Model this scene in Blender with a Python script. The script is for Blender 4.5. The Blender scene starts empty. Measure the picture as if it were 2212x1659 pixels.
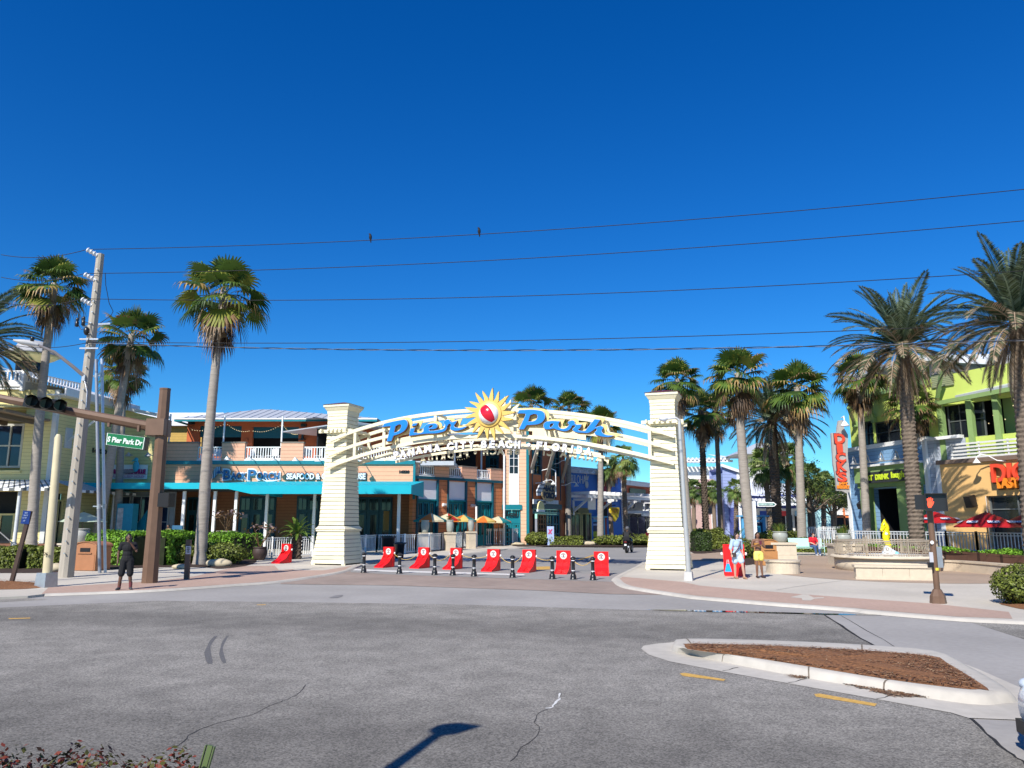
import bpy,bmesh,math,random
from math import radians,sin,cos,tan,pi,sqrt,atan2
from mathutils import Vector,Matrix,noise as mnoise
random.seed(7)
SC=bpy.context.scene
COL=SC.collection
F,CX,CY,PITCH,H,SL=1660.0,1106.0,829.5,radians(10.3),2.35,0.008
cam=bpy.data.cameras.new("camera");camo=bpy.data.objects.new("camera",cam);COL.objects.link(camo)
camo.location=(0,0,H);camo.rotation_euler=(radians(90)+PITCH,0,0)
cam.sensor_width=36;cam.lens=36*F/2212;cam.clip_start=0.1;cam.clip_end=4000
SC.camera=camo
SUN_EL=radians(41);SH=Vector((0.46,0.88,0)).normalized()
w=bpy.data.worlds.new("World");SC.world=w;w.use_nodes=True
nt=w.node_tree;nt.nodes.clear()
sky=nt.nodes.new("ShaderNodeTexSky");sky.sky_type='NISHITA';sky.sun_disc=False
sky.sun_elevation=SUN_EL;sky.sun_rotation=atan2(-SH.x,-SH.y)
sky.altitude=0;sky.air_density=1.0;sky.dust_density=0.0;sky.ozone_density=8.0
hsv=nt.nodes.new("ShaderNodeHueSaturation");hsv.inputs['Saturation'].default_value=1.25;hsv.inputs['Hue'].default_value=0.515
bg=nt.nodes.new("ShaderNodeBackground");bg.inputs['Strength'].default_value=0.108
wo=nt.nodes.new("ShaderNodeOutputWorld")
tint=nt.nodes.new("ShaderNodeVectorMath");tint.operation='MULTIPLY';tint.inputs[1].default_value=(0.62,1.10,1.02)
nt.links.new(sky.outputs[0],hsv.inputs['Color']);nt.links.new(hsv.outputs[0],tint.inputs[0]);nt.links.new(tint.outputs[0],bg.inputs[0]);nt.links.new(bg.outputs[0],wo.inputs[0])
sl=bpy.data.lights.new("sun",'SUN');sl.energy=5.0;sl.angle=radians(0.5);sl.color=(1.0,0.95,0.87)
so=bpy.data.objects.new("sun",sl);COL.objects.link(so)
sd=Vector((SH.x*cos(SUN_EL),SH.y*cos(SUN_EL),-sin(SUN_EL)))
so.rotation_euler=sd.to_track_quat('-Z','Y').to_euler();so.location=(-20,-40,60)
SC.view_settings.view_transform='Standard';SC.view_settings.look='None'
SC.view_settings.exposure=0.35;SC.view_settings.gamma=1.0
K=0.737333
def zoom(x0,y0,s):return lambda x,y:((x0+x/s)*K,(y0+y/s)*K)
z1=zoom(0,650,3.016);z2=zoom(0,1150,2.765);z3=zoom(450,1150,3.016);z4=zoom(900,1100,2.765)
z5=zoom(1350,1100,2.765);z6=zoom(1850,1150,3.0167);z7=zoom(2400,1150,3.0167);z8=zoom(2350,650,2.765)
a4=zoom(2050,1500,4.9156);a5=zoom(2550,1500,4.74);a7=zoom(1450,1350,4.424);a8=zoom(1950,1350,4.0218)
b1=zoom(0,1500,4.9156);b2=zoom(700,1500,4.9156);b3=zoom(1150,1500,4.9156);b4=zoom(1550,1550,4.9156)
b6=zoom(1900,950,3.6867);c3=zoom(0,950,5.53);c5=zoom(0,1250,6.637);c7=zoom(1100,1140,6.32);c8=zoom(1480,1150,6.1444)
a1=zoom(1850,1750,1.9235);a2=zoom(0,1700,2.212);a3=zoom(900,1650,2.212);b5=zoom(500,650,3.318)
def ray(px,py):
 u=(px-CX)/F;v=(CY-py)/F
 return Vector((u,cos(PITCH)-v*sin(PITCH),sin(PITCH)+v*cos(PITCH)))
def gz(Y):return SL*Y
def G(p,dz=0.0):
 d=ray(*p);t=(dz-H)/(d.z-SL*d.y)
 return Vector((d.x*t,d.y*t,H+d.z*t))
def P(p,Y):
 d=ray(*p);t=Y/d.y
 return Vector((d.x*t,Y,H+d.z*t))
class Frame:
 def __init__(f,x,y,ang):
  f.o=Vector((x,y,0));a=radians(ang);f.ang=a
  f.t=Vector((cos(a),sin(a),0));f.n=Vector((sin(a),-cos(a),0))
 def w(f,s,d,z):return f.o+f.t*s+f.n*d+Vector((0,0,z))
 def at(f,p,d=0.0):
  r=ray(*p);c=Vector((0,0,H));t=((f.o+f.n*d)-c).dot(f.n)/r.dot(f.n)
  q=c+r*t
  return((q-f.o).dot(f.t),q.z)
 def rect(f,p0,p1,d=0.0):
  a=f.at(p0,d);b=f.at(p1,d)
  return min(a[0],b[0]),max(a[0],b[0]),min(a[1],b[1]),max(a[1],b[1])
 def gz(f,s,d=0.0):return gz(f.w(s,d,0).y)
def lin(c):
 if isinstance(c,str):
  c=[int(c[i:i+2],16)/255 for i in(0,2,4)]
  c=[x/12.92 if x<=0.04045 else((x+0.055)/1.055)**2.4 for x in c]
 return tuple(c)
def M(name,c,rough=0.6,var=0.10,scale=4.0,bump=0.0,metal=0.0,spec=0.35,emit=0.0,lines=None,trans=0.0,coat=0.0,big=0.0,stretch=None):
 c=lin(c);m=bpy.data.materials.new(name);m.use_nodes=True;t=m.node_tree;N=t.nodes;L=t.links
 b=N['Principled BSDF'];b.inputs['Roughness'].default_value=rough;b.inputs['Metallic'].default_value=metal
 b.inputs['Specular IOR Level'].default_value=spec
 if coat:b.inputs['Coat Weight'].default_value=coat;b.inputs['Coat Roughness'].default_value=0.08
 tc=N.new('ShaderNodeTexCoord');no=N.new('ShaderNodeTexNoise');no.inputs['Scale'].default_value=scale
 no.inputs['Detail'].default_value=6
 src=tc.outputs['Object']
 if stretch:
  mp=N.new('ShaderNodeMapping');mp.inputs['Scale'].default_value=stretch;L.new(src,mp.inputs[0]);L.new(mp.outputs[0],no.inputs['Vector'])
 else:L.new(src,no.inputs['Vector'])
 mx=N.new('ShaderNodeMix');mx.data_type='RGBA'
 mx.inputs[6].default_value=tuple(max(0,x*(1-var*1.6))for x in c)+(1,)
 mx.inputs[7].default_value=tuple(min(1,x*(1+var*1.6))for x in c)+(1,)
 L.new(no.outputs['Fac'],mx.inputs[0]);out=mx.outputs[2]
 if big:
  n2=N.new('ShaderNodeTexNoise');n2.inputs['Scale'].default_value=0.35;n2.inputs['Detail'].default_value=4;L.new(src,n2.inputs['Vector'])
  r2=N.new('ShaderNodeMapRange');r2.inputs['From Min'].default_value=0.3;r2.inputs['From Max'].default_value=0.7
  r2.inputs['To Min'].default_value=1-big;r2.inputs['To Max'].default_value=1+big*0.5;L.new(n2.outputs['Fac'],r2.inputs['Value'])
  ml=N.new('ShaderNodeVectorMath');ml.operation='SCALE';L.new(out,ml.inputs[0]);L.new(r2.outputs[0],ml.inputs['Scale']);out=ml.outputs[0]
 hgt=no.outputs['Fac']
 if lines:
  pitch,gr,ax=lines
  sp=N.new('ShaderNodeSeparateXYZ');L.new(src,sp.inputs[0])
  dv=N.new('ShaderNodeMath');dv.operation='DIVIDE';L.new(sp.outputs[ax],dv.inputs[0]);dv.inputs[1].default_value=pitch
  fr=N.new('ShaderNodeMath');fr.operation='FRACT';L.new(dv.outputs[0],fr.inputs[0])
  gt=N.new('ShaderNodeMath');gt.operation='GREATER_THAN';L.new(fr.outputs[0],gt.inputs[0]);gt.inputs[1].default_value=gr
  m2=N.new('ShaderNodeMix');m2.data_type='RGBA';m2.inputs[6].default_value=tuple(x*0.35 for x in c)+(1,)
  L.new(gt.outputs[0],m2.inputs[0]);L.new(out,m2.inputs[7]);out=m2.outputs[2];hgt=gt.outputs[0]
 L.new(out,b.inputs['Base Color'])
 if bump:
  bp=N.new('ShaderNodeBump');bp.inputs['Strength'].default_value=bump;bp.inputs['Distance'].default_value=0.03
  L.new(hgt,bp.inputs['Height']);L.new(bp.outputs[0],b.inputs['Normal'])
 if emit:L.new(out,b.inputs['Emission Color']);b.inputs['Emission Strength'].default_value=emit
 if trans:
  tr=N.new('ShaderNodeBsdfTranslucent');L.new(out,tr.inputs[0]);ms=N.new('ShaderNodeMixShader');ms.inputs[0].default_value=trans
  L.new(b.outputs[0],ms.inputs[1]);L.new(tr.outputs[0],ms.inputs[2]);L.new(ms.outputs[0],N['Material Output'].inputs[0])
 return m
def glass(name,c=(0.012,0.016,0.022)):
 m=M(name,c,rough=0.06,var=0.5,scale=0.7,spec=0.5);return m
class MB:
 def __init__(s,fr=None):s.v=[];s.f=[];s.m=[];s.fr=fr;s.sm=[]
 def add(s,vs,fs,mi=0,smooth=False):
  b=len(s.v)
  for v in vs:s.v.append(s.fr.w(*v)if s.fr else Vector(v))
  for f in fs:s.f.append([b+i for i in f]);s.m.append(mi);s.sm.append(smooth)
 def box(s,x0,x1,y0,y1,z0,z1,mi=0):
  s.add([(x0,y0,z0),(x1,y0,z0),(x1,y1,z0),(x0,y1,z0),(x0,y0,z1),(x1,y0,z1),(x1,y1,z1),(x0,y1,z1)],[(0,3,2,1),(4,5,6,7),(0,1,5,4),(1,2,6,5),(2,3,7,6),(3,0,4,7)],mi)
 def quad(s,a,b,c,d,mi=0):s.add([a,b,c,d],[(0,1,2,3)],mi)
 def bar(s,a,b,w,h=None,mi=0,up=(0,0,1)):
  a=Vector(a);b=Vector(b);h=w if h is None else h;t=(b-a).normalized();u=Vector(up)
  if abs(t.dot(u))>0.98:u=Vector((0,1,0))
  x=t.cross(u).normalized();y=x.cross(t).normalized();vs=[]
  for p in(a,b):
   for i,j in((-1,-1),(1,-1),(1,1),(-1,1)):vs.append(p+x*(i*w/2)+y*(j*h/2))
  s.add(vs,[(3,2,1,0),(4,5,6,7),(0,1,5,4),(1,2,6,5),(2,3,7,6),(3,0,4,7)],mi)
 def tube(s,pts,rad,n=8,mi=0,caps=True,smooth=True,sx=1.0):
  pts=[Vector(p)for p in pts];k=len(pts);rad=rad if isinstance(rad,(list,tuple))else[rad]*k
  vs=[];fs=[];px=None
  for i,p in enumerate(pts):
   t=(pts[min(i+1,k-1)]-pts[max(i-1,0)]).normalized()
   if px is None:
    u=Vector((0,0,1))if abs(t.z)<0.9 else Vector((0,1,0));px=t.cross(u).normalized()
   else:px=(px-t*px.dot(t)).normalized()
   py=t.cross(px)
   for j in range(n):
    a=2*pi*j/n;vs.append(p+(px*cos(a)*sx+py*sin(a))*rad[i])
  for i in range(k-1):
   for j in range(n):fs.append((i*n+j,i*n+(j+1)%n,(i+1)*n+(j+1)%n,(i+1)*n+j))
  s.add(vs,fs,mi,smooth)
  if caps:s.add(vs[:n],[tuple(range(n-1,-1,-1))],mi);s.add(vs[-n:],[tuple(range(n))],mi)
 def lathe(s,prof,n=16,c=(0,0,0),mi=0,smooth=True,phase=0.0,sx=1,sy=1):
  vs=[];fs=[];k=len(prof)
  for r,z in prof:
   for j in range(n):
    a=2*pi*j/n+phase;vs.append((c[0]+r*cos(a)*sx,c[1]+r*sin(a)*sy,c[2]+z))
  for i in range(k-1):
   for j in range(n):fs.append((i*n+j,i*n+(j+1)%n,(i+1)*n+(j+1)%n,(i+1)*n+j))
  fs.append(tuple(range(n-1,-1,-1)));fs.append(tuple(range((k-1)*n,k*n)))
  s.add(vs,fs,mi,smooth)
 def prism(s,poly,y0,y1,mi=0):
  n=len(poly);vs=[(x,y0,z)for x,z in poly]+[(x,y1,z)for x,z in poly]
  s.add(vs,[tuple(range(n)),tuple(range(2*n-1,n-1,-1))]+[(i,i+n,(i+1)%n+n,(i+1)%n)for i in range(n)],mi)
 def slab(s,poly,z0,z1,mi=0):
  n=len(poly);vs=[(x,y,z0)for x,y in poly]+[(x,y,z1)for x,y in poly]
  s.add(vs,[tuple(range(n-1,-1,-1)),tuple(range(n,2*n))]+[(i,(i+1)%n,(i+1)%n+n,i+n)for i in range(n)],mi)
 def ball(s,c,r,n=10,k=7,mi=0):
  r=r if isinstance(r,(list,tuple))else(r,r,r);vs=[];fs=[]
  for i in range(k+1):
   th=pi*i/k
   for j in range(n):
    a=2*pi*j/n;vs.append((c[0]+r[0]*sin(th)*cos(a),c[1]+r[1]*sin(th)*sin(a),c[2]-r[2]*cos(th)))
  for i in range(k):
   for j in range(n):fs.append((i*n+j,i*n+(j+1)%n,(i+1)*n+(j+1)%n,(i+1)*n+j))
  s.add(vs,fs,mi,True)
 def mesh(s,name,mats,off=None):
  me=bpy.data.meshes.new(name);o=off or Vector((0,0,0))
  me.from_pydata([tuple(v-o)for v in s.v],[],s.f)
  mats=mats if isinstance(mats,(list,tuple))else[mats]
  for m in mats:me.materials.append(m)
  if len(mats)>1:me.polygons.foreach_set('material_index',s.m)
  if any(s.sm):me.polygons.foreach_set('use_smooth',s.sm)
  me.update();return me
 def build(s,name,mats,parent=None,off=None):
  if parent is not None and s.fr is not None and off is None:off=root_loc(parent)
  o=bpy.data.objects.new(name,s.mesh(name,mats,off));COL.objects.link(o)
  if parent is not None:o.parent=parent
  return o
def root_loc(o):
 while o.parent:o=o.parent
 return Vector(o.location)
class WF:
 def w(s,x,y,z):return Vector((x,y,z))
WORLD=WF()
def tag(o,label,cat,group=None,kind=None):
 o['label']=label;o['category']=cat
 if group:o['group']=group
 if kind:o['kind']=kind
 return o
def thing(name,label,cat,loc=(0,0,0),rz=0.0,group=None):
 o=bpy.data.objects.new(name,None);COL.objects.link(o);o.location=loc;o.rotation_euler=(0,0,rz);o.empty_display_size=0.2
 return tag(o,label,cat,group)
def ground(name,mb,mat,label,cat=None):
 o=mb.build(name,mat);o['kind']='structure';o['label']=label;o['category']=cat or name.replace('_',' ');return o
KIDS={}
def copy_tree(o,parent=None):
 c=o.copy();COL.objects.link(c)
 if parent is not None:c.parent=parent
 for ch in list(o.children):copy_tree(ch,c)
 return c
def place(root,loc,rz,label,group=None):
 c=copy_tree(root);c.location=loc;c.rotation_euler=(0,0,rz);c['label']=label
 if group:c['group']=group
 return c
def text_mesh(txt,size,depth=0.02,bold=0.0,shear=0.0,name="lettering",spacing=1.0,fit=None,fith=None):
 cu=bpy.data.curves.new(name,'FONT');cu.body=txt;cu.size=size;cu.extrude=depth/2;cu.offset=bold;cu.shear=shear
 cu.align_x='CENTER';cu.align_y='CENTER';cu.resolution_u=3;cu.space_character=spacing
 o=bpy.data.objects.new(name,cu);COL.objects.link(o);dg=bpy.context.evaluated_depsgraph_get()
 me=bpy.data.meshes.new_from_object(o.evaluated_get(dg));bpy.data.objects.remove(o);bpy.data.curves.remove(cu)
 xs=[v.co.x for v in me.vertices];ys=[v.co.y for v in me.vertices]
 if xs:
  cx=(min(xs)+max(xs))/2;cy=(min(ys)+max(ys))/2;sx=fit/(max(xs)-min(xs))if fit else 1;sy=fith/(max(ys)-min(ys))if fith else(sx if fit else 1)
  for v in me.vertices:v.co.x=(v.co.x-cx)*sx;v.co.y=(v.co.y-cy)*sy
 me.name=name
 return me
def text_on(txt,fr,s,d,z,width,height,mat,parent,depth=0.04,bold=0.0,shear=0.0,name="lettering",spacing=1.0,tilt=0.0):
 me=text_mesh(txt,height,depth,bold,shear,name,spacing,fit=width,fith=height);me.materials.clear();me.materials.append(mat)
 o=bpy.data.objects.new(name,me);COL.objects.link(o);o.parent=parent
 p=fr.w(s,d,z)-root_loc(parent)
 if parent.parent is not None and parent.type=='EMPTY':pass
 o.location=p;o.rotation_euler=(radians(90),0,fr.ang)
 if tilt:o.rotation_euler=(Matrix.Rotation(fr.ang,4,'Z')@Matrix.Rotation(radians(90),4,'X')@Matrix.Rotation(tilt,4,'Z')).to_euler()
 return o
def text_local(txt,loc,rz,width,height,mat,parent,depth=0.02,bold=0.0,name="lettering",spacing=1.0):
 me=text_mesh(txt,height,depth,bold,0,name,spacing,fit=width,fith=height);me.materials.clear();me.materials.append(mat)
 o=bpy.data.objects.new(name,me);COL.objects.link(o);o.parent=parent;o.location=loc;o.rotation_euler=(radians(90),0,rz);return o
WHITE=M("white_paint",(0.80,0.80,0.78),rough=0.45,var=0.05)
CREAM=M("cream_paint",(0.80,0.74,0.52),rough=0.5,var=0.06,scale=2.0,big=0.06)
CREAMD=M("gap_between_boards",(0.10,0.09,0.06),rough=0.8)
TEAL=M("teal_paint",(0.006,0.19,0.23),rough=0.45,var=0.10)
TEALD=M("dark_teal_joinery",(0.008,0.085,0.12),rough=0.4,var=0.15)
AWN=M("turquoise_canvas",(0.004,0.40,0.50),rough=0.7,var=0.06,scale=1.5)
PEACH=M("peach_board_siding",(0.78,0.40,0.24),rough=0.6,var=0.06,lines=(0.3,0.07,2),bump=0.3)
ORANGE=M("orange_board_siding",(0.62,0.22,0.09),rough=0.6,var=0.08,lines=(0.3,0.09,2),bump=0.3)
STUCCO=M("orange_render",(0.50,0.12,0.04),rough=0.75,var=0.10,scale=1.5)
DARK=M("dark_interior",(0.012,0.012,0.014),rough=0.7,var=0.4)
GLASS=glass("dark_glass")
GLASSB=glass("blue_tinted_glass",(0.012,0.02,0.045))
BLACK=M("black_plastic",(0.012,0.012,0.013),rough=0.35,var=0.2,spec=0.5)
STEEL=M("galvanised_steel",(0.48,0.49,0.50),rough=0.4,var=0.12,metal=0.7,scale=8)
GREYM=M("grey_metal_roof",(0.50,0.52,0.54),rough=0.45,var=0.06,metal=0.2)
STONE=M("cast_stone",(0.60,0.51,0.38),rough=0.8,var=0.09,scale=6,bump=0.15,big=0.1)
POT=M("glazed_planter",(0.34,0.36,0.32),rough=0.45,var=0.12,scale=3)
BROWN=M("brown_coated_steel",(0.16,0.095,0.06),rough=0.45,var=0.16,scale=3,big=0.15)
RED=M("red_plastic",(0.78,0.012,0.014),rough=0.35,var=0.06,spec=0.4)
YELL=M("yellow_board_siding",(0.70,0.61,0.28),rough=0.6,var=0.06,lines=(0.24,0.06,2),bump=0.3)
YTRIM=M("pale_yellow_paint",(0.72,0.62,0.28),rough=0.6,var=0.06)
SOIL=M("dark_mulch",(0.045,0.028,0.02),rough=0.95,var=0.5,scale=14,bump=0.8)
LAMPW=M("white_enamel",(0.82,0.82,0.80),rough=0.3,var=0.04)
# ================================================================== the ground
PV=0.07
def GP(p):return G(p,PV)
def smooth_loop(pts,k=4,closed=True):
 out=[];n=len(pts)
 for i in range(n if closed else n-1):
  p0=pts[(i-1)%n]if closed or i>0 else pts[i];p1=pts[i];p2=pts[(i+1)%n]
  p3=pts[(i+2)%n]if closed or i+2<n else p2
  for j in range(k):
   t=j/k;out.append(0.5*((2*p1)+(p2-p0)*t+(2*p0-5*p1+4*p2-p3)*t*t+(3*p1-p0-3*p2+p3)*t**3))
 if not closed:out.append(pts[-1])
 return out
def asphalt_mat():
 m=bpy.data.materials.new("worn_asphalt");m.use_nodes=True;t=m.node_tree;N=t.nodes;L=t.links;b=N['Principled BSDF']
 b.inputs['Roughness'].default_value=0.85;b.inputs['Specular IOR Level'].default_value=0.25
 tc=N.new('ShaderNodeTexCoord');o=tc.outputs['Object']
 def noise(s,d=3):
  n=N.new('ShaderNodeTexNoise');n.inputs['Scale'].default_value=s;n.inputs['Detail'].default_value=d;L.new(o,n.inputs['Vector']);return n.outputs['Fac']
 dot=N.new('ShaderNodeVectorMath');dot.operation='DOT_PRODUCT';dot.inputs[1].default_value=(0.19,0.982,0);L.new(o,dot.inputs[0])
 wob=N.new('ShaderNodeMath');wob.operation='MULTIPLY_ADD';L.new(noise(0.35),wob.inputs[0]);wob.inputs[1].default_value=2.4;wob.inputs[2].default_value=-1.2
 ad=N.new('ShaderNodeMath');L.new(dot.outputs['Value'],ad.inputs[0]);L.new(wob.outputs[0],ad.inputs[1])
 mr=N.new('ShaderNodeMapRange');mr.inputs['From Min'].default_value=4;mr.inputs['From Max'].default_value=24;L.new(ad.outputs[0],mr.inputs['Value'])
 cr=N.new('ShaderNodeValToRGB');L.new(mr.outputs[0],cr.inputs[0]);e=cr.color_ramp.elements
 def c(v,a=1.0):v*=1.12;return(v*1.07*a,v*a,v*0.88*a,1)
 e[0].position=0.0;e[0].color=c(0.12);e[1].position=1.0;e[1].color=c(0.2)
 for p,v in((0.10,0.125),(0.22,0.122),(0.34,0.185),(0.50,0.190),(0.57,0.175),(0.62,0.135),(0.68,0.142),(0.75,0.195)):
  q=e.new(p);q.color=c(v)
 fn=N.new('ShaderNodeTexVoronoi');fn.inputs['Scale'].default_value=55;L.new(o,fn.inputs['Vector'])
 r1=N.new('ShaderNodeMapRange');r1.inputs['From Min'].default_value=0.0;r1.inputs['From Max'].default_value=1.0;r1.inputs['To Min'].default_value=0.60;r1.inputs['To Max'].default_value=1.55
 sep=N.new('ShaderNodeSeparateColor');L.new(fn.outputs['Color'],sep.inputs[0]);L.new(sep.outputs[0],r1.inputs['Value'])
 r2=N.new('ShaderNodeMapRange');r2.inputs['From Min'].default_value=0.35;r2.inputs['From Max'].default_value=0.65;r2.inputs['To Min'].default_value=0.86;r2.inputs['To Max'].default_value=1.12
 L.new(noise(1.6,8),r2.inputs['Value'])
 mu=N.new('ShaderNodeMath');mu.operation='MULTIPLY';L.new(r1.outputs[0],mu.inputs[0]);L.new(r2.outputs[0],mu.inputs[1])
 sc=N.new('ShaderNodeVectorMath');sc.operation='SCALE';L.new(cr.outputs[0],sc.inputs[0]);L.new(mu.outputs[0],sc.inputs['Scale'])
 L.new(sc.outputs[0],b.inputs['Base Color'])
 bp=N.new('ShaderNodeBump');bp.inputs['Strength'].default_value=0.5;bp.inputs['Distance'].default_value=0.012;L.new(sep.outputs[0],bp.inputs['Height']);L.new(bp.outputs[0],b.inputs['Normal'])
 return m
ASPH=asphalt_mat()
CONC=M("road_concrete",(0.325,0.308,0.286),rough=0.85,var=0.10,scale=9,big=0.14,stretch=(1,1,1))
STREET=M("street_asphalt_grey",(0.275,0.265,0.25),rough=0.85,var=0.10,scale=7,big=0.12)
WALK=M("pavement_concrete",(0.52,0.475,0.40),rough=0.85,var=0.07,scale=7,big=0.14)
KERB=M("kerb_concrete",(0.48,0.445,0.385),rough=0.8,var=0.12,scale=5,big=0.14)
PINK=M("pink_brick_paving",(0.43,0.30,0.235),rough=0.85,var=0.12,scale=9,big=0.12)
BAND=M("worn_brick_crossing",(0.30,0.235,0.195),rough=0.85,var=0.14,scale=3,big=0.2)
PAVER=M("tan_pavers",(0.37,0.275,0.20),rough=0.85,var=0.1,scale=8,big=0.1)
PAINTW=M("white_road_paint",(0.62,0.61,0.58),rough=0.7,var=0.2,scale=16)
PAINTY=M("worn_yellow_road_paint",(0.55,0.33,0.08),rough=0.75,var=0.35,scale=18)
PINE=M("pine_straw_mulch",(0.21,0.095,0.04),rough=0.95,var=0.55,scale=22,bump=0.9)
CRK=M("hairline_crack",(0.045,0.042,0.04),rough=0.9,var=0.6,scale=9)
TAR=M("dark_crack_filler",(0.02,0.02,0.02),rough=0.9,var=0.3)
def sheet(name,pts,dz,mat,label,base=0.0):
 mb=MB();vs=[]
 for p in pts:vs.append(G(p,base)if len(p)==2 else Vector((p[0],p[1],gz(p[1])+base)))
 vs=[v+Vector((0,0,dz))for v in vs]
 mb.add(vs,[tuple(range(len(vs)))]);o=ground(name,mb,mat,label)
 if o.data.polygons[0].normal.z<0:o.data.flip_normals()
 return o
def W3(x,y):return(x,y,0)
base=MB();base.add([Vector((x,y,gz(y)))for x,y in((-900,-300),(900,-300),(900,1500),(-900,1500))],[(0,1,2,3)])
ground("ground",base,CONC,"pale grey concrete ground and road gutter under the whole place")
def zz(fn,*pts):return[fn(*p)for p in pts]
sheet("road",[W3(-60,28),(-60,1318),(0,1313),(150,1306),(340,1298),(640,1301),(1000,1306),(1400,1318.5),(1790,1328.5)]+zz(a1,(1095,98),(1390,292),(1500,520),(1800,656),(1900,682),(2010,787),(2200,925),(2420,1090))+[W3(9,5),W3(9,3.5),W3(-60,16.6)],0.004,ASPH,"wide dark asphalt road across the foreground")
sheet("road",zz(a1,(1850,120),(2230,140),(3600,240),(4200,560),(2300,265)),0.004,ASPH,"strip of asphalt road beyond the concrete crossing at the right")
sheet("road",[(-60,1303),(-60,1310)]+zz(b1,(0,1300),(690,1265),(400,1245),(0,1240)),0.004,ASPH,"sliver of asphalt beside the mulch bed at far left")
SK_L=[(757,1229),(790,1217),(860,1208),(1000,1196),(1110,1184),(1220,1177.5),(1345,1172.5),(1415,1170.5)]
SK_R=[(1475,1285.5),(1371,1270),(1342,1262.5),(1329,1253),(1330,1245),(1377,1222),(1405,1205),(1450,1191),(1520,1182)]
sheet("side_road",SK_L+[(1500,1167),W3(60,110),W3(60,96)]+SK_R[::-1][:6]+[(1330,1257),(1143,1251),(848,1241),(757,1236)],0.005,STREET,"grey side street running away under the arch")
sheet("crosswalk",[(606,1262),(606,1255.5),(719,1238.5),(757,1232),(757,1236.5),(848,1241.5),(1143,1251.5),(1330,1257.5),(1345,1265),(1371,1272),(1475,1286),(1308,1283.5),(1180,1276.5),(848,1265)],0.009,BAND,"worn brown brick crossing band before the bollards")
sheet("road_marking",zz(b3,(-700,815),(0,845),(900,868),(1900,900),(1900,918),(900,890),(0,866),(-700,838)),0.012,PAINTW,"white stop line behind the bollards")
sheet("road_marking",zz(b3,(900,690),(1640,660),(1900,690),(1880,700),(1640,675),(900,705)),0.012,PAINTW,"thin white line on the side street behind the barriers")
for q,lb in(([(700,445),(930,372),(960,378),(740,450)],"far"),([(90,545),(300,540),(300,585),(90,590)],"near")):
 sheet("road_marking",zz(b4,*q),0.012,PAINTY,"faded yellow centre marking on the side street, "+lb+" patch")
for q,lb in(([(272,432),(300,428),(530,465),(520,474),(290,446)],"shorter yellow dash near the island's nose"),([(1030,548),(1060,545),(1385,603),(1370,617),(1040,563)],"longer yellow dash along the island's near side")):
 sheet("road_marking",zz(a1,*q),0.008,PAINTY,lb)
for q,lb in(([(55,248),(195,244),(197,249),(57,254)],"pale worn dash at the left end of the road"),([(1665,159),(1722,158),(1722,162),(1665,163)],"small worn dash near the gutter")):
 sheet("road_marking",zz(a2,*q),0.008,PAINTY,lb)
def strip(name,pts,wd,mat,label,dz=0.0075):
 mb=MB();v=[G(p)+Vector((0,0,dz))for p in pts];v=smooth_loop(v,3,False);vs=[];rnd=random.Random(len(pts))
 for i,p in enumerate(v):
  t=(v[min(i+1,len(v)-1)]-v[max(i-1,0)]).normalized();n=Vector((-t.y,t.x,0));k=wd*(0.6+0.8*rnd.random())/2
  if name=="road_crack":p=p+n*rnd.uniform(-0.02,0.02)
  vs+=[p+n*k,p-n*k]
 mb.add(vs,[(2*i,2*i+1,2*i+3,2*i+2)for i in range(len(v)-1)]);ground(name,mb,mat,label)
strip("road_crack",zz(a2,(1980,680),(1940,730),(1860,775),(1790,800),(1690,850),(1610,880),(1500,905),(1400,935),(1250,990),(1190,1050),(1080,1110)),0.011,CRK,"long jagged crack across the left of the road")
strip("road_crack",zz(a3,(1640,850),(1610,920),(1545,950),(1475,1010),(1500,1090),(1455,1150),(1370,1220),(1320,1290)),0.011,CRK,"jagged crack in the middle of the road")
strip("road_crack",zz(a3,(1645,845),(1628,885),(1600,925),(1550,945)),0.03,PAINTW,"pale filled end of the middle crack")
SKID=M("tyre_rubber_marks",(0.118,0.114,0.112),rough=0.9,var=0.45,scale=26)
strip("skid_mark",zz(a2,(1400,362),(1362,410),(1345,470),(1362,545)),0.085,SKID,"curved black tyre mark on the left of the road, outer arc")
strip("skid_mark",zz(a2,(1475,360),(1440,420),(1435,480),(1455,540)),0.06,SKID,"curved black tyre mark on the left of the road, inner arc")
sheet("road_patch",zz(b2,(1295,1240),(1380,1205),(1500,1195),(1490,1215),(1420,1240)),0.0085,M("stained_patch",(0.2,0.19,0.185),var=0.2),"dark oval stain on the pale gutter concrete")
WATER=M("puddle_water",(0.02,0.022,0.025),rough=0.02,var=0.2,spec=1.0)
sheet("puddle",zz(a1,(80,71),(330,73),(700,82),(1090,93),(1400,98),(1700,108),(1400,102),(1090,100),(850,93),(560,87),(330,81),(170,75)),0.011,WATER,"long thin puddle shining in the gutter")
strip("road_crack",zz(a1,(1090,100),(1180,160),(1290,230),(1390,290)),0.05,TAR,"dark seam between asphalt road and concrete crossing")
strip("road_crack",zz(a1,(1180,103),(1420,240),(1520,300)),0.02,TAR,"thin joint across the concrete crossing",0.003)
strip("road_crack",zz(a1,(1890,670),(2000,770),(2120,868),(2200,925),(2300,1000)),0.03,TAR,"dark seam along the near right edge of the asphalt")
for q,lb in(([(520,418),(600,398)],"short joint in the island gutter near its nose"),([(890,486),(985,462)],"second short joint in the island gutter"),([(1390,577),(1490,548)],"third short joint in the island gutter")):
 strip("road_crack",zz(a1,*q),0.02,TAR,lb,0.012)
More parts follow.
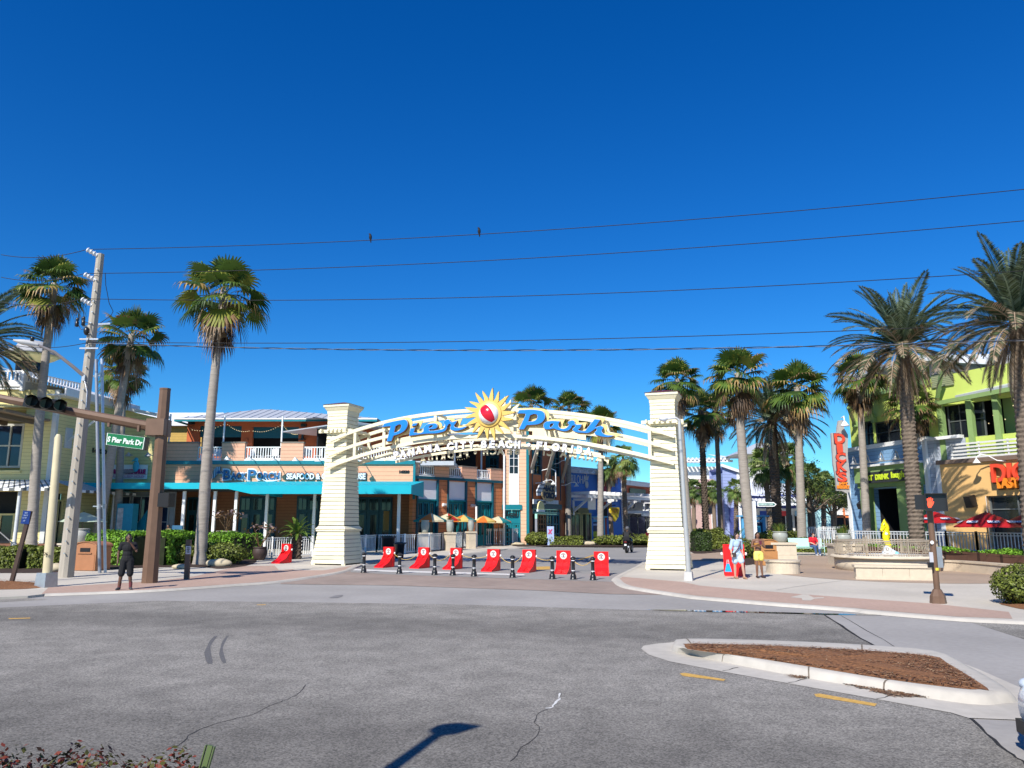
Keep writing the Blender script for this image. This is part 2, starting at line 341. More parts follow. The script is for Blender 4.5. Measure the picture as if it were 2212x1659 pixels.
def pavement(name,pts,kerb,mat,label,dz=PV):
 mb=MB();vs=[G(p,dz)if len(p)==2 else Vector((p[0],p[1],gz(p[1])+dz))for p in pts];n=len(vs)
 mb.add(vs,[tuple(range(n))]);lo=[v-Vector((0,0,dz+0.1))for v in vs];mb.add(vs+lo,[(i,(i+1)%n,n+(i+1)%n,n+i)for i in range(n)])
 o=ground(name,mb,mat,label)
 if o.data.polygons[0].normal.z<0:o.data.flip_normals()
 return o
def kerb(pts,label,wd=0.2,dz=PV):
 v=smooth_loop([G(p,dz)for p in pts],4,False);mb=MB();vs=[]
 for i,p in enumerate(v):
  t=(v[min(i+1,len(v)-1)]-v[max(i-1,0)]).normalized();n=Vector((-t.y,t.x,0));up=Vector((0,0,1))
  vs+=[p-n*0.10-up*(dz-0.006),p-n*0.05-up*0.012,p+n*0.0+up*0.006,p+n*wd+up*0.006]
 mb.add(vs,[(4*i+k,4*i+4+k,4*i+5+k,4*i+1+k)for i in range(len(v)-1)for k in range(3)],smooth=True);return ground("kerb",mb,KERB,label)
LK=[(-80,1297),(0,1290),(60,1287),(97,1283),(332,1274),(516,1261.5),(606,1254.5),(719,1238),(757,1229)]
pavement("pavement",LK+SK_L[1:]+[(1500,1166),W3(70,118),W3(-120,118),W3(-120,40)],None,WALK,"pale concrete pavement in front of the left buildings")
pavement("pavement",SK_R[::-1]+[(1511,1290),(1680,1304),(1843,1316),(1880,1320),(2067,1335),(2212,1342),(2600,1362),W3(120,20),W3(120,90),W3(60,90)],None,WALK,"pale concrete pavement of the plaza on the right")
kerb(LK[4:][::-1]if False else[(97,1283),(332,1274),(516,1261.5),(606,1254.5),(719,1238),(757,1229)],"low kerb of the left corner ramp",0.1)
kerb(SK_L+[(1500,1167.5)],"kerb along the left side of the side street")
kerb([(2600,1362),(2212,1342),(2067,1335),(1880,1320),(1843,1316),(1680,1304),(1511,1290),(1475,1285.5),(1371,1270),(1342,1262.5),(1330,1253),(1331,1245),(1377,1222),(1405,1205),(1450,1191),(1520,1182)][::-1][::-1][::-1][::-1],"curved kerb round the right corner")if False else None
kerb([(1520,1182),(1450,1191),(1405,1205),(1377,1222),(1331,1245),(1330,1253),(1342,1262.5),(1371,1270),(1475,1285.5),(1511,1290),(1680,1304),(1843,1316),(1880,1320),(2067,1335),(2212,1342),(2600,1362)],"curved kerb round the right corner")
sheet("paving_band",[(90,1283),(105,1269),(220,1262),(332,1256),(420,1245),(516,1223),(600,1222),(640,1232),(700,1232),(762,1222),(757,1228.5),(719,1237.5),(606,1254),(516,1261),(332,1273.5)],0.004,PINK,"pink brick paving of the left corner ramp",PV)
sheet("paving_band",[(1345,1246),(1475,1257),(1511,1265),(1736,1284),(1843,1292),(1880,1294.5),(2015,1304),(2179,1322),(2187,1336.5),(2067,1332),(1880,1317),(1843,1313),(1680,1301),(1511,1287.5),(1475,1283),(1371,1268),(1344,1260),(1336,1252)],0.004,PINK,"pink brick paving band along the right kerb",PV)
sheet("paving_band",[(1500,1194),(1560,1192),(1640,1194),(1640,1213),(1480,1212),(1450,1205)],0.004,PAVER,"tan paver strip behind the right tower",PV)
sheet("paving_band",[(1724,1200),(1818,1200),(1818,1226),(1724,1226)],0.004,PAVER,"tan paver ground in front of the green bench",PV)
cc=GP((1935,1238));pm=MB();vs=[cc+Vector((5.0*cos(a),5.2*sin(a),0))for a in[2*pi*i/48 for i in range(48)]]
for v in vs:v.z=gz(v.y)+PV+0.007
pm.add(vs,[tuple(range(48))]);ground("paving_circle",pm,PAVER,"round tan paver floor about the sculpture planter")
sheet("concrete_pad",zz(b2,(510,770),(940,738),(1240,800),(575,838)),0.007,WALK,"pale concrete triangle before the left tower",PV)
for q,lb in(([(1100,1158),(1500,1090),(2110,1010)],"pale joint slanting over the plaza concrete"),):
 mbx=strip("pavement_joint",zz(a4,*q),0.05,KERB,lb,PV+0.006)
sheet("pavement_stain",zz(a4,(1300,1230),(1480,1190),(1560,1195),(1640,1235),(1790,1232),(1780,1245),(1650,1252),(1600,1278),(1480,1275),(1470,1245)),0.008,WALK,"pale cement splash on the pink paving band",PV)
def bed(name,pts,hgt,mat,label,base=PV,amp=0.03):
 mb=MB();v=smooth_loop([G(p,base)for p in pts],3);c=sum(v,Vector())/len(v);n=len(v);rings=5;vs=[];rnd=random.Random(n)
 for k in range(rings):
  f=1-k/rings
  for p in v:vs.append(c+(p-c)*f+Vector((0,0,hgt*(1-f**3)+0.008+(rnd.uniform(-amp,amp)if k else 0))))
 vs.append(c+Vector((0,0,hgt)));fs=[]
 for k in range(rings-1):
  for i in range(n):fs.append((k*n+i,k*n+(i+1)%n,(k+1)*n+(i+1)%n,(k+1)*n+i))
 for i in range(n):fs.append(((rings-1)*n+i,(rings-1)*n+(i+1)%n,rings*n))
 mb.add(vs,fs,smooth=True);return ground(name,mb,mat,label)
bed("mulch_bed",zz(b1,(-300,1115),(0,1118),(400,1108),(640,1080),(600,1050),(450,1035),(200,1010),(0,1010),(-300,1010)),0.08,PINE,"brown pine straw bed at the left kerb")
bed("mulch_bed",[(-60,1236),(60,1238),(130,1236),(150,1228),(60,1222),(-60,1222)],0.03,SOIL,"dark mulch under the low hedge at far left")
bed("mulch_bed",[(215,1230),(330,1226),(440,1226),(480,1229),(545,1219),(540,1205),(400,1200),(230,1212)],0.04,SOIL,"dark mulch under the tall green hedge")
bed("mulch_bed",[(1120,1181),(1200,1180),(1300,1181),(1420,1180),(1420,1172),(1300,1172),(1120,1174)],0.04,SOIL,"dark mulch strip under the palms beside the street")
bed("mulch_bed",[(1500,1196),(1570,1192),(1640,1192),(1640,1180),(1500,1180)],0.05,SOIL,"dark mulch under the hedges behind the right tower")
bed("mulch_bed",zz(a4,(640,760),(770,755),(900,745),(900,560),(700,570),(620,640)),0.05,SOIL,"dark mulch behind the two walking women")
bed("mulch_bed",[(2178,1310),(2260,1322),(2400,1320),(2400,1290),(2178,1300)],0.05,PINE,"brown mulch under the clipped bush at far right")
OUT=zz(a1,(228,285),(300,254),(800,264),(1300,288),(1700,321),(1920,420),(2168,570),(2100,602),(1900,606),(1420,531),(1000,461),(620,389),(330,327),(240,312))
INN=zz(a1,(300,270),(335,262),(800,274),(1300,299),(1690,331),(1775,368),(2005,512),(1960,520),(1850,516),(1450,465),(1000,392),(660,338),(350,300),(312,290))
o_=smooth_loop([G(p)for p in OUT],3);i_=smooth_loop([G(p,0.13)for p in INN],3);n_=len(o_)
sheet("gutter",zz(a1,(55,292),(68,276),(150,263),(300,250),(800,260),(1300,284),(1720,318),(1960,410),(2300,560),(2300,700),(1900,684),(1800,654),(1400,581),(900,491),(520,423),(210,363),(100,327)),0.010,KERB,"pale concrete gutter apron round the island")
mb=MB();vs=[]
for k in range(n_):vs+=[o_[k]+Vector((0,0,0.0)),o_[k].lerp(i_[k],0.22)+Vector((0,0,0.075)),o_[k].lerp(i_[k],0.5)+Vector((0,0,0.065)),i_[k]+Vector((0,0,0.005))]
mb.add(vs,[(4*i+k,4*((i+1)%n_)+k,4*((i+1)%n_)+k+1,4*i+k+1)for i in range(n_)for k in range(3)],smooth=True)
ground("island_kerb",mb,KERB,"rounded concrete kerb of the traffic island","kerb")
KJ=M("kerb_joint_dirt",(.16,.13,.10),rough=.9,var=.4,scale=20)
for k_ in(3,9,30,34,36,27):
 mbj=MB();q_=[o_[k_],o_[k_].lerp(i_[k_],.22)+Vector((0,0,.078)),o_[k_].lerp(i_[k_],.5)+Vector((0,0,.068)),i_[k_]+Vector((0,0,.008))];d_=(o_[(k_+1)%n_]-o_[k_]).normalized()*.012
 for a_,b_ in zip(q_,q_[1:]):mbj.add([a_-d_+Vector((0,0,.003)),a_+d_+Vector((0,0,.003)),b_+d_+Vector((0,0,.003)),b_-d_+Vector((0,0,.003))],[(0,1,2,3)])
 ground("kerb_joint",mbj,KJ,"dirty joint across the rounded island kerb")
bed("island_mulch",INN,0.04,PINE,"brown pine straw filling the traffic island",0.125,0.02)
SAND=M("bare_sand",(0.33,0.28,0.22),rough=0.95,var=0.3,scale=10)
nb=MB();rr=random.Random(3)
def in_poly(p,poly):
 c=False;n=len(poly)
 for i in range(n):
  a,b=poly[i],poly[(i+1)%n]
  if(a.y>p.y)!=(b.y>p.y)and p.x<(b.x-a.x)*(p.y-a.y)/(b.y-a.y)+a.x:c=not c
 return c
def needles(poly,n,zb):
 xs=[p.x for p in poly];ys=[p.y for p in poly];k=0
 while k<n:
  p=Vector((rr.uniform(min(xs),max(xs)),rr.uniform(min(ys),max(ys)),0))
  if not in_poly(p,poly):continue
  a=rr.uniform(0,2*pi);t=Vector((cos(a),sin(a),rr.uniform(-.06,.10)))*rr.uniform(.04,.10);q=Vector((-t.y,t.x,0)).normalized()*.006
  p.z=gz(p.y)+zb+rr.uniform(.0,.02);mi=rr.choice((0,0,1,1,2));nb.add([p-q,p+q,p+t+q,p+t-q],[(0,1,2,3)],mi);k+=1
ic=sum((G(p)for p in INN),Vector())/len(INN)
needles([ic+(G(p,.13)-ic)*.97 for p in INN],5200,0.15)
needles([G(p)for p in zz(b1,(-200,1115),(400,1108),(640,1080),(600,1050),(450,1035),(-200,1010))],900,0.13)
needles([G(p)for p in zz(a1,(1185,490),(1420,530),(1700,570),(1480,566),(1400,545))],420,0.015)
needles([G(p)for p in zz(a1,(870,442),(1000,458),(940,462))],80,0.015)
nd=nb.build("pine_needles",[M("needles_dark",(.10,.045,.02),var=.3),M("needles_rust",(.30,.14,.06),var=.3),M("needles_pale",(.42,.27,.15),var=.3)])
tag(nd,"scattered rust brown pine needles on the island and kerb bed","pine needles",None,"stuff")
vb=MB();vb.add([Vector((x,y,gz(y)+.12))for x,y in((-40,12.7),(14,2.6),(14,-30),(-40,-30))],[(3,2,1,0)]);ground("verge",vb,WALK,"near pavement where the photographer stands")
# ================================================================== the entrance arch
TL=Vector((-8.65,39.1,0));TR=Vector((7.05,35.3,0));ADIR=TR-TL;AANG=math.degrees(atan2(ADIR.y,ADIR.x));ALEN=ADIR.length
AF=Frame(TL.x,TL.y,AANG)
arch=thing("entrance_arch","cream timber entrance arch between two tapering clapboard towers over the side street","arch",(TL+TR)/2+Vector((0,0,gz(37.2))))
def ring_box(mb,w0,w1,za,zb,c,rot,mi=0,cap=True):
 vs=[]
 for wd,z in((w0,za),(w1,zb)):
  for i,j in((-1,-1),(1,-1),(1,1),(-1,1)):
   x=i*wd/2;y=j*wd/2;vs.append((c.x+x*cos(rot)-y*sin(rot),c.y+x*sin(rot)+y*cos(rot),c.z+z))
 mb.add(vs,[(3,2,1,0),(4,5,6,7),(0,1,5,4),(1,2,6,5),(2,3,7,6),(3,0,4,7)],mi)
CAPR=M("maroon_metal_cap",(0.16,0.03,0.035),rough=0.5)
TROT=radians(-19)
for c in(TL,TR):
 c=Vector((c.x,c.y,gz(c.y)+PV))
 def wid(z):return 1.86-(z/1.62)*0.40 if z<1.62 else(1.40-(z-1.85)/4.6*0.30 if z<6.45 else 1.10)
 mb=MB(WORLD);z=0.06
 ring_box(mb,1.7,1.3,0.0,1.62,c,TROT,1);ring_box(mb,1.30,1.0,1.62,6.45,c,TROT,1);ring_box(mb,1.02,1.02,6.45,7.6,c,TROT,1)
 while z<7.45:
  if 1.56<z<1.86:z=1.90
  hb=0.172;ring_box(mb,wid(z)+0.035,wid(z+hb)+0.012,z,z+hb,c,TROT,0);z+=hb+0.022
 tw=mb.build("tower",[CREAM,CREAMD],arch)
 mb=MB(WORLD);ring_box(mb,1.62,1.62,1.60,1.70,c,TROT);ring_box(mb,1.70,1.44,1.70,1.86,c,TROT);mb.build("ledge",CREAM,tw,root_loc(arch))
 mb=MB(WORLD);ring_box(mb,1.16,1.18,7.45,7.62,c,TROT);ring_box(mb,1.22,1.44,7.62,7.80,c,TROT);ring_box(mb,1.48,1.48,7.80,7.92,c,TROT);mb.build("cornice",CREAM,tw,root_loc(arch))
 mb=MB(WORLD);ring_box(mb,1.56,0.1,7.922,8.10,c,TROT);mb.build("cap",CAPR,tw,root_loc(arch))
 mb=MB(WORLD);fx=Vector((cos(TROT),sin(TROT),0));fy=Vector((-sin(TROT),cos(TROT),0));zb=c+Vector((0,0,6.55))
 for sy in(-1,1):
  mb.bar(zb+fy*(sy*0.70)-fx*0.95,zb+fy*(sy*0.70)+fx*0.95,0.07,0.16);mb.bar(zb+fx*(sy*0.70)-fy*0.95+Vector((0,0,.02)),zb+fx*(sy*0.70)+fy*0.95+Vector((0,0,.02)),0.07,0.16)
  for k in(-0.36,-0.12,0.12,0.36):
   mb.bar(zb+fy*(sy*0.56)+fx*k+Vector((0,0,-.05)),zb+fy*(sy*0.84)+fx*k+Vector((0,0,.06)),0.09,0.12);mb.bar(zb+fx*(sy*0.56)+fy*k+Vector((0,0,-.05)),zb+fx*(sy*0.84)+fy*k+Vector((0,0,.06)),0.09,0.12)
 mb.build("trellis_collar",CREAM,tw,root_loc(arch))
 mb=MB(WORLD)
 for i,j in((-1,-1),(1,-1),(1,1),(-1,1)):
  q=c+fx*(i*0.84)+fy*(j*0.84);mb.box(q.x-.09,q.x+.09,q.y-.09,q.y+.09,c.z-.08,c.z+.07)
 mb.build("foot",CREAM,tw,root_loc(arch))
DF=0.82
R1=[z4(190,528),z4(450,425),c7(0,662),c7(700,520),c7(1300,437),c7(1800,393),c8(300,312),c8(750,352),c8(1500,428),c8(2212,545),z5(1560,443),z6(375,385)]
R2=[z4(175,645),z4(420,565),c7(60,895),c7(900,757),c7(1600,690),c8(250,605),c8(1000,628),c8(1850,722),c8(2212,785),z5(1540,568),z6(375,497)]
R3=[z4(165,742),z4(420,665),c7(100,1105),c7(700,1000),c7(1300,915),c7(1900,860),c8(0,785),c8(800,822),c8(1250,890),c8(1700,985),c8(2212,1072),z5(1500,640),z6(375,632)]
R4=[c7(150,1305),c7(600,1205),c7(1200,1105),c7(2000,1035),c8(0,955),c8(700,965),c8(1200,1020),c8(1720,1120)]
def rail_pts(px):return[Vector((a,0,b))for a,b in(AF.at(p,DF)for p in px)]
def fit_poly(pts,deg=4):
 import numpy as np
 s=[p.x for p in pts];z=[p.z for p in pts];co=np.polyfit(s,z,deg)
 return lambda x:float(np.polyval(co,x))
curves=[]
for px,hh,ww in((R1,0.17,0.13),(R2,0.16,0.12),(R3,0.17,0.13),(R4,0.13,0.06)):
 pts=rail_pts(px);f=fit_poly(pts,4 if px is not R4 else 3);s0,s1=pts[0].x,pts[-1].x;curves.append((f,s0,s1))
 for sgn in((1,-1)if px is not R4 else(1,-1)):
  d=DF*sgn-(0.08*sgn if px is R4 else 0);mb=MB(AF);n=48;vs=[]
  for i in range(n+1):
   s=s0+(s1-s0)*i/n;z=f(s)
   for a,b in((-1,-1),(1,-1),(1,1),(-1,1)):vs.append((s,d+a*ww/2,z+b*hh/2))
  fs=[(4*i+k,4*i+(k+1)%4,4*i+4+(k+1)%4,4*i+4+k)for i in range(n)for k in range(4)]+[(3,2,1,0),(4*n,4*n+1,4*n+2,4*n+3)]
  mb.add(vs,fs);mb.build("rail",CREAM,arch)
f1,f2,f3,f4=[c[0]for c in curves]
for px in(z4(385,600),c7(160,900),c7(1110,700),z5(440,400),c8(740,600),c8(1790,720),z5(1530,520)):
 s=AF.at(px,DF)[0];mb=MB(AF)
 for sg in(1,-1):mb.box(s-.07,s+.07,sg*DF-.05,sg*DF+.05,f3(s)-.1,f1(s)-.08)
 for ff in(f1,f2,f3):mb.box(s-.05,s+.05,-DF+.06,DF-.06,ff(s)-.05,ff(s)+.05)
 mb.bar((s,-DF+.06,f3(s)+.06),(s,DF-.06,f1(s)-.1),.07,.07)
 mb.build("cross_frame",CREAM,arch)
for(a,b)in((c7(230,900),c7(1080,900)),(c8(380,900),c8(1380,900))):
 sa=AF.at(a,DF)[0];sb=AF.at(b,DF)[0];n=10;mb=MB(AF)
 for i in range(n):
  u=sa+(sb-sa)*i/n;v=sa+(sb-sa)*(i+1)/n;za,zb_=f2(u)-.34,f2(v)-.34
  mb.add([(u,-.55,za),(v,-.55,zb_),(v,-.55,zb_+.3),(u,-.55,za+.3),(u,-.62,za),(v,-.62,zb_),(v,-.62,zb_+.3),(u,-.62,za+.3)],[(0,1,2,3),(7,6,5,4),(4,5,1,0),(3,2,6,7)])
 mb.build("cover_board",CREAM,arch)
BLUE=M("bright_blue_sign_face",(0.006,0.20,0.66),rough=0.4,var=0.05)
RUST=M("rust_brown_letter_side",(0.22,0.075,0.02),rough=0.55)
EDGE=M("pale_yellow_letter_edge",(0.75,0.58,0.24),rough=0.5)
SILV=M("pale_letter_trim",(0.5,0.6,0.68),rough=0.4)
def curve_shape(polys,depth,off,name,mat,fr,d,parent,res=2):
 cu=bpy.data.curves.new(name,'CURVE');cu.dimensions='2D';cu.fill_mode='BOTH';cu.extrude=depth/2;cu.offset=off;cu.resolution_u=4
 for pl in polys:
  sp=cu.splines.new('BEZIER');sp.bezier_points.add(len(pl)-1);sp.use_cyclic_u=True
  for b,p in zip(sp.bezier_points,pl):
   b.co=(p[0],p[1],0);b.handle_left_type=b.handle_right_type='VECTOR' if len(p)>2 else 'AUTO'
 o=bpy.data.objects.new(name,cu);COL.objects.link(o);dg=bpy.context.evaluated_depsgraph_get();me=bpy.data.meshes.new_from_object(o.evaluated_get(dg))
 bpy.data.objects.remove(o);bpy.data.curves.remove(cu);me.name=name
 mb=MB(fr);mb.add([(v.co.x,d+v.co.z,v.co.y)for v in me.vertices],[tuple(p.vertices)for p in me.polygons]);bpy.data.meshes.remove(me)
 return mb.build(name,mat,parent)
def px2(fn,pts,d):return[AF.at(fn(*p[:2]),d)+tuple(p[2:])for p in pts]
V=1
PI_P=[(128,697,V),(165,638,V),(480,572),(545,567),(588,605),(590,670),(550,750),(470,810),(330,862,V),(293,957,V),(210,968,V),(283,682,V)]
PI_H=[(365,688,V),(445,650),(478,665),(470,720),(420,780),(338,812,V)]
PI_I=[(690,640,V),(772,628,V),(755,670,V),(676,682,V)]
PI_ER=[(648,728,V),(728,718,V),(703,806,V),(880,792),(890,730),(935,668),(1040,638),(1130,650),(1142,690),(1110,728),(990,748),(985,765),(1200,752),(1262,730),(1290,660),(1262,618),(1300,575),(1370,572),(1390,605),(1500,590,V),(1478,640),(1450,680),(1500,715),(1690,690,V),(1650,722),(1420,760),(1385,730),(1400,660),(1372,640),(1330,680),(1310,745),(1240,790),(900,825),(625,862,V)]
PI_E=[(985,718),(1005,682),(1060,668),(1062,690),(1040,705)]
PA_P=[(222,372,V),(252,315,V),(610,322),(690,355),(714,425),(690,500),(610,560),(500,578),(385,585,V),(335,660,V),(250,660,V),(368,408,V),(400,385),(222,378,V)]
PA_P=[(222,374,V),(252,315,V),(610,322),(690,355),(714,425),(690,500),(610,560),(500,578),(385,585,V),(335,660,V),(250,660,V),(372,400,V),(360,376,V)]
PA_H=[(447,408,V),(540,384),(582,415),(565,480),(510,515),(408,526,V)]
PA_A=[(690,600),(708,550),(790,516),(978,518,V),(955,585),(985,640),(1080,648),(1130,610),(1152,578),(1130,545),(1165,510),(1238,512),(1258,565),(1375,575,V),(1345,640),(1310,670),(1345,690),(1440,692,V),(1610,480,V),(1708,490,V),(1610,632,V),(1720,600,V),(1762,625),(1735,690),(1780,748),(1942,775,V),(1905,792),(1690,775),(1612,735),(1650,672),(1640,650),(1560,690),(1500,722),(1400,722),(1240,695),(1215,660),(1262,605),(1215,590),(1180,640),(1110,688),(940,668),(870,645),(780,660),(710,645)]
PA_AH=[(800,605),(820,562),(878,552,V),(845,610),(808,628)]
dl=DF+0.42
for nm,fn,sets in(("blue_word_sign",c7,([PI_P,PI_H],[PI_I],[PI_ER,PI_E])),("blue_word_sign",c8,([PA_P,PA_H],[PA_A,PA_AH]))):
 for polys in sets:
  q=[px2(fn,p,dl)for p in polys]
  face=curve_shape(q,0.03,-0.004,nm,BLUE,AF,dl,arch)
  curve_shape(q,0.02,0.012,"letter_trim",SILV,AF,dl-0.022,face)
  curve_shape(q,0.16,0.014,"letter_side",RUST,AF,dl-0.115,face)
  q2=[[(x+0.08,z+0.03)+tuple(r)for x,z,*r in pl]for pl in q]
  curve_shape(q2[:1],0.05,0.09,"letter_backing",EDGE,AF,dl-0.225,face)
LET=[("P",c7(385,1222)),("A",c7(510,1192)),("N",c7(665,1165)),("A",c7(808,1130)),("M",c7(970,1105)),("A",c7(1140,1085)),("C",c7(1385,1060)),("I",c7(1500,1052)),("T",c7(1625,1042)),("Y",c7(1778,1035)),("B",c7(2010,1022)),("E",c7(2160,1020)),("A",c7(2335,1012)),("C",c8(68,932)),("H",c8(222,938)),("•",c8(425,940)),("F",c8(615,955)),("L",c8(755,968)),("O",c8(910,985)),("R",c8(1082,1000)),("I",c8(1205,1018)),("D",c8(1338,1035)),("A",c8(1495,1060))]
LETW=M("white_letter_face",(0.83,0.83,0.84),rough=0.4,var=0.03);LETG=M("grey_letter_edge",(0.22,0.21,0.24),rough=0.5)
LG={}
dq=DF+0.30
for ch,p in LET:
 s,z=AF.at(p,dq);s2=s+0.3;slope=(f4(s2)-f4(s-0.3))/0.6;hh=0.36 if ch!="•" else 0.16
 wd={"M":0.36,"I":0.075,"•":0.16,"O":0.37,"N":0.31,"C":0.33,"A":0.36}.get(ch,0.26)
 a=text_on(ch,AF,s,dq,z,wd,hh,LETW,arch,depth=0.05,bold=0.016 if ch!="•" else 0,tilt=math.atan(slope),name="letter")
 b=text_on(ch,AF,s,dq-0.06,z,wd+0.035,hh+0.035,LETG,a,depth=0.06,bold=0.018 if ch!="•" else 0,tilt=0,name="letter_edge");b.parent=a;b.location=(0,0,-0.058);b.rotation_euler=(0,0,0)
 sm=ALEN-s+0.55
 c_=text_on(ch,AF,sm,-dq,f4(sm)-0.12,wd,hh,CREAM,arch,depth=0.05,bold=0.016 if ch!="•" else 0,name="letter")
 sl_=math.atan((f4(sm+.3)-f4(sm-.3))/.6);c_.rotation_euler=(Matrix.Rotation(AF.ang+pi,4,'Z')@Matrix.Rotation(radians(90),4,'X')@Matrix.Rotation(-sl_,4,'Z')).to_euler()
SUNY=M("golden_sun_paint",(0.72,0.48,0.12),rough=0.45,var=0.05);SUNS=M("ochre_sun_edge",(0.45,0.25,0.05),rough=0.5)
sc0=AF.at((1056.8,895),DF+0.55)
def sun_poly(r0,r1,n=18):
 pl=[]
 for i in range(n):
  a=2*pi*i/n+0.13;big=r1 if i%2==0 else r1*0.93;wv=0.10 if i%2 else 0.0;h_=2*pi/n
  pts=[(-0.5,r0+.04),(-0.36+wv,r0+(big-r0)*.30),(-0.20-wv*.7,r0+(big-r0)*.62),(-0.10-wv*1.6,r0+(big-r0)*.84),(0.0-wv*2.0,big),(0.06-wv*1.2,r0+(big-r0)*.84),(0.17-wv*.7,r0+(big-r0)*.62),(0.36+wv,r0+(big-r0)*.28)]
  for k,(t,r)in enumerate(pts):pl.append((r*sin(a+t*h_),r*cos(a+t*h_),V))
 return pl
def sun(parent,dd,mat,mat2,dx,dz,sgn):
 pl=[tuple([p[0]+sc0[0]+dx,p[1]+sc0[1]+dz]+list(p[2:]))for p in sun_poly(0.60,1.27)]
 e=curve_shape([pl],0.06,0.0,"sun_emblem",mat,AF,dd,parent);curve_shape([pl],0.07,0.004,"sun_edge",mat2,AF,dd-sgn*0.07,e)
 mb=MB(AF);n=40
 for(ra,rb,da,db)in((0.60,0.47,0.10,0.13),(0.62,0.60,0.03,0.10)):
  vs=[]
  for i in range(n):
   a=2*pi*i/n;vs+=[(sc0[0]+dx+ra*cos(a),dd+sgn*da,sc0[1]+dz+ra*sin(a)),(sc0[0]+dx+rb*cos(a),dd+sgn*db,sc0[1]+dz+rb*sin(a))]
  mb.add(vs,[(2*i,2*((i+1)%n),2*((i+1)%n)+1,2*i+1)for i in range(n)],0,True)
 mb.build("sun_disc",mat,e);return e
em=sun(arch,DF+0.55,SUNY,SUNS,0,0,1);sun(arch,-DF-0.45,CREAM,CREAM,-0.05,0.0,-1)
ballm=bpy.data.materials.new("beach_ball_gores");ballm.use_nodes=True
_t=ballm.node_tree;_b=_t.nodes['Principled BSDF'];_b.inputs['Roughness'].default_value=0.25;_b.inputs['Coat Weight'].default_value=0.4
_tc=_t.nodes.new('ShaderNodeTexCoord');_n=_t.nodes.new('ShaderNodeTexNoise');_n.inputs['Scale'].default_value=2
_m=_t.nodes.new('ShaderNodeMix');_m.data_type='RGBA';_m.inputs[6].default_value=(.78,.78,.78,1);_m.inputs[7].default_value=(.84,.83,.82,1)
_t.links.new(_tc.outputs['Object'],_n.inputs['Vector']);_t.links.new(_n.outputs['Fac'],_m.inputs[0]);_t.links.new(_m.outputs[2],_b.inputs['Base Color'])
mb=MB(AF);vs=[];fs=[];ms=[];n,k=36,18
R_=Matrix.Rotation(radians(-36),3,'Y')@Matrix.Rotation(radians(8),3,'X')
for i in range(k+1):
 for j in range(n):
  th=pi*i/k;a=2*pi*j/n;v=R_@Vector((sin(th)*cos(a),sin(th)*sin(a),-cos(th)))*0.50;vs.append((sc0[0]+v.x,DF+0.58+v.y*0.85,sc0[1]+v.z))
for i in range(k):
 for j in range(n):fs.append((i*n+j,i*n+(j+1)%n,(i+1)*n+(j+1)%n,(i+1)*n+j));ms.append(1 if 6<=j<=11 and 2<=i<=k-3 else 0)
mb.add(vs,fs,0,True);mb.m=ms
mb.build("beach_ball",[ballm,M("red_gore",(0.62,0.01,0.03),rough=0.25,coat=0.4)],em)
def bollard():
 r=thing("bollard","","bollard",(0,0,0),0,"black bollards across the side street")
 mb=MB();mb.lathe([(.15,0),(.15,.03),(.125,.05),(.125,.12),(.11,.19),(.082,.22),(.088,.235),(.082,.25),(.088,.265),(.082,.28),(.088,.295),(.075,.31),(.075,.78),(.085,.79)],16);mb.build("post",BLACK,r)
 mb=MB();mb.lathe([(.078,.79),(.085,.80),(.125,.84),(.128,.855),(.10,.875),(.085,.90),(.04,.925),(.0,.93)],16)
 for a in range(8):mb.ball((.115*cos(a*pi/4),.115*sin(a*pi/4),.85),.022,6,4)
 mb.build("cap",BLACK,r)
 bw=M("reflective_white_band",(.75,.75,.75),rough=.3)if "reflective_white_band" not in bpy.data.materials else bpy.data.materials["reflective_white_band"]
 for z in(.34,.745):m2=MB();m2.lathe([(.0785,z),(.0785,z+.035)],16);m2.build("band",bw,r)
 return r
BP=[z4(458,1598),z4(747,1606),z4(1032,1616),z4(1180,1620),z5(107,1628),z5(420,1638),z5(742,1649),z5(912,1653),z5(1072,1659)]
ORD=["first","second","third","fourth","fifth","sixth","seventh","eighth","ninth"]
NB=["beside the left tower's right corner","in front of the rope before the second red barrier","between two red barriers, left of its close neighbour","covering the emblem of the third barrier","standing clear in the gap left of the fourth barrier","in the gap between the fourth and fifth barriers","just left of the sixth barrier","at the right edge of the sixth barrier","overlapping the last barrier"]
b0=bollard();b0.location=G(BP[0]);b0.scale=(.93,)*3;b0['label']="first black banded bollard from the left, "+NB[0]
for i,p in enumerate(BP[1:],1):place(b0,G(p),0.7*i,f"{ORD[i]} black bollard from the left, {NB[i]}")
EMB=M("barrier_emblem_print",(0.10,0.13,0.16),rough=.5);DISC=M("barrier_white_disc",(0.74,0.70,0.62),rough=.5);EMR=M("emblem_faded_red",(.35,.12,.14),rough=.5)
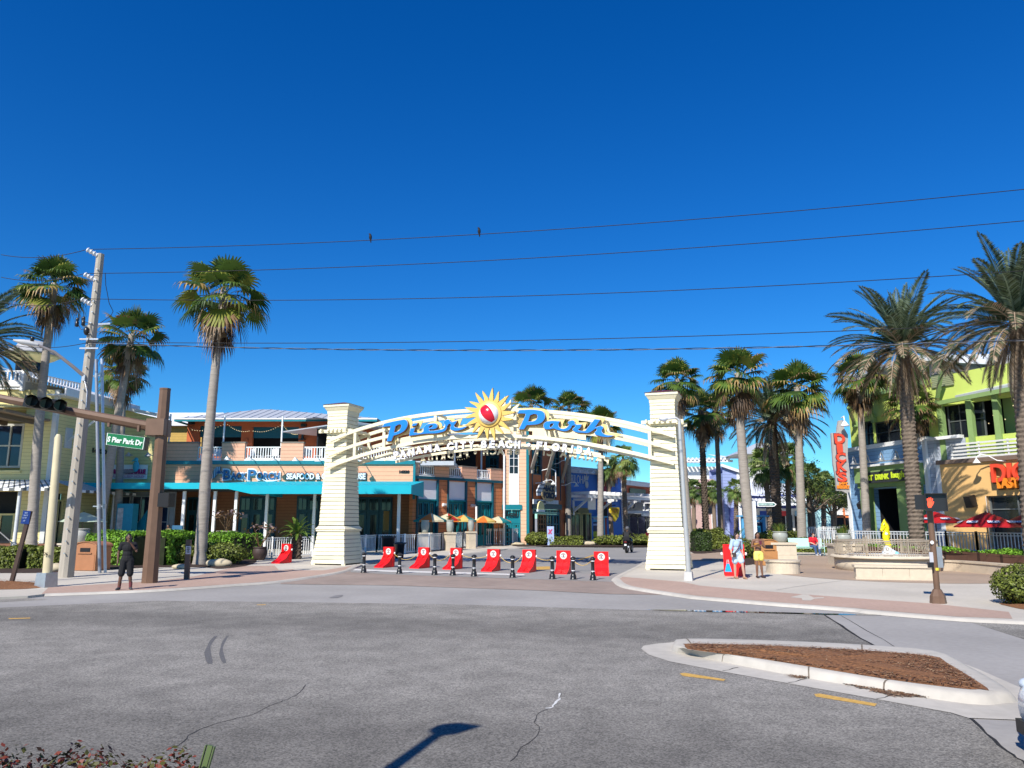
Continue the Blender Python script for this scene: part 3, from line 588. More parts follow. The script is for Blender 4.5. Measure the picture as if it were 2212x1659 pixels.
def barrier():
 r=thing("vehicle_barrier","","barrier",(0,0,0),0,"red wedge barriers closing the street")
 mb=MB();mb.box(-.29,.29,0,.10,.04,.93);mb.box(-.30,.30,-.012,.112,.90,.945);mb.box(-.30,-.27,-.02,.12,.04,.93);mb.box(.27,.30,-.02,.12,.04,.93);mb.build("panel",RED,r)
 pr=[(.10,.0),(-.72,.0),(-.72,.05),(-.60,.085),(-.40,.17),(-.24,.30),(-.14,.42),(-.05,.47),(.0,.47)]
 mb=MB();ny=len(pr);vs=[(-.27,y,z)for y,z in pr]+[(.27,y,z)for y,z in pr]
 mb.add(vs,[tuple(range(ny)),tuple(range(2*ny-1,ny-1,-1))]+[(i,(i+1)%ny,(i+1)%ny+ny,i+ny)for i in range(ny)])
 for x in(-.27,0,.27):mb.add([(x-.02,.0,.60),(x-.02,-.30,.22),(x-.02,-.68,.07),(x-.02,.0,.05),(x+.02,.0,.60),(x+.02,-.30,.24),(x+.02,-.68,.09),(x+.02,.0,.05)],[(0,1,5,4),(1,2,6,5),(0,3,2,1),(4,5,6,7)])
 mb.build("ramp_toe",RED,r)
 def disc(rad,y,n=28):m=MB();m.add([(rad*cos(2*pi*i/n),y,.735+rad*sin(2*pi*i/n))for i in range(n)]+[(rad*cos(2*pi*i/n),y+.02,.735+rad*sin(2*pi*i/n))for i in range(n)],[tuple(range(n))]+[(i,i+n,(i+1)%n+n,(i+1)%n)for i in range(n)]);return m
 d=disc(.15,-.012).build("emblem_disc",DISC,r)
 m=MB();n=24
 for(a0,a1_)in((.25,2.9),(3.5,4.2),(5.2,5.9)):
  st=[a0+(a1_-a0)*i/8 for i in range(9)];m.add([(rr_*cos(a),-.016,.735+rr_*sin(a))for a in st for rr_ in(.072,.10)],[(2*i,2*i+2,2*i+3,2*i+1)for i in range(8)])
 m.add([(.028*cos(a),-.016,.70+.05*sin(a))for a in[2*pi*i/10 for i in range(10)]],[tuple(range(10))]);m.build("emblem",EMB,d)
 m=MB();m.add([(.035*cos(a),-.0165,.765+.03*sin(a))for a in[2*pi*i/10 for i in range(10)]],[tuple(range(10))]);m.build("emblem_centre",EMR,d)
 m=MB();m.box(-.03,.03,-.03,.0,.50,.53);m.box(-.012,.012,-.03,0,.36,.44);m.build("latch",BLACK if False else RED,r)
 for s in(-1,1):m=MB();m.lathe([(.03,0),(.035,.05),(.02,.09)],8,(s*.34,.05,.62));m.box(s*.34-.05 if s>0 else s*.34,s*.34 if s>0 else s*.34+.05,.03,.07,.63,.66);m.build("hook",WHITE,r)
 return r
BR=[(z4(655,1552),-30,"red wedge barrier nearest the left tower"),(z4(940,1558),-30,"second red wedge barrier in the street row, counted from the left tower"),(z4(1203,1566),-28,"red wedge barrier whose emblem a bollard partly hides"),(z5(263,1582),-24,"fourth red barrier in the street row, with clear emblem between two bollards"),(z5(552,1590),-22,"fifth red barrier in the street row, just right of a lone bollard"),(z5(833,1602),-14,"sixth red barrier in the street row, set between two bollards"),(z5(1140,1616),-4,"last red barrier in the street row, nearest the right tower"),(z3(1165,1505),-26,"red wedge barrier standing alone on the pavement left of the left tower")]
q0=barrier();brs=[]
for i,(p,a,lb)in enumerate(BR):
 g=G(p)if i<7 else GP(p)
 if i==0:q0.location=g;q0.rotation_euler=(0,0,radians(a));q0['label']=lb;o=q0
 else:o=place(q0,g,radians(a),lb)
 brs.append((g,radians(a)))
p=GP(a4(505,925));o=place(q0,p,radians(165),"red barrier seen from behind the two walking women");o.scale=(1.35,1.3,1.3)
ROPE=M("yellow_rope",(.62,.42,.12),rough=.7,var=.2,scale=30)
for i in range(6):
 (g,a),(h,b)=brs[i],brs[i+1]
 p=g+Vector((cos(a)*.36,sin(a)*.36,.62));q=h+Vector((-cos(b)*.36,-sin(b)*.36,.62));pts=[p.lerp(q,t/12)-Vector((0,0,(.26 if i in(0,1,3,5)else .1)*4*(t/12)*(1-t/12)))for t in range(13)]
 mb=MB();mb.tube(pts,.014,6);o=mb.build("rope",ROPE);tag(o,f"sagging yellow rope between the {ORD[i]} and {ORD[i+1]} red barriers of the row","rope","yellow ropes between the red barriers")
# ================================================================== buildings
def wbox(fr,p0,p1,d0,d1,name,mat,parent,dref=None,grow=0.0):
 r=fr.rect(p0,p1,d1 if dref is None else dref);mb=MB(fr);mb.box(r[0]-grow,r[1]+grow,d0,d1,r[2]-grow,r[3]+grow);return mb.build(name,mat,parent)
def wall_holes(fr,s0,s1,z0,z1,holes,d,th,name,mat,parent):
 """flat wall with rectangular openings, built as strips between the hole edges"""
 xs=sorted(set([s0,s1]+[min(max(h[0],s0),s1)for h in holes]+[min(max(h[1],s0),s1)for h in holes]));mb=MB(fr)
 for a,b in zip(xs,xs[1:]):
  if b-a<1e-4:continue
  m=(a+b)/2;cuts=sorted([(max(h[2],z0),min(h[3],z1))for h in holes if h[0]<m<h[1]]);z=z0
  for c0,c1 in cuts:
   if c0>z+1e-3:mb.box(a,b,d-th,d,z,c0)
   z=max(z,c1)
  if z1>z+1e-3:mb.box(a,b,d-th,d,z,z1)
 return mb.build(name,mat,parent)
def window(fr,r,d,parent,fm,gm,nx=2,nz=2,fw=0.07,dep=0.10,name="window"):
 s0,s1,z0,z1=r;mb=MB(fr)
 mb.box(s0,s0+fw,d-dep,d+.03,z0,z1);mb.box(s1-fw,s1,d-dep,d+.03,z0,z1);mb.box(s0+fw,s1-fw,d-dep,d+.03,z0,z0+fw);mb.box(s0+fw,s1-fw,d-dep,d+.03,z1-fw,z1)
 for i in range(1,nx):x=s0+(s1-s0)*i/nx;mb.box(x-fw*.35,x+fw*.35,d-dep,d+.015,z0+fw,z1-fw)
 for i in range(1,nz):
  z=z0+(z1-z0)*i/nz
  for k in range(nx):
   a=s0+(s1-s0)*k/nx+fw*(1 if k==0 else .35);b=s0+(s1-s0)*(k+1)/nx-fw*(1 if k==nx-1 else .35);mb.box(a,b,d-dep,d+.012,z-fw*.35,z+fw*.35)
 o=mb.build(name,fm,parent);g=MB(fr);g.box(s0+fw*.5,s1-fw*.5,d-dep-.02,d-dep*.6,z0+fw*.5,z1-fw*.5);g.build("pane",gm,o);return o
def gooseneck(fr,s,d,z,parent,out=0.9,up=0.35,mat=None,side=0.0):
 mat=mat or LAMPW;mb=MB(fr);pts=[(s,d,z),(s+side*.3,d+out*.3,z+up*.1),(s+side*.6,d+out*.6,z+up*.8),(s+side*.85,d+out*.85,z+up),(s+side,d+out,z+up*.6),(s+side,d+out,z+up*.15)]
 mb.tube([fr_p for fr_p in pts],.035,6)
 o=mb.build("wall_lamp",mat,parent);m2=MB(fr);vs=[]
 for r,dz in((.05,.15),(.09,.05),(.20,-.10),(.23,-.13)):
  for j in range(12):a=2*pi*j/12;vs.append((s+side+r*cos(a),d+out+r*sin(a),z+up*.15+dz))
 m2.add(vs,[(12*i+j,12*i+(j+1)%12,12*i+12+(j+1)%12,12*i+12+j)for i in range(3)for j in range(12)]+[tuple(range(12))],0,True);m2.build("lamp_shade",mat,o);return o
def balustrade(fr,s0,s1,d,z0,z1,parent,mat,name="balustrade",step=0.14,pk=0.045,rails=2):
 mb=MB(fr);mb.box(s0,s1,d-.05,d+.05,z1-.08,z1);mb.box(s0,s1,d-.035,d+.035,z0+.06,z0+.13)
 if rails>2:mb.box(s0,s1,d-.03,d+.03,z1-.24,z1-.19)
 n=max(1,int((s1-s0)/step))
 for i in range(n+1):s=s0+(s1-s0)*i/n;mb.box(s-pk/2,s+pk/2,d-pk/2,d+pk/2,z0+.1,z1-.06)
 return mb.build(name,mat,parent)
BPF=Frame(-26.7,58.0,0);bp=thing("restaurant_building","peach and orange two storey restaurant with turquoise awning, roof deck and balustrades","building",(-16,60,gz(60)))
SBX=BPF.at(z4(860,800))[0]
zt,zb_=BPF.at(z3(700,635))[1],BPF.at(z3(700,800))[1]
sL=BPF.at((350,1000))[0]
mb=MB(BPF);mb.box(sL,SBX,-.35,0,zb_-.3,zt);mb.build("sign_band",PEACH,bp)
zq=BPF.at(z3(700,603))[1];mb=MB(BPF);mb.box(sL-.1,SBX+.12,-.35,.14,zt+.002,zq);mb.build("cornice_band",TEAL,bp)
mb=MB(BPF);mb.box(SBX-.02,SBX+.16,-.3,.12,zb_-1.2,zt);mb.build("corner_board",TEAL,bp)
text_on("16220",BPF,BPF.at(z4(788,780))[0],.03,BPF.at(z4(788,780))[1],0.78,.24,BLACK,bp,.03,.02,name="house_number")
zp=BPF.at(z3(700,446))[1];zd=zq
PARA=M("peach_shake_parapet",(0.74,0.40,0.26),rough=.7,var=.07,lines=(.27,.08,2),bump=.4,scale=6)
CAPB=M("brown_stone_coping",(.24,.20,.16),rough=.7)
segs=[(z3(115,500),z3(388,500)),(z3(602,500),z3(806,500)),(z3(1125,500),z3(1322,500)),(z4(190,500),z4(290,500))]
sg=[(BPF.at(a,.05)[0],BPF.at(b,.05)[0])for a,b in segs];sg[0]=(sL-.6,sg[0][1])
for a,b in sg:
 m=MB(BPF);m.box(a,b,-.42,.06,zd+.002,zp);o=m.build("parapet_pier",PARA,bp);m=MB(BPF);m.box(a-.04,b+.04,-.46,.10,zp+.002,zp+.09);m.build("coping",CAPB,o)
ze=BPF.at(z3(900,478))[1]
for a,b in[(sg[0][1],sg[1][0]),(sg[1][1],sg[2][0]),(sg[2][1],sg[3][0]),(sg[3][1],SBX-.1)]:
 m=MB(BPF);m.box(a+.01,b-.01,-.42,.09,zd+.002,zd+.10);m.build("deck_edge",WHITE,bp);balustrade(BPF,a+.02,b-.02,-.1,zd+.08,ze,bp,WHITE,step=.19,pk=.06)
deck=MB(BPF);deck.box(sL-.5,SBX+3,-16,-.45,zd-.3,zd+.02);deck.build("roof_deck",GREYM,bp)
UF=Frame(-26.7,66.0,0)
u0,u1=UF.at(z3(300,300))[0],UF.at(z3(1540,300))[0]+2.6;uz0=zd;uz1=UF.at(z3(700,238))[1]
hol=[UF.rect(z3(400,440),z3(780,296)),UF.rect(z3(870,472),z3(1285,304))];hol=[(h[0],h[1],uz0 if i else h[2]-1.0,h[3])for i,h in enumerate(hol)]
wall_holes(UF,u0,u1,uz0,uz1,hol,0,.3,"upper_wall",STUCCO,bp)
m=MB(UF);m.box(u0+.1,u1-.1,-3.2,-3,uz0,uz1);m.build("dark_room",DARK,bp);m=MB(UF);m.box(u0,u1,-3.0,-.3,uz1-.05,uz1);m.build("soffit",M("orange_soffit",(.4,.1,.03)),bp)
for h in hol:
 m=MB(UF);m.box(h[0]+.02,h[1]-.02,-.2,-.12,h[3]-.95,h[3]-.02);m.build("rolled_blind",M("teal_blind",(.01,.10,.13),rough=.5),bp)
 m=MB(UF);m.bar((h[0],-.06,h[3]),(h[1],-.06,h[3]),.07);m.build("lintel",TEALD,bp)
e0,e1=UF.at(z3(190,220),2.0)[0],u1+2.0;ez=UF.at(z3(700,243),2.0)[1];rz_=UF.at(z3(960,150),-4)[1];rs=UF.at(z3(965,150),-4)[0];rs2=rs+.5
m=MB(UF);A=[(e0,2.0,ez+.16),(e1,2.0,ez+.16),(e1,-10,ez+.16),(e0,-10,ez+.16),(rs-.3,-4,rz_),(rs2+.3,-4,rz_)]
m.add(A,[(0,1,5,4),(1,2,5),(2,3,4,5),(3,0,4),(3,2,1,0)]);rf=m.build("hipped_roof",GREYM,bp)
m=MB(UF);nrib=22
for i in range(1,nrib):
 s=e0+(e1-e0)*i/nrib;t=min(1,(s-e0)/(rs-.3-e0)if s<rs else(e1-s)/(e1-rs2-.3));t=max(0,min(1,t));m.bar((s,2.0,ez+.18),(s,2.0-6*t,ez+.18+(rz_-ez-.16)*t),.05,.06)
m.build("standing_seam",GREYM,rf)
m=MB(UF);m.box(e0,e1,1.98,2.06,ez-.12,ez+.05);m.box(e0-.05,e0,-10,2.06,ez-.12,ez+.05);m.build("fascia",TEAL,rf);m=MB(UF);m.box(e0,e1,2.0,2.10,ez+.052,ez+.15);m.build("gutter",WHITE,rf)
for(a,b)in((z3(632,205),z3(618,440)),(z3(1142,212),z3(1133,445)),(z3(153,190),z3(137,435))):
 s,zt_=BPF.at(a,-.5);m=MB(BPF);m.tube([(s,-.5,zp-.2),(s,-.5,zt_)],.07,8);m.build("mast",WHITE,bp)
for px in(z3(345,270),z3(1330,290)):
 s,z=UF.at(px);m=MB(UF);m.box(s-.22,s+.22,.01,.35,z-.14,z+.1);m.build("floodlight",BLACK,bp)
s,z=UF.at(z3(818,425));m=MB(UF);m.tube([(s,.01,z),(s,.12,z)],.2,10);m.build("wall_lamp",STUCCO,bp)
s,z=UF.at(z3(1318,410));m=MB(UF);m.lathe([(.3,-.1),(.3,-.02),(.1,.1),(.1,.35),(.02,.55)],8,(s,.3,z))if False else m.box(s-.25,s+.25,.01,.5,z-.12,z-.04);m.box(s-.08,s+.08,.05,.2,z-.04,z+.5);m.build("bracket_lamp",BLACK,bp)
BULB=M("warm_bulbs",(1,.75,.4),emit=.8)
def string(fr,pts,parent,n=14,sag=.35):
 m=MB(fr);bl=MB(fr)
 for a,b in zip(pts,pts[1:]):
  q=[(a[0]+(b[0]-a[0])*t/n,a[1]+(b[1]-a[1])*t/n,a[2]+(b[2]-a[2])*t/n-sag*4*(t/n)*(1-t/n))for t in range(n+1)];m.tube(q,.008,4)
  for p in q[1:-1]:bl.ball((p[0],p[1],p[2]-.05),.026,6,4)
 o=m.build("string_light",BLACK,parent);bl.build("bulbs",BULB,o)
string(UF,[(UF.at(z3(320,320),1.6)[0],1.6,UF.at(z3(320,320),1.6)[1]),(UF.at(z3(640,262),1.6)[0],1.6,UF.at(z3(640,262),1.6)[1]),(UF.at(z3(860,330),1.6)[0],1.6,UF.at(z3(860,330),1.6)[1]),(UF.at(z3(1140,270),1.6)[0],1.6,UF.at(z3(1140,270),1.6)[1]),(UF.at(z3(1280,360),1.6)[0],1.6,UF.at(z3(1280,360),1.6)[1])],bp)
SGB=M("restaurant_sign_blue",(.02,.13,.30),rough=.4);SGW=M("restaurant_sign_white",(.72,.78,.82),rough=.4);SGN=M("sign_navy_edge",(.015,.03,.07))
def sign_text(txt,a,b,fr,d,front,back,parent,bold=.012,edge=.08,shear=0.0,name="lettering",fd=.05):
 r=fr.rect(a,b,d);o=text_on(txt,fr,(r[0]+r[1])/2,d,(r[2]+r[3])/2,r[1]-r[0],r[3]-r[2],front,parent,fd,bold,shear,name)
 if back is not None:
  q=text_on(txt,fr,0,0,0,r[1]-r[0]+edge*.8,r[3]-r[2]+edge,back,o,fd,bold+.02,shear,"letter_edge");q.location=(0,0,-fd-.01);q.rotation_euler=(0,0,0)
 return o
sign_text("the",z3(556,716),z3(612,690),BPF,.16,SGB,SGW,bp,.02,.06,.3)
for t,a,b in(("B",z3(612,768),z3(680,682)),("ACK",z3(682,765),z3(822,712)),("P",z3(832,772),z3(908,682)),("ORCH",z3(908,768),z3(1112,708))):sign_text(t,a,b,BPF,.16,SGB,SGW,bp,.014,.2)
m=MB(BPF);pts=[BPF.at(z3(x,y),.16)for x,y in((960,768),(1000,785),(1060,782),(1130,765))];m.tube([(p[0],.16,p[1])for p in pts],[.02,.06,.06,.01],6);m.build("sign_swoosh",SGW,bp)
SW=SGW;sign_text("SEAFOOD & OYSTER HOUSE",z3(1172,768),z4(474,792),BPF,.16,SGW,SGN,bp,.02,.14)
tow=[BPF.at(z3(x,y),.14)for x,y in((515,762),(528,690),(552,658),(592,655),(590,690),(560,720),(540,752))]
m=MB(BPF);n=len(tow);m.add([(x,.14,z)for x,z in tow]+[(x,.06,z)for x,z in tow],[tuple(range(n))]+[(i,(i+1)%n,(i+1)%n+n,i+n)for i in range(n)]);m.build("striped_emblem",M("navy_white_stripes",(.35,.45,.55),lines=(.16,.45,0)),bp)
for x,y in((695,600),(893,605),(1092,605),(1287,608),(1482,612)):
 s,z=BPF.at(z3(x,y),.1);gooseneck(BPF,s,.14,z+.05,bp,1.1,.1)
s,z=BPF.at(z4(463,708),.1);gooseneck(BPF,s,.14,z+.05,bp,1.1,.1)
GF=Frame(-26.7,61.5,0);gw=gz(61.5)+PV;gtop=zb_-.1
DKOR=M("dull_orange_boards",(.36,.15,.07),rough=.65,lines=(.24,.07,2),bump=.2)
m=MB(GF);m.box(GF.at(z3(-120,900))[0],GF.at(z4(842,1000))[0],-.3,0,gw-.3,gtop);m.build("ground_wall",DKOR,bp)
for a,b,nx in((z3(275,1290),z3(505,925),2),(z3(740,1290),z3(1085,918),3),(z3(1250,1290),z3(1470,915),2),(z4(383,1290),z4(692,985),3)):
 r=GF.rect(a,b,.12);m=MB(GF);m.box(r[0],r[1],.002,.12,gw,r[3]);o=m.build("door_surround",TEALD,bp)
 wdt=(r[1]-r[0])/nx;hz=r[3]-gw
 for i in range(nx):
  x0=r[0]+wdt*i+.08;x1=r[0]+wdt*(i+1)-.08;window(GF,(x0,x1,gw+hz*.72,r[3]-.1),.18,o,TEALD,GLASS,2,1,.06,.05,"transom");window(GF,(x0,x1,gw+.1,gw+hz*.68),.18,o,TEALD,GLASS,1,1,.16,.05,"door")
r=GF.rect(z3(783,1108),z3(847,1062),.22);m=MB(GF);m.box(r[0],r[1],.19,.2,r[2],r[3]);m.build("notice",M("grey_paper",(.35,.37,.42)),bp)
r=GF.rect(z4(615,1255),z4(665,1098),.22);m=MB(GF);m.box(r[0],r[1],.19,.22,r[2],r[3]);m.build("plywood_panel",M("tan_panel",(.35,.2,.06)),bp)
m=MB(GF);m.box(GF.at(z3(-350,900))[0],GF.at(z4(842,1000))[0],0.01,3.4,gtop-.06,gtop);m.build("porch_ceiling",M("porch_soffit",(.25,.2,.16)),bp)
AWT=M("turquoise_canvas_top",(.02,.42,.50),rough=.7,var=.06)
dA=5.0;l0=BPF.at(z2(530,742),dA);l1=BPF.at(z3(660,852),dA);l2=BPF.at(z3(660,797),dA)
m=MB(BPF);m.box(l0[0],l1[0],dA-.05,dA,l1[1],l2[1]);m.build("awning_valance",AWN,bp)
m=MB(BPF);m.quad((l0[0],dA,l2[1]),(l1[0],dA,l2[1]),(l1[0],0.02,l2[1]+.22),(l0[0],.02,l2[1]+.22));m.quad((l0[0],dA,l2[1]-.06),(l0[0],.02,l2[1]+.16),(l1[0],.02,l2[1]+.16),(l1[0],dA,l2[1]-.06));m.build("awning_top",AWT,bp)
dB=7.2;rA=BPF.at(z3(860,882),dB);rB=BPF.at(z4(842,972),dB);rT=BPF.at(z3(860,820),dB)[1];wt=zb_+.12;sA=rA[0];sB=rB[0]+.0;rb_=(rA[1]+rB[1])/2
m=MB(BPF);m.box(sA,sB,dB-.05,dB,rb_,rT);m.box(sA,sA+.05,0.3,dB-.05,rb_,rT);m.build("awning_valance",AWN,bp)
m=MB(BPF);m.quad((sA,dB,rT),(sB,dB,rT),(sB,.02,wt),(sA,.02,wt));m.add([(l1[0],dA,l1[1]),(sA,dB,rb_),(sA,dB,rT),(l1[0],dA,l2[1]),(l1[0],.02,wt),(sA,.02,wt)],[(0,1,2,3),(3,2,5,4)]);m.add([(sB,dB,rT),(sB,.02,wt),(sB,.02,rb_),(sB,dB,rb_)],[(0,1,2,3)]);m.build("awning_top",AWN,bp)
m=MB(BPF)
for i in range(9):t=i/8;m.bar((l0[0]+.3,.1+t*4.7,l1[1]+.05),(sB-.2,.1+t*4.7,l1[1]+.05),.05,.08)
for i in range(16):s=l0[0]+.5+(sB-l0[0]-1)*i/15;m.bar((s,.2,l1[1]+.14),(s,dA-.1,l1[1]+.14),.05,.05)
m.build("awning_frame",M("dark_frame_tubes",(.05,.06,.06)),bp)
for x,y in((247,1255),(522,1240),(713,1225),(985,1270),(1410,1240)):
 s,_z=BPF.at(z3(x,y),4.2);m=MB(BPF);m.box(s-.09,s+.09,4.1,4.28,gz(54)-.1,rb_+.3);m.build("awning_post",WHITE,bp)
s,_z=BPF.at(z4(738,1270),4.8);m=MB(BPF);m.box(s-.1,s+.1,4.7,4.9,gz(53)-.1,rb_+.3);m.build("awning_post",WHITE,bp)
dr=[BPF.at(z2(*p),3)for p in((1195,950),(1180,1130),(1120,1150),(1040,1155),(1100,1080))];n=len(dr);m=MB(BPF)
m.add([(x,3+.25*(i%2),z)for i,(x,z)in enumerate(dr)]+[(x,2.85,z)for x,z in dr],[tuple(range(n)),tuple(range(2*n-1,n-1,-1))]+[(i,i+n,(i+1)%n+n,(i+1)%n)for i in range(n)]);m.build("canvas_drape",M("teal_canvas",(.004,.20,.27),rough=.8),bp)
B2=Frame(BPF.w(SBX,0,0).x,58.0,48);s_end=B2.at((1086,1100))[0]
def zline(fr,d,*px):q=[fr.at(p,d)[1]for p in px];return sum(q)/len(q)
bz0=gz(62);zpar=zline(B2,0,z4(880,706),z4(1300,748));zdk=zline(B2,0,z4(960,822),z4(1200,838));ztb=zline(B2,0,z4(960,838),z4(1200,855))
sbay=[(B2.at(z4(892,900))[0],B2.at(z4(1058,900))[0]),(B2.at(z4(1140,900))[0],B2.at(z4(1288,900))[0]),(B2.at(z4(1366,900))[0],B2.at(z4(1503,900))[0])]
sbay2=(B2.at(z5(265,900))[0],B2.at(z5(328,900))[0])
zsh=zline(B2,0,z4(975,1000),z4(1215,1010))
wall_holes(B2,0,s_end,bz0-.3,zdk,[(a,b,bz0-.3,ztb-.05)for a,b in sbay],0,.4,"street_wall",ORANGE,bp)
m=MB(B2);m.box(-.02,s_end,.0,.13,ztb,zdk+.05);m.build("belt_course",TEALD,bp)
SHADE=M("grey_roller_screen",(.78,.76,.78),rough=.8,var=.04,scale=2)
for a,b in sbay:
 m=MB(B2);m.box(a+.06,b-.06,-.16,-.10,zsh,ztb-.06);m.build("roller_screen",SHADE,bp)
 for q in(a,b):m=MB(B2);m.box(q-.07,q+.07,-.2,.08,bz0,ztb-.002);m.build("bay_post",TEALD,bp)
 m=MB(B2);m.box(a+.07,b-.07,-.3,-.2,bz0,zsh);o=m.build("bay_frame",TEAL,bp);w_=(b-a-.3)/3
 for i in range(3):
  x0=a+.15+w_*i;window(B2,(x0+.04,x0+w_-.04,bz0+.9,bz0+(zsh-bz0)*.62),-.16,o,TEAL,GLASS,1,1,.07,.04);window(B2,(x0+.04,x0+w_-.04,bz0+(zsh-bz0)*.66,zsh-.25),-.16,o,TEAL,GLASS,2,1,.07,.04,"transom")
 m=MB(B2);m.box(a+.07,b-.07,-.2,.02,zsh-.12,zsh-.002);m.build("screen_rail",TEAL,bp)
blk=[(0,B2.at(z4(905,760))[0]),(B2.at(z4(1030,770))[0],B2.at(z4(1146,780))[0]),(B2.at(z4(1250,790))[0],B2.at(z4(1371,800))[0]),(B2.at(z5(240,800))[0],s_end)]
for a,b in blk:m=MB(B2);m.box(a,b,-.4,.05,zdk+.052,zpar);o=m.build("parapet_pier",PARA,bp);m=MB(B2);m.box(a-.03,b+.03,-.43,.08,zpar+.002,zpar+.08);m.build("coping",CAPB,o)
for(a,b),(c_,d_)in zip(blk,blk[1:]):m=MB(B2);m.box(b+.01,c_-.01,-.3,.1,zdk+.052,zdk+.13);m.build("deck_edge",WHITE,bp);balustrade(B2,b+.02,c_-.02,-.1,zdk+.12,zpar-.12,bp,WHITE,step=.2,pk=.06)
U2=Frame(*(B2.w(-1.0,-4.2,0).xy),48);zu1=zdk+3.9
ur=[U2.rect(z4(1020,720),z4(1110,650)),U2.rect(z4(1130,740),z4(1330,640))]
hs=[(U2.at(z4(1010,700))[0],U2.at(z4(1108,700))[0],zdk,zdk+3.3),(U2.at(z4(1120,700))[0],U2.at(z4(1385,700))[0],zdk,zdk+3.3)]
ue=U2.at((1080,1000))[0]+1.5
wall_holes(U2,-3.0,ue,zdk-.2,zu1,hs,0,.3,"upper_wall",STUCCO,bp)
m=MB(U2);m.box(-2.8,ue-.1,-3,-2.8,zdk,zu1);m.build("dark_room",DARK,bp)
m=MB(U2);q0_,q1_=U2.at(z4(1445,740))[0],U2.at(z4(1545,740))[0];m.box(q0_,q1_,.002,.12,zdk,zdk+3.1);o=m.build("door_surround",TEALD,bp);window(U2,(q0_+.25,q1_-.25,zdk+.2,zdk+2.5),.18,o,TEALD,GLASS,2,3,.12,.05,"door")
for px in(z4(1115,700),z4(1333,720)):s=U2.at(px)[0];m=MB(U2);m.tube([(s,1.2,zdk),(s,1.2,zu1)],.08,8);m.build("deck_post",WHITE,bp)
m=MB(U2);m.add([(-3.5,2.0,zu1),(ue+.5,2.0,zu1),(ue+.5,-7,zu1+1.5),(-3.5,-7,zu1+1.5)],[(0,1,2,3)]);m.box(-3.5,ue+.5,1.95,2.05,zu1-.14,zu1-.001);m.box(-3.5,ue+.5,-7,1.95,zu1-.1,zu1-.02);m.build("street_roof",GREYM,bp)
string(U2,[(U2.at(z4(1140,650),1)[0],1,U2.at(z4(1140,650),1)[1]),(U2.at(z4(1330,640),1)[0],1,U2.at(z4(1330,640),1)[1])],bp,10)
for i,px in enumerate((z4(1100,1048),z4(1330,1055),z5(90,1055))):s,z=B2.at(px);m=MB(B2);m.box(s-.1,s+.1,.002,.16,z-.12,z+.12);m.box(s-.16,s+.1,.16,.3,z-.05,z+.1);m.build("wall_lamp",WHITE,bp)
c2=B2.w(s_end,0.3,0);B3=Frame(c2.x,c2.y,8);e3=B3.at((1137,1000))[0];tz1=B3.at(z5(430,420))[1];g3=gz(c2.y)
r1=B3.rect(z5(390,800),z5(470,606));r1=(r1[0],r1[1],r1[2],tz1-.6);r2=B3.rect(z5(390,1046),z5(470,800));r3_=B3.rect(z5(343,1262),z5(486,1052));r3_=(r3_[0],r3_[1],g3,r3_[3])
PEACH2=M("light_peach_boards",(0.80,0.50,0.32),rough=.6,var=.05,lines=(.3,.07,2),bump=.3)
wall_holes(B3,0,e3,g3-.3,tz1,[r1,r3_],0,.35,"tower_wall",PEACH2,bp)
window(B3,r1,-.05,bp,WHITE,GLASS,2,5,.06,.12,"tall_window");m=MB(B3);m.box(r2[0],r2[1],.002,.06,r2[2],r2[3]-.01);m.build("white_panel",WHITE,bp)
m=MB(B3);m.box(r3_[0]-.08,r3_[1]+.08,-.3,.1,r3_[3]-.35,r3_[3]+.05);m.build("door_head",TEAL,bp);text_on("16220",B3,(r3_[0]+r3_[1])/2,.13,B3.at(z5(420,1126))[1],.9,.26,BLACK,bp,.03,.02,name="house_number")
wd3=(r3_[1]-r3_[0])/2;hz=r3_[3]-.36-g3
for i in range(2):
 x0=r3_[0]+wd3*i+.02;window(B3,(x0,x0+wd3-.04,g3+hz*.78,r3_[3]-.37),-.1,bp,TEAL,GLASS,3,1,.1,.1,"transom");window(B3,(x0,x0+wd3-.04,g3,g3+hz*.62),-.1,bp,TEAL,GLASS,3,5,.14,.1,"door")
m=MB(B3);m.box(r3_[0],r3_[1],-.25,-.04,g3+hz*.62,g3+hz*.78);m.build("door_lintel",TEAL,bp)
m=MB(B3);m.tube([(-.12,.12,g3),(-.12,.12,zpar+1.2),(-.5,.12,zpar+1.9),(-2.2,-.6,zpar+2.0)],.09,8);m.build("drainpipe",WHITE,bp)
m=MB(B3);m.box(e3-.02,e3+.2,-.2,.12,g3,tz1);m.build("corner_board",TEAL,bp)
c3_=B3.w(e3+.1,0,0);B4=Frame(c3_.x,c3_.y,62);e4=B4.at((1222,1100))[0];g4=gz(72)
w4=[B4.rect(z5(580,800),z5(650,606)),B4.rect(z5(735,812),z5(800,610))];w4=[(a,b,c,tz1-.6)for a,b,c,d in w4];st=B4.rect(z5(582,1300),z5(806,1052));st=(st[0],st[1],g4,st[3])
BRICKO=M("rust_orange_render",(.50,.16,.065),rough=.7,var=.06)
wall_holes(B4,0,e4,g4-.3,tz1,w4+[st],0,.35,"street_front",BRICKO,bp)
for r in w4:window(B4,r,-.05,bp,TEALD,GLASS,2,4,.08,.12,"tall_window")
for r in w4:
 for q in(r[0]-.1,r[1]+.02):m=MB(B4);m.box(q,q+.08,.002,.06,st[3]+.4,tz1);m.build("trim_strip",TEALD,bp)
m=MB(B4);m.box(st[0]-.1,st[1]+.1,-.3,.12,st[3]-.4,st[3]+.06);m.build("shop_head",TEALD,bp)
ws=(st[1]-st[0])
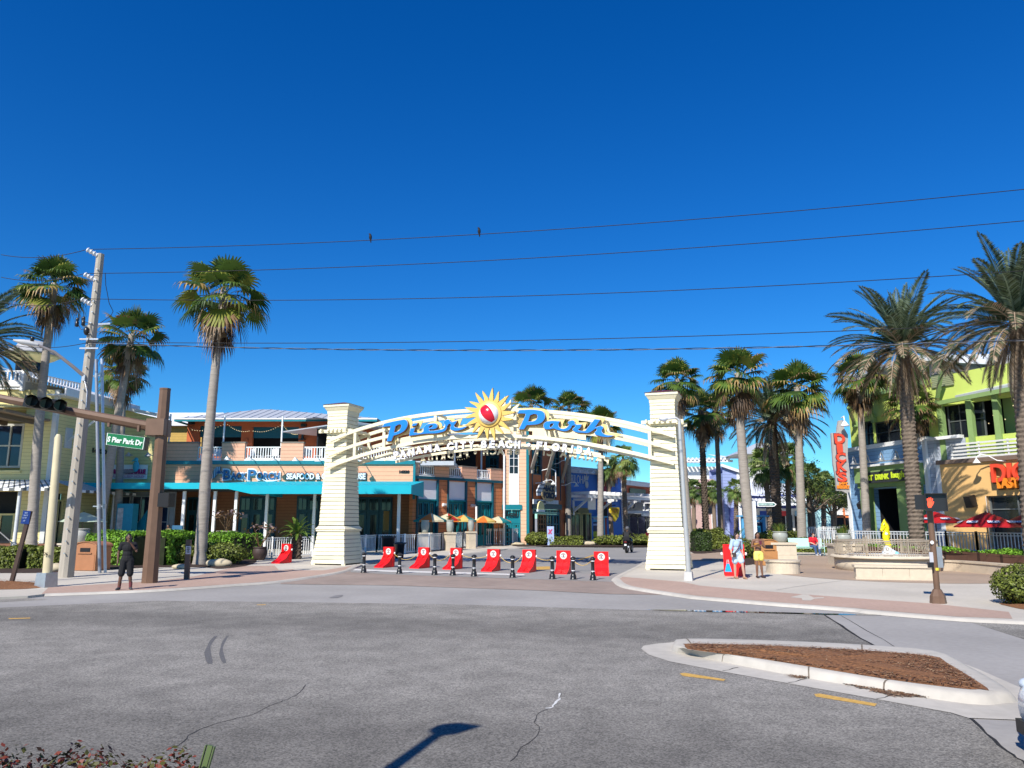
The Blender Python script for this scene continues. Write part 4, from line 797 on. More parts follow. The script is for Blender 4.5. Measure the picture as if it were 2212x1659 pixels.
m=MB(B4);m.box(st[0]+.02,st[0]+ws*.22,-.5,-.4,g4,st[3]-.4);m.build("doorway",DARK,bp);window(B4,(st[0]+ws*.22,st[0]+ws*.5,g4,g4+2.6),-.1,bp,M("open_wood_door",(.42,.17,.06)),GLASS,3,6,.12,.08,"door")
for i in range(2):window(B4,(st[0]+ws*(.52+.24*i),st[0]+ws*(.75+.24*i),g4,g4+2.6),-.1,bp,TEAL,GLASS,2,3,.12,.08,"door")
for i in range(4):window(B4,(st[0]+ws*(.02+.245*i),st[0]+ws*(.255+.245*i),g4+2.75,st[3]-.42),-.1,bp,TEAL,GLASS,2,1,.08,.08,"transom")
m=MB(B4);m.box(st[0]+.02,st[1]-.02,-.3,-.05,g4+2.62,g4+2.74);m.build("shop_transom_bar",TEAL,bp)
WOODG=M("weathered_brace",(.42,.38,.33),rough=.8)
for a,b in((z5(572,760),z5(632,606)),(z5(692,832),z5(758,640)),(z5(820,842),z5(872,690))):
 pa=B4.at(a,.1);pb=B4.at(b,1.9);m=MB(B4);m.bar((pa[0],.12,pa[1]),(pb[0],1.9,pb[1]+0.4),.26,.2);m.box(pa[0]-.14,pa[0]+.14,.002,.25,pa[1]-.35,pa[1]+.25);m.build("roof_brace",WOODG,bp)
m=MB(B4);m.box(-.4,e4+.3,-6,2.3,tz1+.01,tz1+.25);m.build("tower_roof",GREYM,bp)
ov=B4.at(z5(715,942),.35);rx=B4.at(z5(775,942),.35)[0]-B4.at(z5(655,942),.35)[0];m=MB(B4);n=26
m.add([(ov[0]+rx/2*cos(2*pi*i/n),.4,ov[1]+.85*sin(2*pi*i/n))for i in range(n)]+[(ov[0]+rx/2*cos(2*pi*i/n),.25,ov[1]+.85*sin(2*pi*i/n))for i in range(n)],[tuple(range(n))]+[(i,i+n,(i+1)%n+n,(i+1)%n)for i in range(n)])
osg=m.build("oval_sign",M("tan_sign_face",(.50,.40,.24)),bp)
text_on("BACK",B4,ov[0]+.1,.43,ov[1]+.28,rx*.62,.55,SGN,osg,.03,.03);text_on("PORCH",B4,ov[0],.43,ov[1]-.32,rx*.8,.55,SGN,osg,.03,.03);text_on("the",B4,ov[0]-rx*.36,.43,ov[1]+.3,rx*.2,.3,SGN,osg,.03,.02)
tw_=[B4.at(z5(x,y),.5)for x,y in((622,975),(618,935),(640,885),(690,862),(672,905),(655,945),(645,972))];n=len(tw_);m=MB(B4);m.add([(x,.5,z)for x,z in tw_]+[(x,.4,z)for x,z in tw_],[tuple(range(n))]+[(i,(i+1)%n,(i+1)%n+n,i+n)for i in range(n)]);m.build("striped_emblem",M("white_navy_stripes",(.62,.66,.72),lines=(.34,.45,2)),osg)
q=B4.rect(z5(590,1040),z5(688,1008),.3);m=MB(B4);m.box(q[0],q[1],.2,.3,q[2],q[3]);sb_=m.build("sign_board",WHITE,bp);text_on("SEAFOOD",B4,(q[0]+q[1])/2+.3,.32,(q[2]+q[3])/2,(q[1]-q[0])*.72,(q[3]-q[2])*.6,SGN,sb_,.02,.02)
q2_=B4.rect(z5(692,1040),z5(788,1012),.3);text_on("OYSTER HOUSE",B4,(q2_[0]+q2_[1])/2,.3,(q2_[2]+q2_[3])/2,q2_[1]-q2_[0],q2_[3]-q2_[2],SGW,bp,.1,.03)
hz_=B4.at(z5(652,1062),1.0);m=MB(B4);n=20;pr=[(hz_[0]+.62*cos(a),hz_[1]-.25+.72*sin(a))for a in[pi*i/n for i in range(n+1)]];m.add([(x,1.0,z)for x,z in pr]+[(x,.9,z)for x,z in pr],[tuple(range(n+1)),tuple(range(2*n+1,n,-1))]+[(i,i+n+1,(i+1)%(n+1)+n+1,(i+1)%(n+1))for i in range(n+1)]);hs_=m.build("hanging_sign",M("pale_yellow_sign",(.75,.68,.32)),bp);m=MB(B4);m.box(hz_[0]-.66,hz_[0]+.66,.88,1.04,hz_[1]-.42,hz_[1]-.25);m.build("sign_wave",SGW,hs_)
for a,sd_ in((z5(610,872),1.1),(z5(765,770),0),(z5(822,890),.7)):
 s,z=B4.at(a,.1);gooseneck(B4,s,.02,z+(.6 if sd_==0 else 0),bp,1.2,.3,None,sd_)
s=B4.at(z5(768,770),1.2);m=MB(B4);m.tube([(s[0],1.2,s[1]-2.3),(s[0],1.2,s[1]),(s[0]-.2,.8,s[1]+.2),(s[0]-.5,.02,s[1])],.05,6);m.build("lamp_pipe",LAMPW,bp)
yb=thing("yellow_building","tall yellow clapboard restaurant with roof balustrade, round cupola and striped awning","building",(-31,56,gz(56)))
YC=Frame(-60,50.2,0);YA=Frame(-30.0,50.2,83);c_s=30.0
yz0=gz(50);ytop=YC.at(c3(300,1060))[1];yt2=YC.at(c3(300,1180))[1]
wr=YC.rect(c5(-60,850),c5(520,-330));wr=(wr[0]-3,wr[1],wr[2],wr[3])
gr=YC.rect(c5(-300,1780),c5(345,1260));gr=(gr[0]-8,gr[1],yz0,gr[3])
wall_holes(YC,0,c_s,yz0-.3,ytop,[wr,gr],0,.4,"front_wall",YELL,yb)
wp=YC.rect(c5(-420,800),c5(470,-60),-.3)
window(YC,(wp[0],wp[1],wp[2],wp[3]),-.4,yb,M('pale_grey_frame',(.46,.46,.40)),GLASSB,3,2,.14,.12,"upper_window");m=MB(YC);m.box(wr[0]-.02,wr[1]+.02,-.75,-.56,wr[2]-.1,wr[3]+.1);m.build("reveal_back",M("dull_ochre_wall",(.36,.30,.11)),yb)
m=MB(YC);m.box(wr[0]-.1,wr[1]+.1,-.35,.1,wr[2]-.14,wr[2]-.002);m.build("sill",YTRIM,yb)
for i in range(9):x=wr[1]-.25-i*.9;m=MB(YC);m.bar((x,-.4,wr[3]-.32),(x,1.6,wr[3]-.32),.14,.26);m.build("trellis_beam",M("weathered_timber",(.30,.22,.14),rough=.8),yb)
m=MB(YC);m.box(wr[0],wr[1]+.4,1.3,1.45,wr[3]-.7,wr[3]-.46);m.build("trellis_header",YTRIM,yb)
m=MB(YC);m.box(c_s-.25,c_s+.05,-.2,.06,yz0,ytop);m.build("corner_board",M("pale_grey_trim",(.62,.63,.60)),yb)
for i in range(3):x0=gr[1]-.3-i*2.2;window(YC,(x0-1.9,x0,yz0+.2,yz0+2.6),-.5,yb,YTRIM,GLASS,2,1,.12,.1,"door")
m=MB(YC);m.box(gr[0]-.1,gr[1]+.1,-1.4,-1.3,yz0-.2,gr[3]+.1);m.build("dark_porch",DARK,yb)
zo=P((60,884),45.6).z;m=MB(YC);m.box(c_s-22,c_s-.35,.07,4.6,zo-.14,zo)
for i in range(36):m.box(c_s-1-i*.6,c_s-.7-i*.6,4.3,4.75,zo+.002,zo+.12)
m.build("overhanging_roof",M("weathered_slat_roof",(.26,.19,.12),rough=.8),yb)
for i in range(7):x=c_s-1-i*2.2;m=MB(YC);m.box(x-.09,x+.09,.08,4.5,zo-.42,zo-.142);m.build("roof_joist",M("dark_joist",(.15,.11,.07))if i==0 else bpy.data.materials["dark_joist"],yb)
sA1=YA.at((248,1000))[0];wA=YA.rect(c5(1105,1850),c5(1330,1290));wA2=YA.rect(z2(445,1100),z2(540,820))
rl=[(YA.at(p)[0],YA.at(p)[1])for p in(z2(440,20),z2(900,130),z2(1260,205))]
zra=rl[0][1];zE=YA.at((180,868))[1]
wall_holes(YA,0.02,sA1,yz0-.3,zE,[(wA2[0],wA2[1],yz0,wA2[3])],0,.4,"side_wall",YELL,yb)
window(YA,(wA2[0],wA2[1],yz0,wA2[3]-.4),-.2,yb,YTRIM,GLASS,2,1,.12,.1,"door");m=MB(YA);m.box(wA2[0],wA2[1],-.5,-.42,yz0,wA2[3]+.1);m.build("dark_doorway",DARK,yb)
cB=YA.w(sA1,0,0);YB=Frame(cB.x,cB.y,0);sB1=YB.at((352,1000))[0]
sB1=YB.at((343,1000))[0];zBa=YB.at((248,883))[1];zBb=YB.at((343,905))[1]
m=MB(YB);m.add([(0,0,yz0-.3),(sB1,0,yz0-.3),(sB1,0,zBb),(0,0,zBa),(0,-.4,yz0-.3),(sB1,-.4,yz0-.3),(sB1,-.4,zBb),(0,-.4,zBa)],[(0,1,2,3),(7,6,5,4),(1,5,6,2),(3,2,6,7),(4,0,3,7)]);m.build("return_wall",YELL,yb)
m=MB(YB);m.bar((-.1,.1,zBa+.12),(sB1+.5,.1,zBb+.12),.5,.22);m.build("eaves_board",WHITE,yb)
text_on("16230",YA,YA.at(z2(806,475))[0],.03,YA.at(z2(806,475))[1],1.6,.36,BLACK,yb,.03,.02,name="house_number")
sg_=YB.rect(z2(893,700),z2(1195,585),.25);m=MB(YB);m.box(sg_[0],sg_[1],.15,.25,sg_[2],sg_[3]);sgn=m.build("shop_sign",WHITE,yb)
PK=M("magenta_letters",(.42,.03,.16),rough=.4);PKL=M("pale_pink_letters",(.62,.42,.52))
hh_=sg_[3]-sg_[2];wd_=sg_[1]-sg_[0]
text_on("MARGARITAVILLE",YB,(sg_[0]+sg_[1])/2,.30,sg_[2]+hh_*.52,wd_*.94,hh_*.34,PK,sgn,.06,.03);text_on("SMUGGLER'S HOLD",YB,(sg_[0]+sg_[1])/2,.29,sg_[2]+hh_*.17,wd_*.88,hh_*.2,PKL,sgn,.04,.02)
m=MB(YB);m.box(sg_[0],sg_[1],.252,.27,sg_[2]+hh_*.31,sg_[2]+hh_*.335);m.build("sign_rule",PK,sgn)
bx_=YB.at(z2(1102,592),.4);m=MB(YB);m.ball((bx_[0],.4,bx_[1]-.05),(.24,.12,.42),10,7);m.ball((bx_[0]-.02,.42,bx_[1]+.42),(.17,.13,.17),10,7);m.tube([(bx_[0]-.15,.45,bx_[1]+.4),(bx_[0]-.32,.47,bx_[1]+.3)],[.08,.02],6);m.build("bird_cutout",M("aqua_plastic",(.08,.45,.58)),sgn)
m=MB(YB);m.ball((bx_[0]-.75,.33,bx_[1]-.42),(.75,.06,.16),12,6);m.build("reclining_cutout",M("grey_mauve",(.30,.24,.26)),sgn)
for px in(z2(1030,545),z2(1188,545)):s,z=YB.at(px,.4);gooseneck(YB,s+.2,.02,z+.35,yb,.7,.1,M("grey_enamel",(.45,.45,.44)))
RW=M("white_metal_roof",(.74,.76,.78),rough=.4,var=.04)
m=MB(YA);m.add([(-.6,.9,zE+.45),(sA1+1,.9,zE+.45),(sA1+1,-5,zE+2.2),(-.6,-5,zE+2.2)],[(0,1,2,3)]);m.box(-.6,sA1+1,.84,.96,zE-.06,zE+.44);m.box(-.6,sA1+1,-.4,.84,zE-.02,zE+.06);m.build("side_roof",RW,yb)
eb=YC.at(c3(410,1000));m=MB(YC);m.box(eb[0]-26,eb[0],-9,.25,ytop-.02,YC.at(c3(200,1030),.25)[1]+.1);m.build("terrace_floor",WHITE,yb)
zf0=YC.at(c3(200,1010),.25)[1];zf1=YC.at(c3(200,925),.25)[1];zf2=YC.at(c3(200,752),.25)[1]
m=MB(YC);m.box(eb[0]-26,eb[0]+.05,.26,.34,zf0,zf1);m.build("terrace_fascia",WHITE,yb);balustrade(YC,eb[0]-14,eb[0],.28,zf1-.05,zf2,yb,WHITE,"terrace_railing",.26,.10)
c_t=YC.w(eb[0],.28,0);YT=Frame(c_t.x,c_t.y,76);te=YT.at(c3(1330,1000))[0];balustrade(YT,0,te,0,zf1-.05,zf2,yb,WHITE,"terrace_railing",.26,.10);m=MB(YT);m.box(0,te,-.05,.03,zf0-.25,zf1);m.build("terrace_fascia",GREYM,yb)
m=MB(YT);m.box(-.1,.1,-.1,.1,zf0-.3,zf2+.05);m.build("railing_post",WHITE,yb)
m=MB(YC);m.box(eb[0]-24,eb[0]+.4,-1,.12,ytop-1.0,ytop-.03);m.box(eb[0]-24,eb[0]+.7,-1,.45,ytop-1.25,ytop-1.02);m.build("eaves_step",YTRIM,yb)
cu_=P(c3(470,640),54.5);cu=MB(WORLD);rr_=(P(c3(905,560),54.5)-P(c3(90,500),54.5)).x/2;cc_=(cu_.x+.12,54.5,0)
zt_=P(c3(470,350),54.5).z;zbrim=P(c3(470,500),54.5).z;zl=P(c3(470,620),54.5).z
cu.lathe([(rr_,zbrim-.05),(rr_*.92,zbrim+.12),(rr_*.6,zbrim+.42),(rr_*.45,zbrim+.95),(rr_*.25,zt_-.1),(.15,zt_+.12),(.03,zt_+.2)],24,cc_);cr_=cu.build("cupola",M("grey_zinc_dome",(.42,.42,.42),rough=.5),yb,root_loc(yb))
cu=MB(WORLD);cu.lathe([(rr_*.45,zl-.05),(rr_*.5,zl+.02),(rr_*.8,zbrim-.28),(rr_*.97,zbrim-.06)],24,cc_);cu.build("cupola_soffit",YTRIM,cr_,root_loc(yb))
cu=MB(WORLD);cu.lathe([(rr_*.46,zf1-.3),(rr_*.46,zl)],8,cc_,0,False);cu.build("lantern_glazing",GLASSB,cr_,root_loc(yb))
cu=MB(WORLD)
for i in range(8):
 a,b=2*pi*i/8,2*pi*(i+1)/8;A_=Vector((cc_[0]+rr_*.47*cos(a),cc_[1]+rr_*.47*sin(a),0));B_=Vector((cc_[0]+rr_*.47*cos(b),cc_[1]+rr_*.47*sin(b),0));zz0,zz1=zf1-.2,zl-.02
 cu.bar(A_+Vector((0,0,zz0)),A_+Vector((0,0,zz1)),.1)
 for k in range(-2,3):
  for sgn in(1,-1):
   t0,t1=k/3,k/3+1
   lo,hi=max(0,t0),min(1,t1)
   if hi-lo<.05:continue
   za=zz0+(zz1-zz0)*(lo-t0)/(t1-t0);zb2=zz0+(zz1-zz0)*(hi-t0)/(t1-t0)
   if sgn<0:za,zb2=zz1-(za-zz0),zz1-(zb2-zz0)
   cu.bar(A_.lerp(B_,lo)+Vector((0,0,za)),A_.lerp(B_,hi)+Vector((0,0,zb2)),.04,.03)
cu.build("lattice",BLACK,cr_,root_loc(yb))
STR=M("white_awning_stripe",(.78,.79,.78),rough=.7,var=.03);STG=M("dark_awning_stripe",(.13,.14,.14),rough=.7)
at0=YC.at(c5(200,1030))[1];ab0=YC.at(c5(200,1190),2.6)[1];av=YC.at(c5(200,1245),2.6)[1]
def striped(fr,s0,s1,out,zt,zb,zv,n,miter=0.0):
 m=MB(fr);v=MB(fr)
 for i in range(n):
  for k in range(2):
   a=s0+(s1-s0)*(i+(0,.72)[k])/n;b=s0+(s1-s0)*(i+(.72,1)[k])/n;fa,fb=(a-s0)/(s1-s0),(b-s0)/(s1-s0)
   m.quad((a,.02,zt),(a+miter*fa,out,zb),(b+miter*fb,out,zb),(b,.02,zt),k);v.box(a+miter*fa,b+miter*fb,out-.03,out,zv,zb,(0 if i%2 else 1))
 m.build("striped_awning",[STR,STG],yb);v.build("awning_scallop",[STR,STG],yb)
striped(YC,c_s-14,c_s,2.6,at0,ab0,av,44,2.0);striped(YA,0.05,sA1-.2,2.0,at0,ab0,av,16,0)
m=MB(YC);m.tube([(c_s-.45,2.2,yz0),(c_s-.45,2.2,ab0)],.11,8);m.build("awning_post",M("pale_grey_post",(.55,.58,.6)),yb)
for p in(c5(700,1750),z2(905,1100)):
 s=YA.at(p,1.8)[0];m=MB(YA);m.tube([(s,1.8,yz0),(s,1.8,ab0)],.1,8);m.build("awning_post",WHITE,yb)
m=MB(YB);m.box(.1,sB1+1.5,.02,.1,yz0,zb_-.7);m.build("shopfront_frame",M("grey_aluminium",(.25,.26,.27)),yb)
for i in range(3):x0=.2+i*(sB1+1)/3;window(YB,(x0,x0+(sB1+1)/3-.1,yz0+.2,zb_-1.0),.2,yb,M("grey_aluminium",(.3,.31,.32)),GLASSB,2,2,.08,.06)
r=YA.rect(c5(1262,410),c5(1430,40),.1);m=MB(YA);m.box(r[0],r[1],.002,.08,r[2],r[3]);m.bar(((r[0]+r[1])/2,.06,r[2]+.5),((r[0]+r[1])/2,2.0,r[3]+.6),.1,.14);m.build("bracket_plate",M("pale_bracket",(.55,.58,.55)),yb)
sm_=thing("rear_house","ochre rear house with white metal roof behind the peach roof deck","building",(-27,70,gz(70)));RH=Frame(-33,70,0)
r=RH.rect(z3(60,440),z3(310,280));m=MB(RH);m.box(r[0]-3,r[1]+3,-6,0,gz(70),r[3]);m.build("wall",M("ochre_boards",(.50,.33,.08),lines=(.24,.06,2)),sm_)
m=MB(RH);m.add([(r[0]-4,.6,r[3]),(r[1]+4,.6,r[3]),(r[1]+2,-3,r[3]+1.5),(r[0]-4,-3,r[3]+1.5)],[(0,1,2,3)]);m.box(r[0]-4,r[1]+4,-6,.6,r[3]-.2,r[3]-.01);m.build("roof",RW,sm_)
db=thing("corner_restaurant","lime green, blue and tan corner restaurant with balcony and green doorway hood","building",(28,51,gz(51)))
BLUEB=M("slate_blue_boards",(.20,.36,.56),rough=.6,var=.06,lines=(.27,.07,2),bump=.3)
LIME=M("lime_green_render",(.50,.60,.13),rough=.7,var=.05,scale=1.5)
LIMEP=M("sage_green_paint",(.24,.36,.13),rough=.55,var=.07)
TAN=M("tan_render",(.72,.44,.17),rough=.7,var=.05,scale=1.2)
GREYP=M("grey_blue_boards",(.40,.44,.50),rough=.6,lines=(.27,.07,2),bump=.3)
dc=P((2014,1100),50.0);DT=Frame(dc.x,dc.y,-63);D1=Frame(dc.x-.205*8.9,dc.y+.979*8.9,-78.2)
s_l=D1.at((1836,1100))[0];s_r=8.9;dz0=gz(52);zB=zline(D1,0,z7(262,524),z7(980,424))-.0
op=(D1.at(z7(490,1000))[0],D1.at(z7(772,1000))[0],dz0-.2,D1.at(z7(630,845))[1])
wall_holes(D1,s_l,s_r,dz0-.3,zB,[op],0,.4,"blue_wall",BLUEB,db)
m=MB(D1);m.box(s_l-.1,s_r+.1,-.4,.16,zB+.002,zB+.28);m.build("cornice",WHITE,db)
for a in(s_l,s_r-.22):m=MB(D1);m.box(a-.08,a+.25,-.3,.09,dz0,zB);m.build("corner_board",WHITE,db)
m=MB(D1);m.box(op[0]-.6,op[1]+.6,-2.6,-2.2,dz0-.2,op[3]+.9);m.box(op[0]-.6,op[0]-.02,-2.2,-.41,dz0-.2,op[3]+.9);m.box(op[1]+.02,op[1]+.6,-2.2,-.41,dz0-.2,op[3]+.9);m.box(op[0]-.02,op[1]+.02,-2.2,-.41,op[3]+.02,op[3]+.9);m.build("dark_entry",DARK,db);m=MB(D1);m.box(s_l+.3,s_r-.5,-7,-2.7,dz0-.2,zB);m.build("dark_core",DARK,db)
for i in range(2):window(D1,(op[0]+.9+i*1.25,op[0]+2.1+i*1.25,dz0,dz0+2.3),-2.0,db,M("aluminium_door_frame",(.42,.44,.46)),GLASS,1,1,.1,.08,"door")
text_on("16218",D1,op[0]+2.0,-1.9,dz0+2.6,.6,.14,M("white_numerals",(.7,.7,.7)),db,.02,.02,name="house_number")
hA=D1.at(z7(350,700),.5)[0];hB=D1.at(z7(870,700),.5)[0];hz1=zline(D1,.5,z7(410,668),z7(750,632));hz0=zline(D1,.5,z7(560,838),z7(750,815));sgz=(zline(D1,.9,z7(560,800),z7(750,775)),zline(D1,.9,z7(560,700),z7(750,672)))
m=MB(D1);m.box(hA,hB,.002,.9,hz0+.35,hz1);m.build("hood",LIMEP,db);m=MB(D1);m.box(hA,hB,.002,.7,hz0,hz0+.35-.002);m.build("hood_soffit",LIMEP,db);m=MB(D1);m.box(hA-.05,hB+.05,0,1.1,hz1+.002,hz1+.14);m.build("hood_cap",WHITE,db)
for a,b in((hA+.1,op[0]+.05),(op[1]-.05,hB-.2)):
 m=MB(D1);m.box(a,b,.003,.62,dz0,hz0-.002);m.build("door_jamb",LIMEP,db)
m=MB(D1);m.box(hA+.9,hB-.35,.902,.97,sgz[0],sgz[1]);bd=m.build("entry_sign",M("charcoal_board",(.035,.04,.04)),db)
LG2=M("lime_letters",(.62,.78,.04),rough=.5)
w0=hB-.35-(hA+.9);zc_=(sgz[0]+sgz[1])/2
for t,f,wq in(("EAT",.17,.2),("DRINK",.47,.3),("laugh",.80,.27)):text_on(t,D1,hA+.9+w0*f,1.0,zc_,w0*wq,(sgz[1]-sgz[0])*(.5 if t!="laugh" else .72),LG2,bd,.03,.02)
m=MB(D1);m.tube([(hA+.5,1.0,hz1+.3),(hB,1.0,hz1+.3)],.03,6);m.build("lamp_rail",STEEL,db)
for i in range(4):s=hA+.6+i*(hB-hA-.9)/3.4;gooseneck(D1,s,1.0,hz1+.3,db,.35,.55,STEEL)
s,z=D1.at(z7(365,990),.4);m=MB(D1);m.bar((s-.1,.05,z+.1),(s+.1,.5,z-.15),.5,.42);m.build("loudspeaker",BLACK,db)
UD=Frame(*(D1.w(0,-.45,0).xy),-78.2);zt1=UD.at(z7(460,250))[1]+3.2
uw=[UD.rect(z7(368,495),z7(468,245)),UD.rect(z7(505,478),z7(705,225)),UD.rect(z7(890,440),z7(960,200))]
zr_l=UD.at(z8(560,1215),1.2)[1];zr_r=UD.at(z8(905,1128),1.2)[1]
uw=[(a,b,zB+.3,min(d,zB+3.4))for a,b,c,d in uw]
ul=UD.at((1842,1000))[0];wall_holes(UD,ul,s_r,zB-.2,zr_l-.3,uw,0,.35,"upper_wall",LIME,db)
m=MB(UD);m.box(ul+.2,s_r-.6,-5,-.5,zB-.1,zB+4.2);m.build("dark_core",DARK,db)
for r in uw:window(UD,r,-.1,db,M("dark_window_frame",(.05,.06,.06)),GLASS,2,2,.08,.1,"upper_window")
m=MB(UD);m.box(ul-.05,s_r,.002,.35,zB+3.75,zB+4.15);m.build("green_band",LIMEP,db)
for r in(UD.rect(z8(580,1430),z8(675,1330)),):m=MB(UD);m.box(r[0],r[1],.002,.1,r[2]+.3,r[3]+.2);m.build("louvre_vent",M("grey_louvre",(.25,.28,.16),lines=(.12,.3,2)),db)
UT=Frame(*(UD.w(s_r,0,0).xy),-63);tL=14.0;zg=UT.at(z8(1200,1370))[1]
zr2=UT.at(z8(1300,1165),1.2)[1]
wall_holes(UT,0,tL,zB-1.4,zr2-.1,[(.6,tL-1,zB+.0,zg-.9)],0,.35,"upper_wall",LIME,db)
r=UT.rect(z8(1060,1350),z8(1222,1210));m=MB(UT);m.box(r[0],r[1],.002,.1,r[2],r[3]);m.build("louvre_vent",M("green_grey_louvre",(.28,.31,.17),lines=(.12,.3,2)),db)
m=MB(UT);m.box(-.2,tL,-6.0,-2.8,zB-1.2,zg+.6);m.box(-.2,.35,-2.8,-.4,zB-1.2,zg+.6);m.build("dark_balcony_room",DARK,db);window(UT,(1.0,3.4,zB,zB+2.3),-.4,db,M("grey_window_bars",(.10,.11,.11)),GLASS,3,2,.08,.06,"balcony_window")
m=MB(UT);m.box(3.8,4.6,-2.0,-1.7,zB-1,zg);m.build("inner_column",LIMEP,db)
ROOFD=M("pale_grey_roof_edge",(.62,.64,.66),rough=.45)
pL=P(z8(345,1283),58.5);pC=P(z8(900,1118),49.5);pR=P(z8(1665,1163),45.5);pR2=pR+(pR-pC)*1.2
for nm,(a,b)in(("roof_left",(pL,pC)),("roof_right",(pC,pR2))):
 m=MB(WORLD);t=(b-a).normalized();inn=Vector((-t.y,t.x,0)).normalized();inn=inn if inn.x>0 else-inn;q=[a,b,b+inn*9+Vector((0,0,.3)),a+inn*9+Vector((0,0,.3))];th=Vector((0,0,.32))
 m.add(q+[p+th for p in q],[(3,2,1,0),(4,5,6,7),(0,1,5,4),(1,2,6,5),(2,3,7,6),(3,0,4,7)]);m.build("roof_slab",ROOFD,db,root_loc(db))
for px,top,fr in((z7(300,280),z7(258,130),UD),(z7(468,240),z7(400,60),UD),):
 a=fr.at(px,.3);b=fr.at(top,1.3);m=MB(fr);m.bar((a[0],.15,a[1]),(b[0],1.3,b[1]),.22,.22);m.box(a[0]-.15,a[0]+.15,.002,.3,a[1]-.2,a[1]+.2);m.build("roof_brace",LIMEP,db)
a=UT.at(z8(1080,1480),.3);b=UT.at(z8(1135,1165),1.2);m=MB(UT);m.bar((a[0],.2,a[1]),(b[0],1.2,b[1]),.2,.2);m.build("roof_brace",LIMEP,db)
m=MB(UD);zA=zr_l-.3;m.add([(ul,0,zA),(s_r,0,zA),(s_r,0,zr_r-.1),(ul,-.35,zA),(s_r,-.35,zA),(s_r,-.35,zr_r-.1)],[(0,1,2),(5,4,3),(0,2,5,3),(1,4,5,2)]);m.build("gable_wall",LIME,db)
zT=zline(DT,0,z7(1095,640),z7(1700,590));tl=DT.at(z7(1092,900))[0]
gl=DT.rect(z7(1510,1250),z7(1790,905));gl=(gl[0],gl[0]+5.0,dz0+.4,gl[3])
wall_holes(DT,tl,15,dz0-.4,zT,[gl],0,.5,"tan_wall",TAN,db)
window(DT,gl,-.3,db,M("grey_steel_bars",(.13,.14,.14)),GLASS,3,4,.09,.1,"shop_window");m=MB(DT);m.box(gl[0]-.02,gl[0]+.0,-.3,.02,gl[2],gl[3]);m.build("white_reveal",WHITE,db)
m=MB(DT);m.box(tl-.15,15,-.6,.18,zT+.002,zT+.26);m.build("brown_coping",M("brown_coping",(.17,.12,.09)),db)
m=MB(DT);m.box(tl-.28,tl-.002,-.2,.06,dz0,zT);m.build("corner_board",WHITE,db)
m=MB(DT);m.box(-.2,tl-.3,-.35,-.05,dz0-.3,zT+1.6);m.build("pale_blue_wall",GREYP,db)
m=MB(DT);m.box(-.2,tl+1.5,-.42,.05,zT+1.602,zT+1.8);m.build("cornice",WHITE,db)
m=MB(DT);m.box(tl-.3,tl+1.6,-.4,-.34,zT,zT+1.6);m.build("pale_blue_wall",GREYP,db)
for px0,px1 in((z7(1088,410),z7(1070,110)),(z7(1365,560),z7(1300,65)),(z7(1605,545),z7(1540,20))):
 s,z=DT.at(px0,-.3);m=MB(DT);m.box(s-.17,s+.17,-.6,-.26,zT+.27,zg-.3 if False else DT.at(px1,-.3)[1]+.1);m.build("balcony_post",LIMEP,db)
ra=DT.at(z7(1165,560),-.2)[0];zq1=DT.at(z7(1260,455),-.2)[1]
for i in range(5):m=MB(DT);zz=zT+.35+(zq1-zT-.35)*i/4;m.box(ra,14,-.24,-.19,zz-.055,zz+.055);m.build("balcony_rail",M("pale_grey_rail",(.62,.62,.60))if i==0 else bpy.data.materials["pale_grey_rail"],db)
for i in range(5):m=MB(DT);x=ra+.05+i*1.75;m.box(x-.05,x+.05,-.30,-.245,zT+.27,zq1+.08);m.build("rail_post",WHITE,db)
pa=P(z8(1240,1425),48.3);pb=P(z8(1690,1335),44.5);t=(pb-pa);pb=pa+t*1.8;inn=Vector((.89,.45,0));m=MB(WORLD);up=Vector((0,0,1.0));q=[pa,pb,pb+inn*3+up,pa+inn*3+up];th=Vector((0,0,.14))
m.add(q+[p+th for p in q],[(3,2,1,0),(4,5,6,7),(0,1,5,4),(1,2,6,5),(2,3,7,6),(3,0,4,7)]);m.build("balcony_roof",GREYM,db,root_loc(db))
m=MB(WORLD);a_=P(z8(1060,1478),49.6);m.bar(a_,pb-Vector((0,0,.15)),.22,.26);m.build("balcony_beam",LIMEP,db,root_loc(db))
BULB2=BULB
m=MB(UT);rnd=random.Random(9)
for i in range(26):m.ball((rnd.uniform(1,9),rnd.uniform(-2,-.6),zB+rnd.uniform(.8,3.0)),.04,6,4)
m.build("bulbs",BULB,db)
RL=M("tomato_red_letters",(.72,.07,.03),rough=.45);OL=M("orange_letters",(.80,.24,.02),rough=.45);SB=M("brown_letter_back",(.14,.05,.02))
q=DT.rect(z7(1525,765),z7(1790,655),.3);text_wd=(q[1]-q[0])/3*6.2
sA_=DT.at(z7(1525,700),.3)[0]
for t,off,fr_,ht,mt in(("DICK'S",0,1,1.15,RL),("LAST RESORT",.15,.93,.62,OL)):
 zc2=DT.at(z7(1650,705)if mt is RL else z7(1660,800),.3)[1];o=text_on(t,DT,sA_+text_wd/2+off,.32,zc2,text_wd*fr_,ht,mt,db,.22,.03);o2=text_on(t,DT,0,0,0,text_wd*fr_+.14,ht+.14,SB,o,.1,.04,name="letter_edge");o2.location=(0,0,-.17);o2.rotation_euler=(0,0,0)
s,z=DT.at(z7(1645,605),.1);gooseneck(DT,s,.03,z,db,.9,.45,None,-1.2)
s,z=DT.at(z7(1345,955),.3);m=MB(DT);m.bar((s,.1,z),(s-.1,.55,z-.1),.45,.7);m.build("loudspeaker",BLACK,db)
hs=thing("hanging_sign","tall weathered board sign with red stacked letters beside the blue corner","sign",P((1815,1150),50.0));HY=50.0;HF=Frame(0,HY,0)
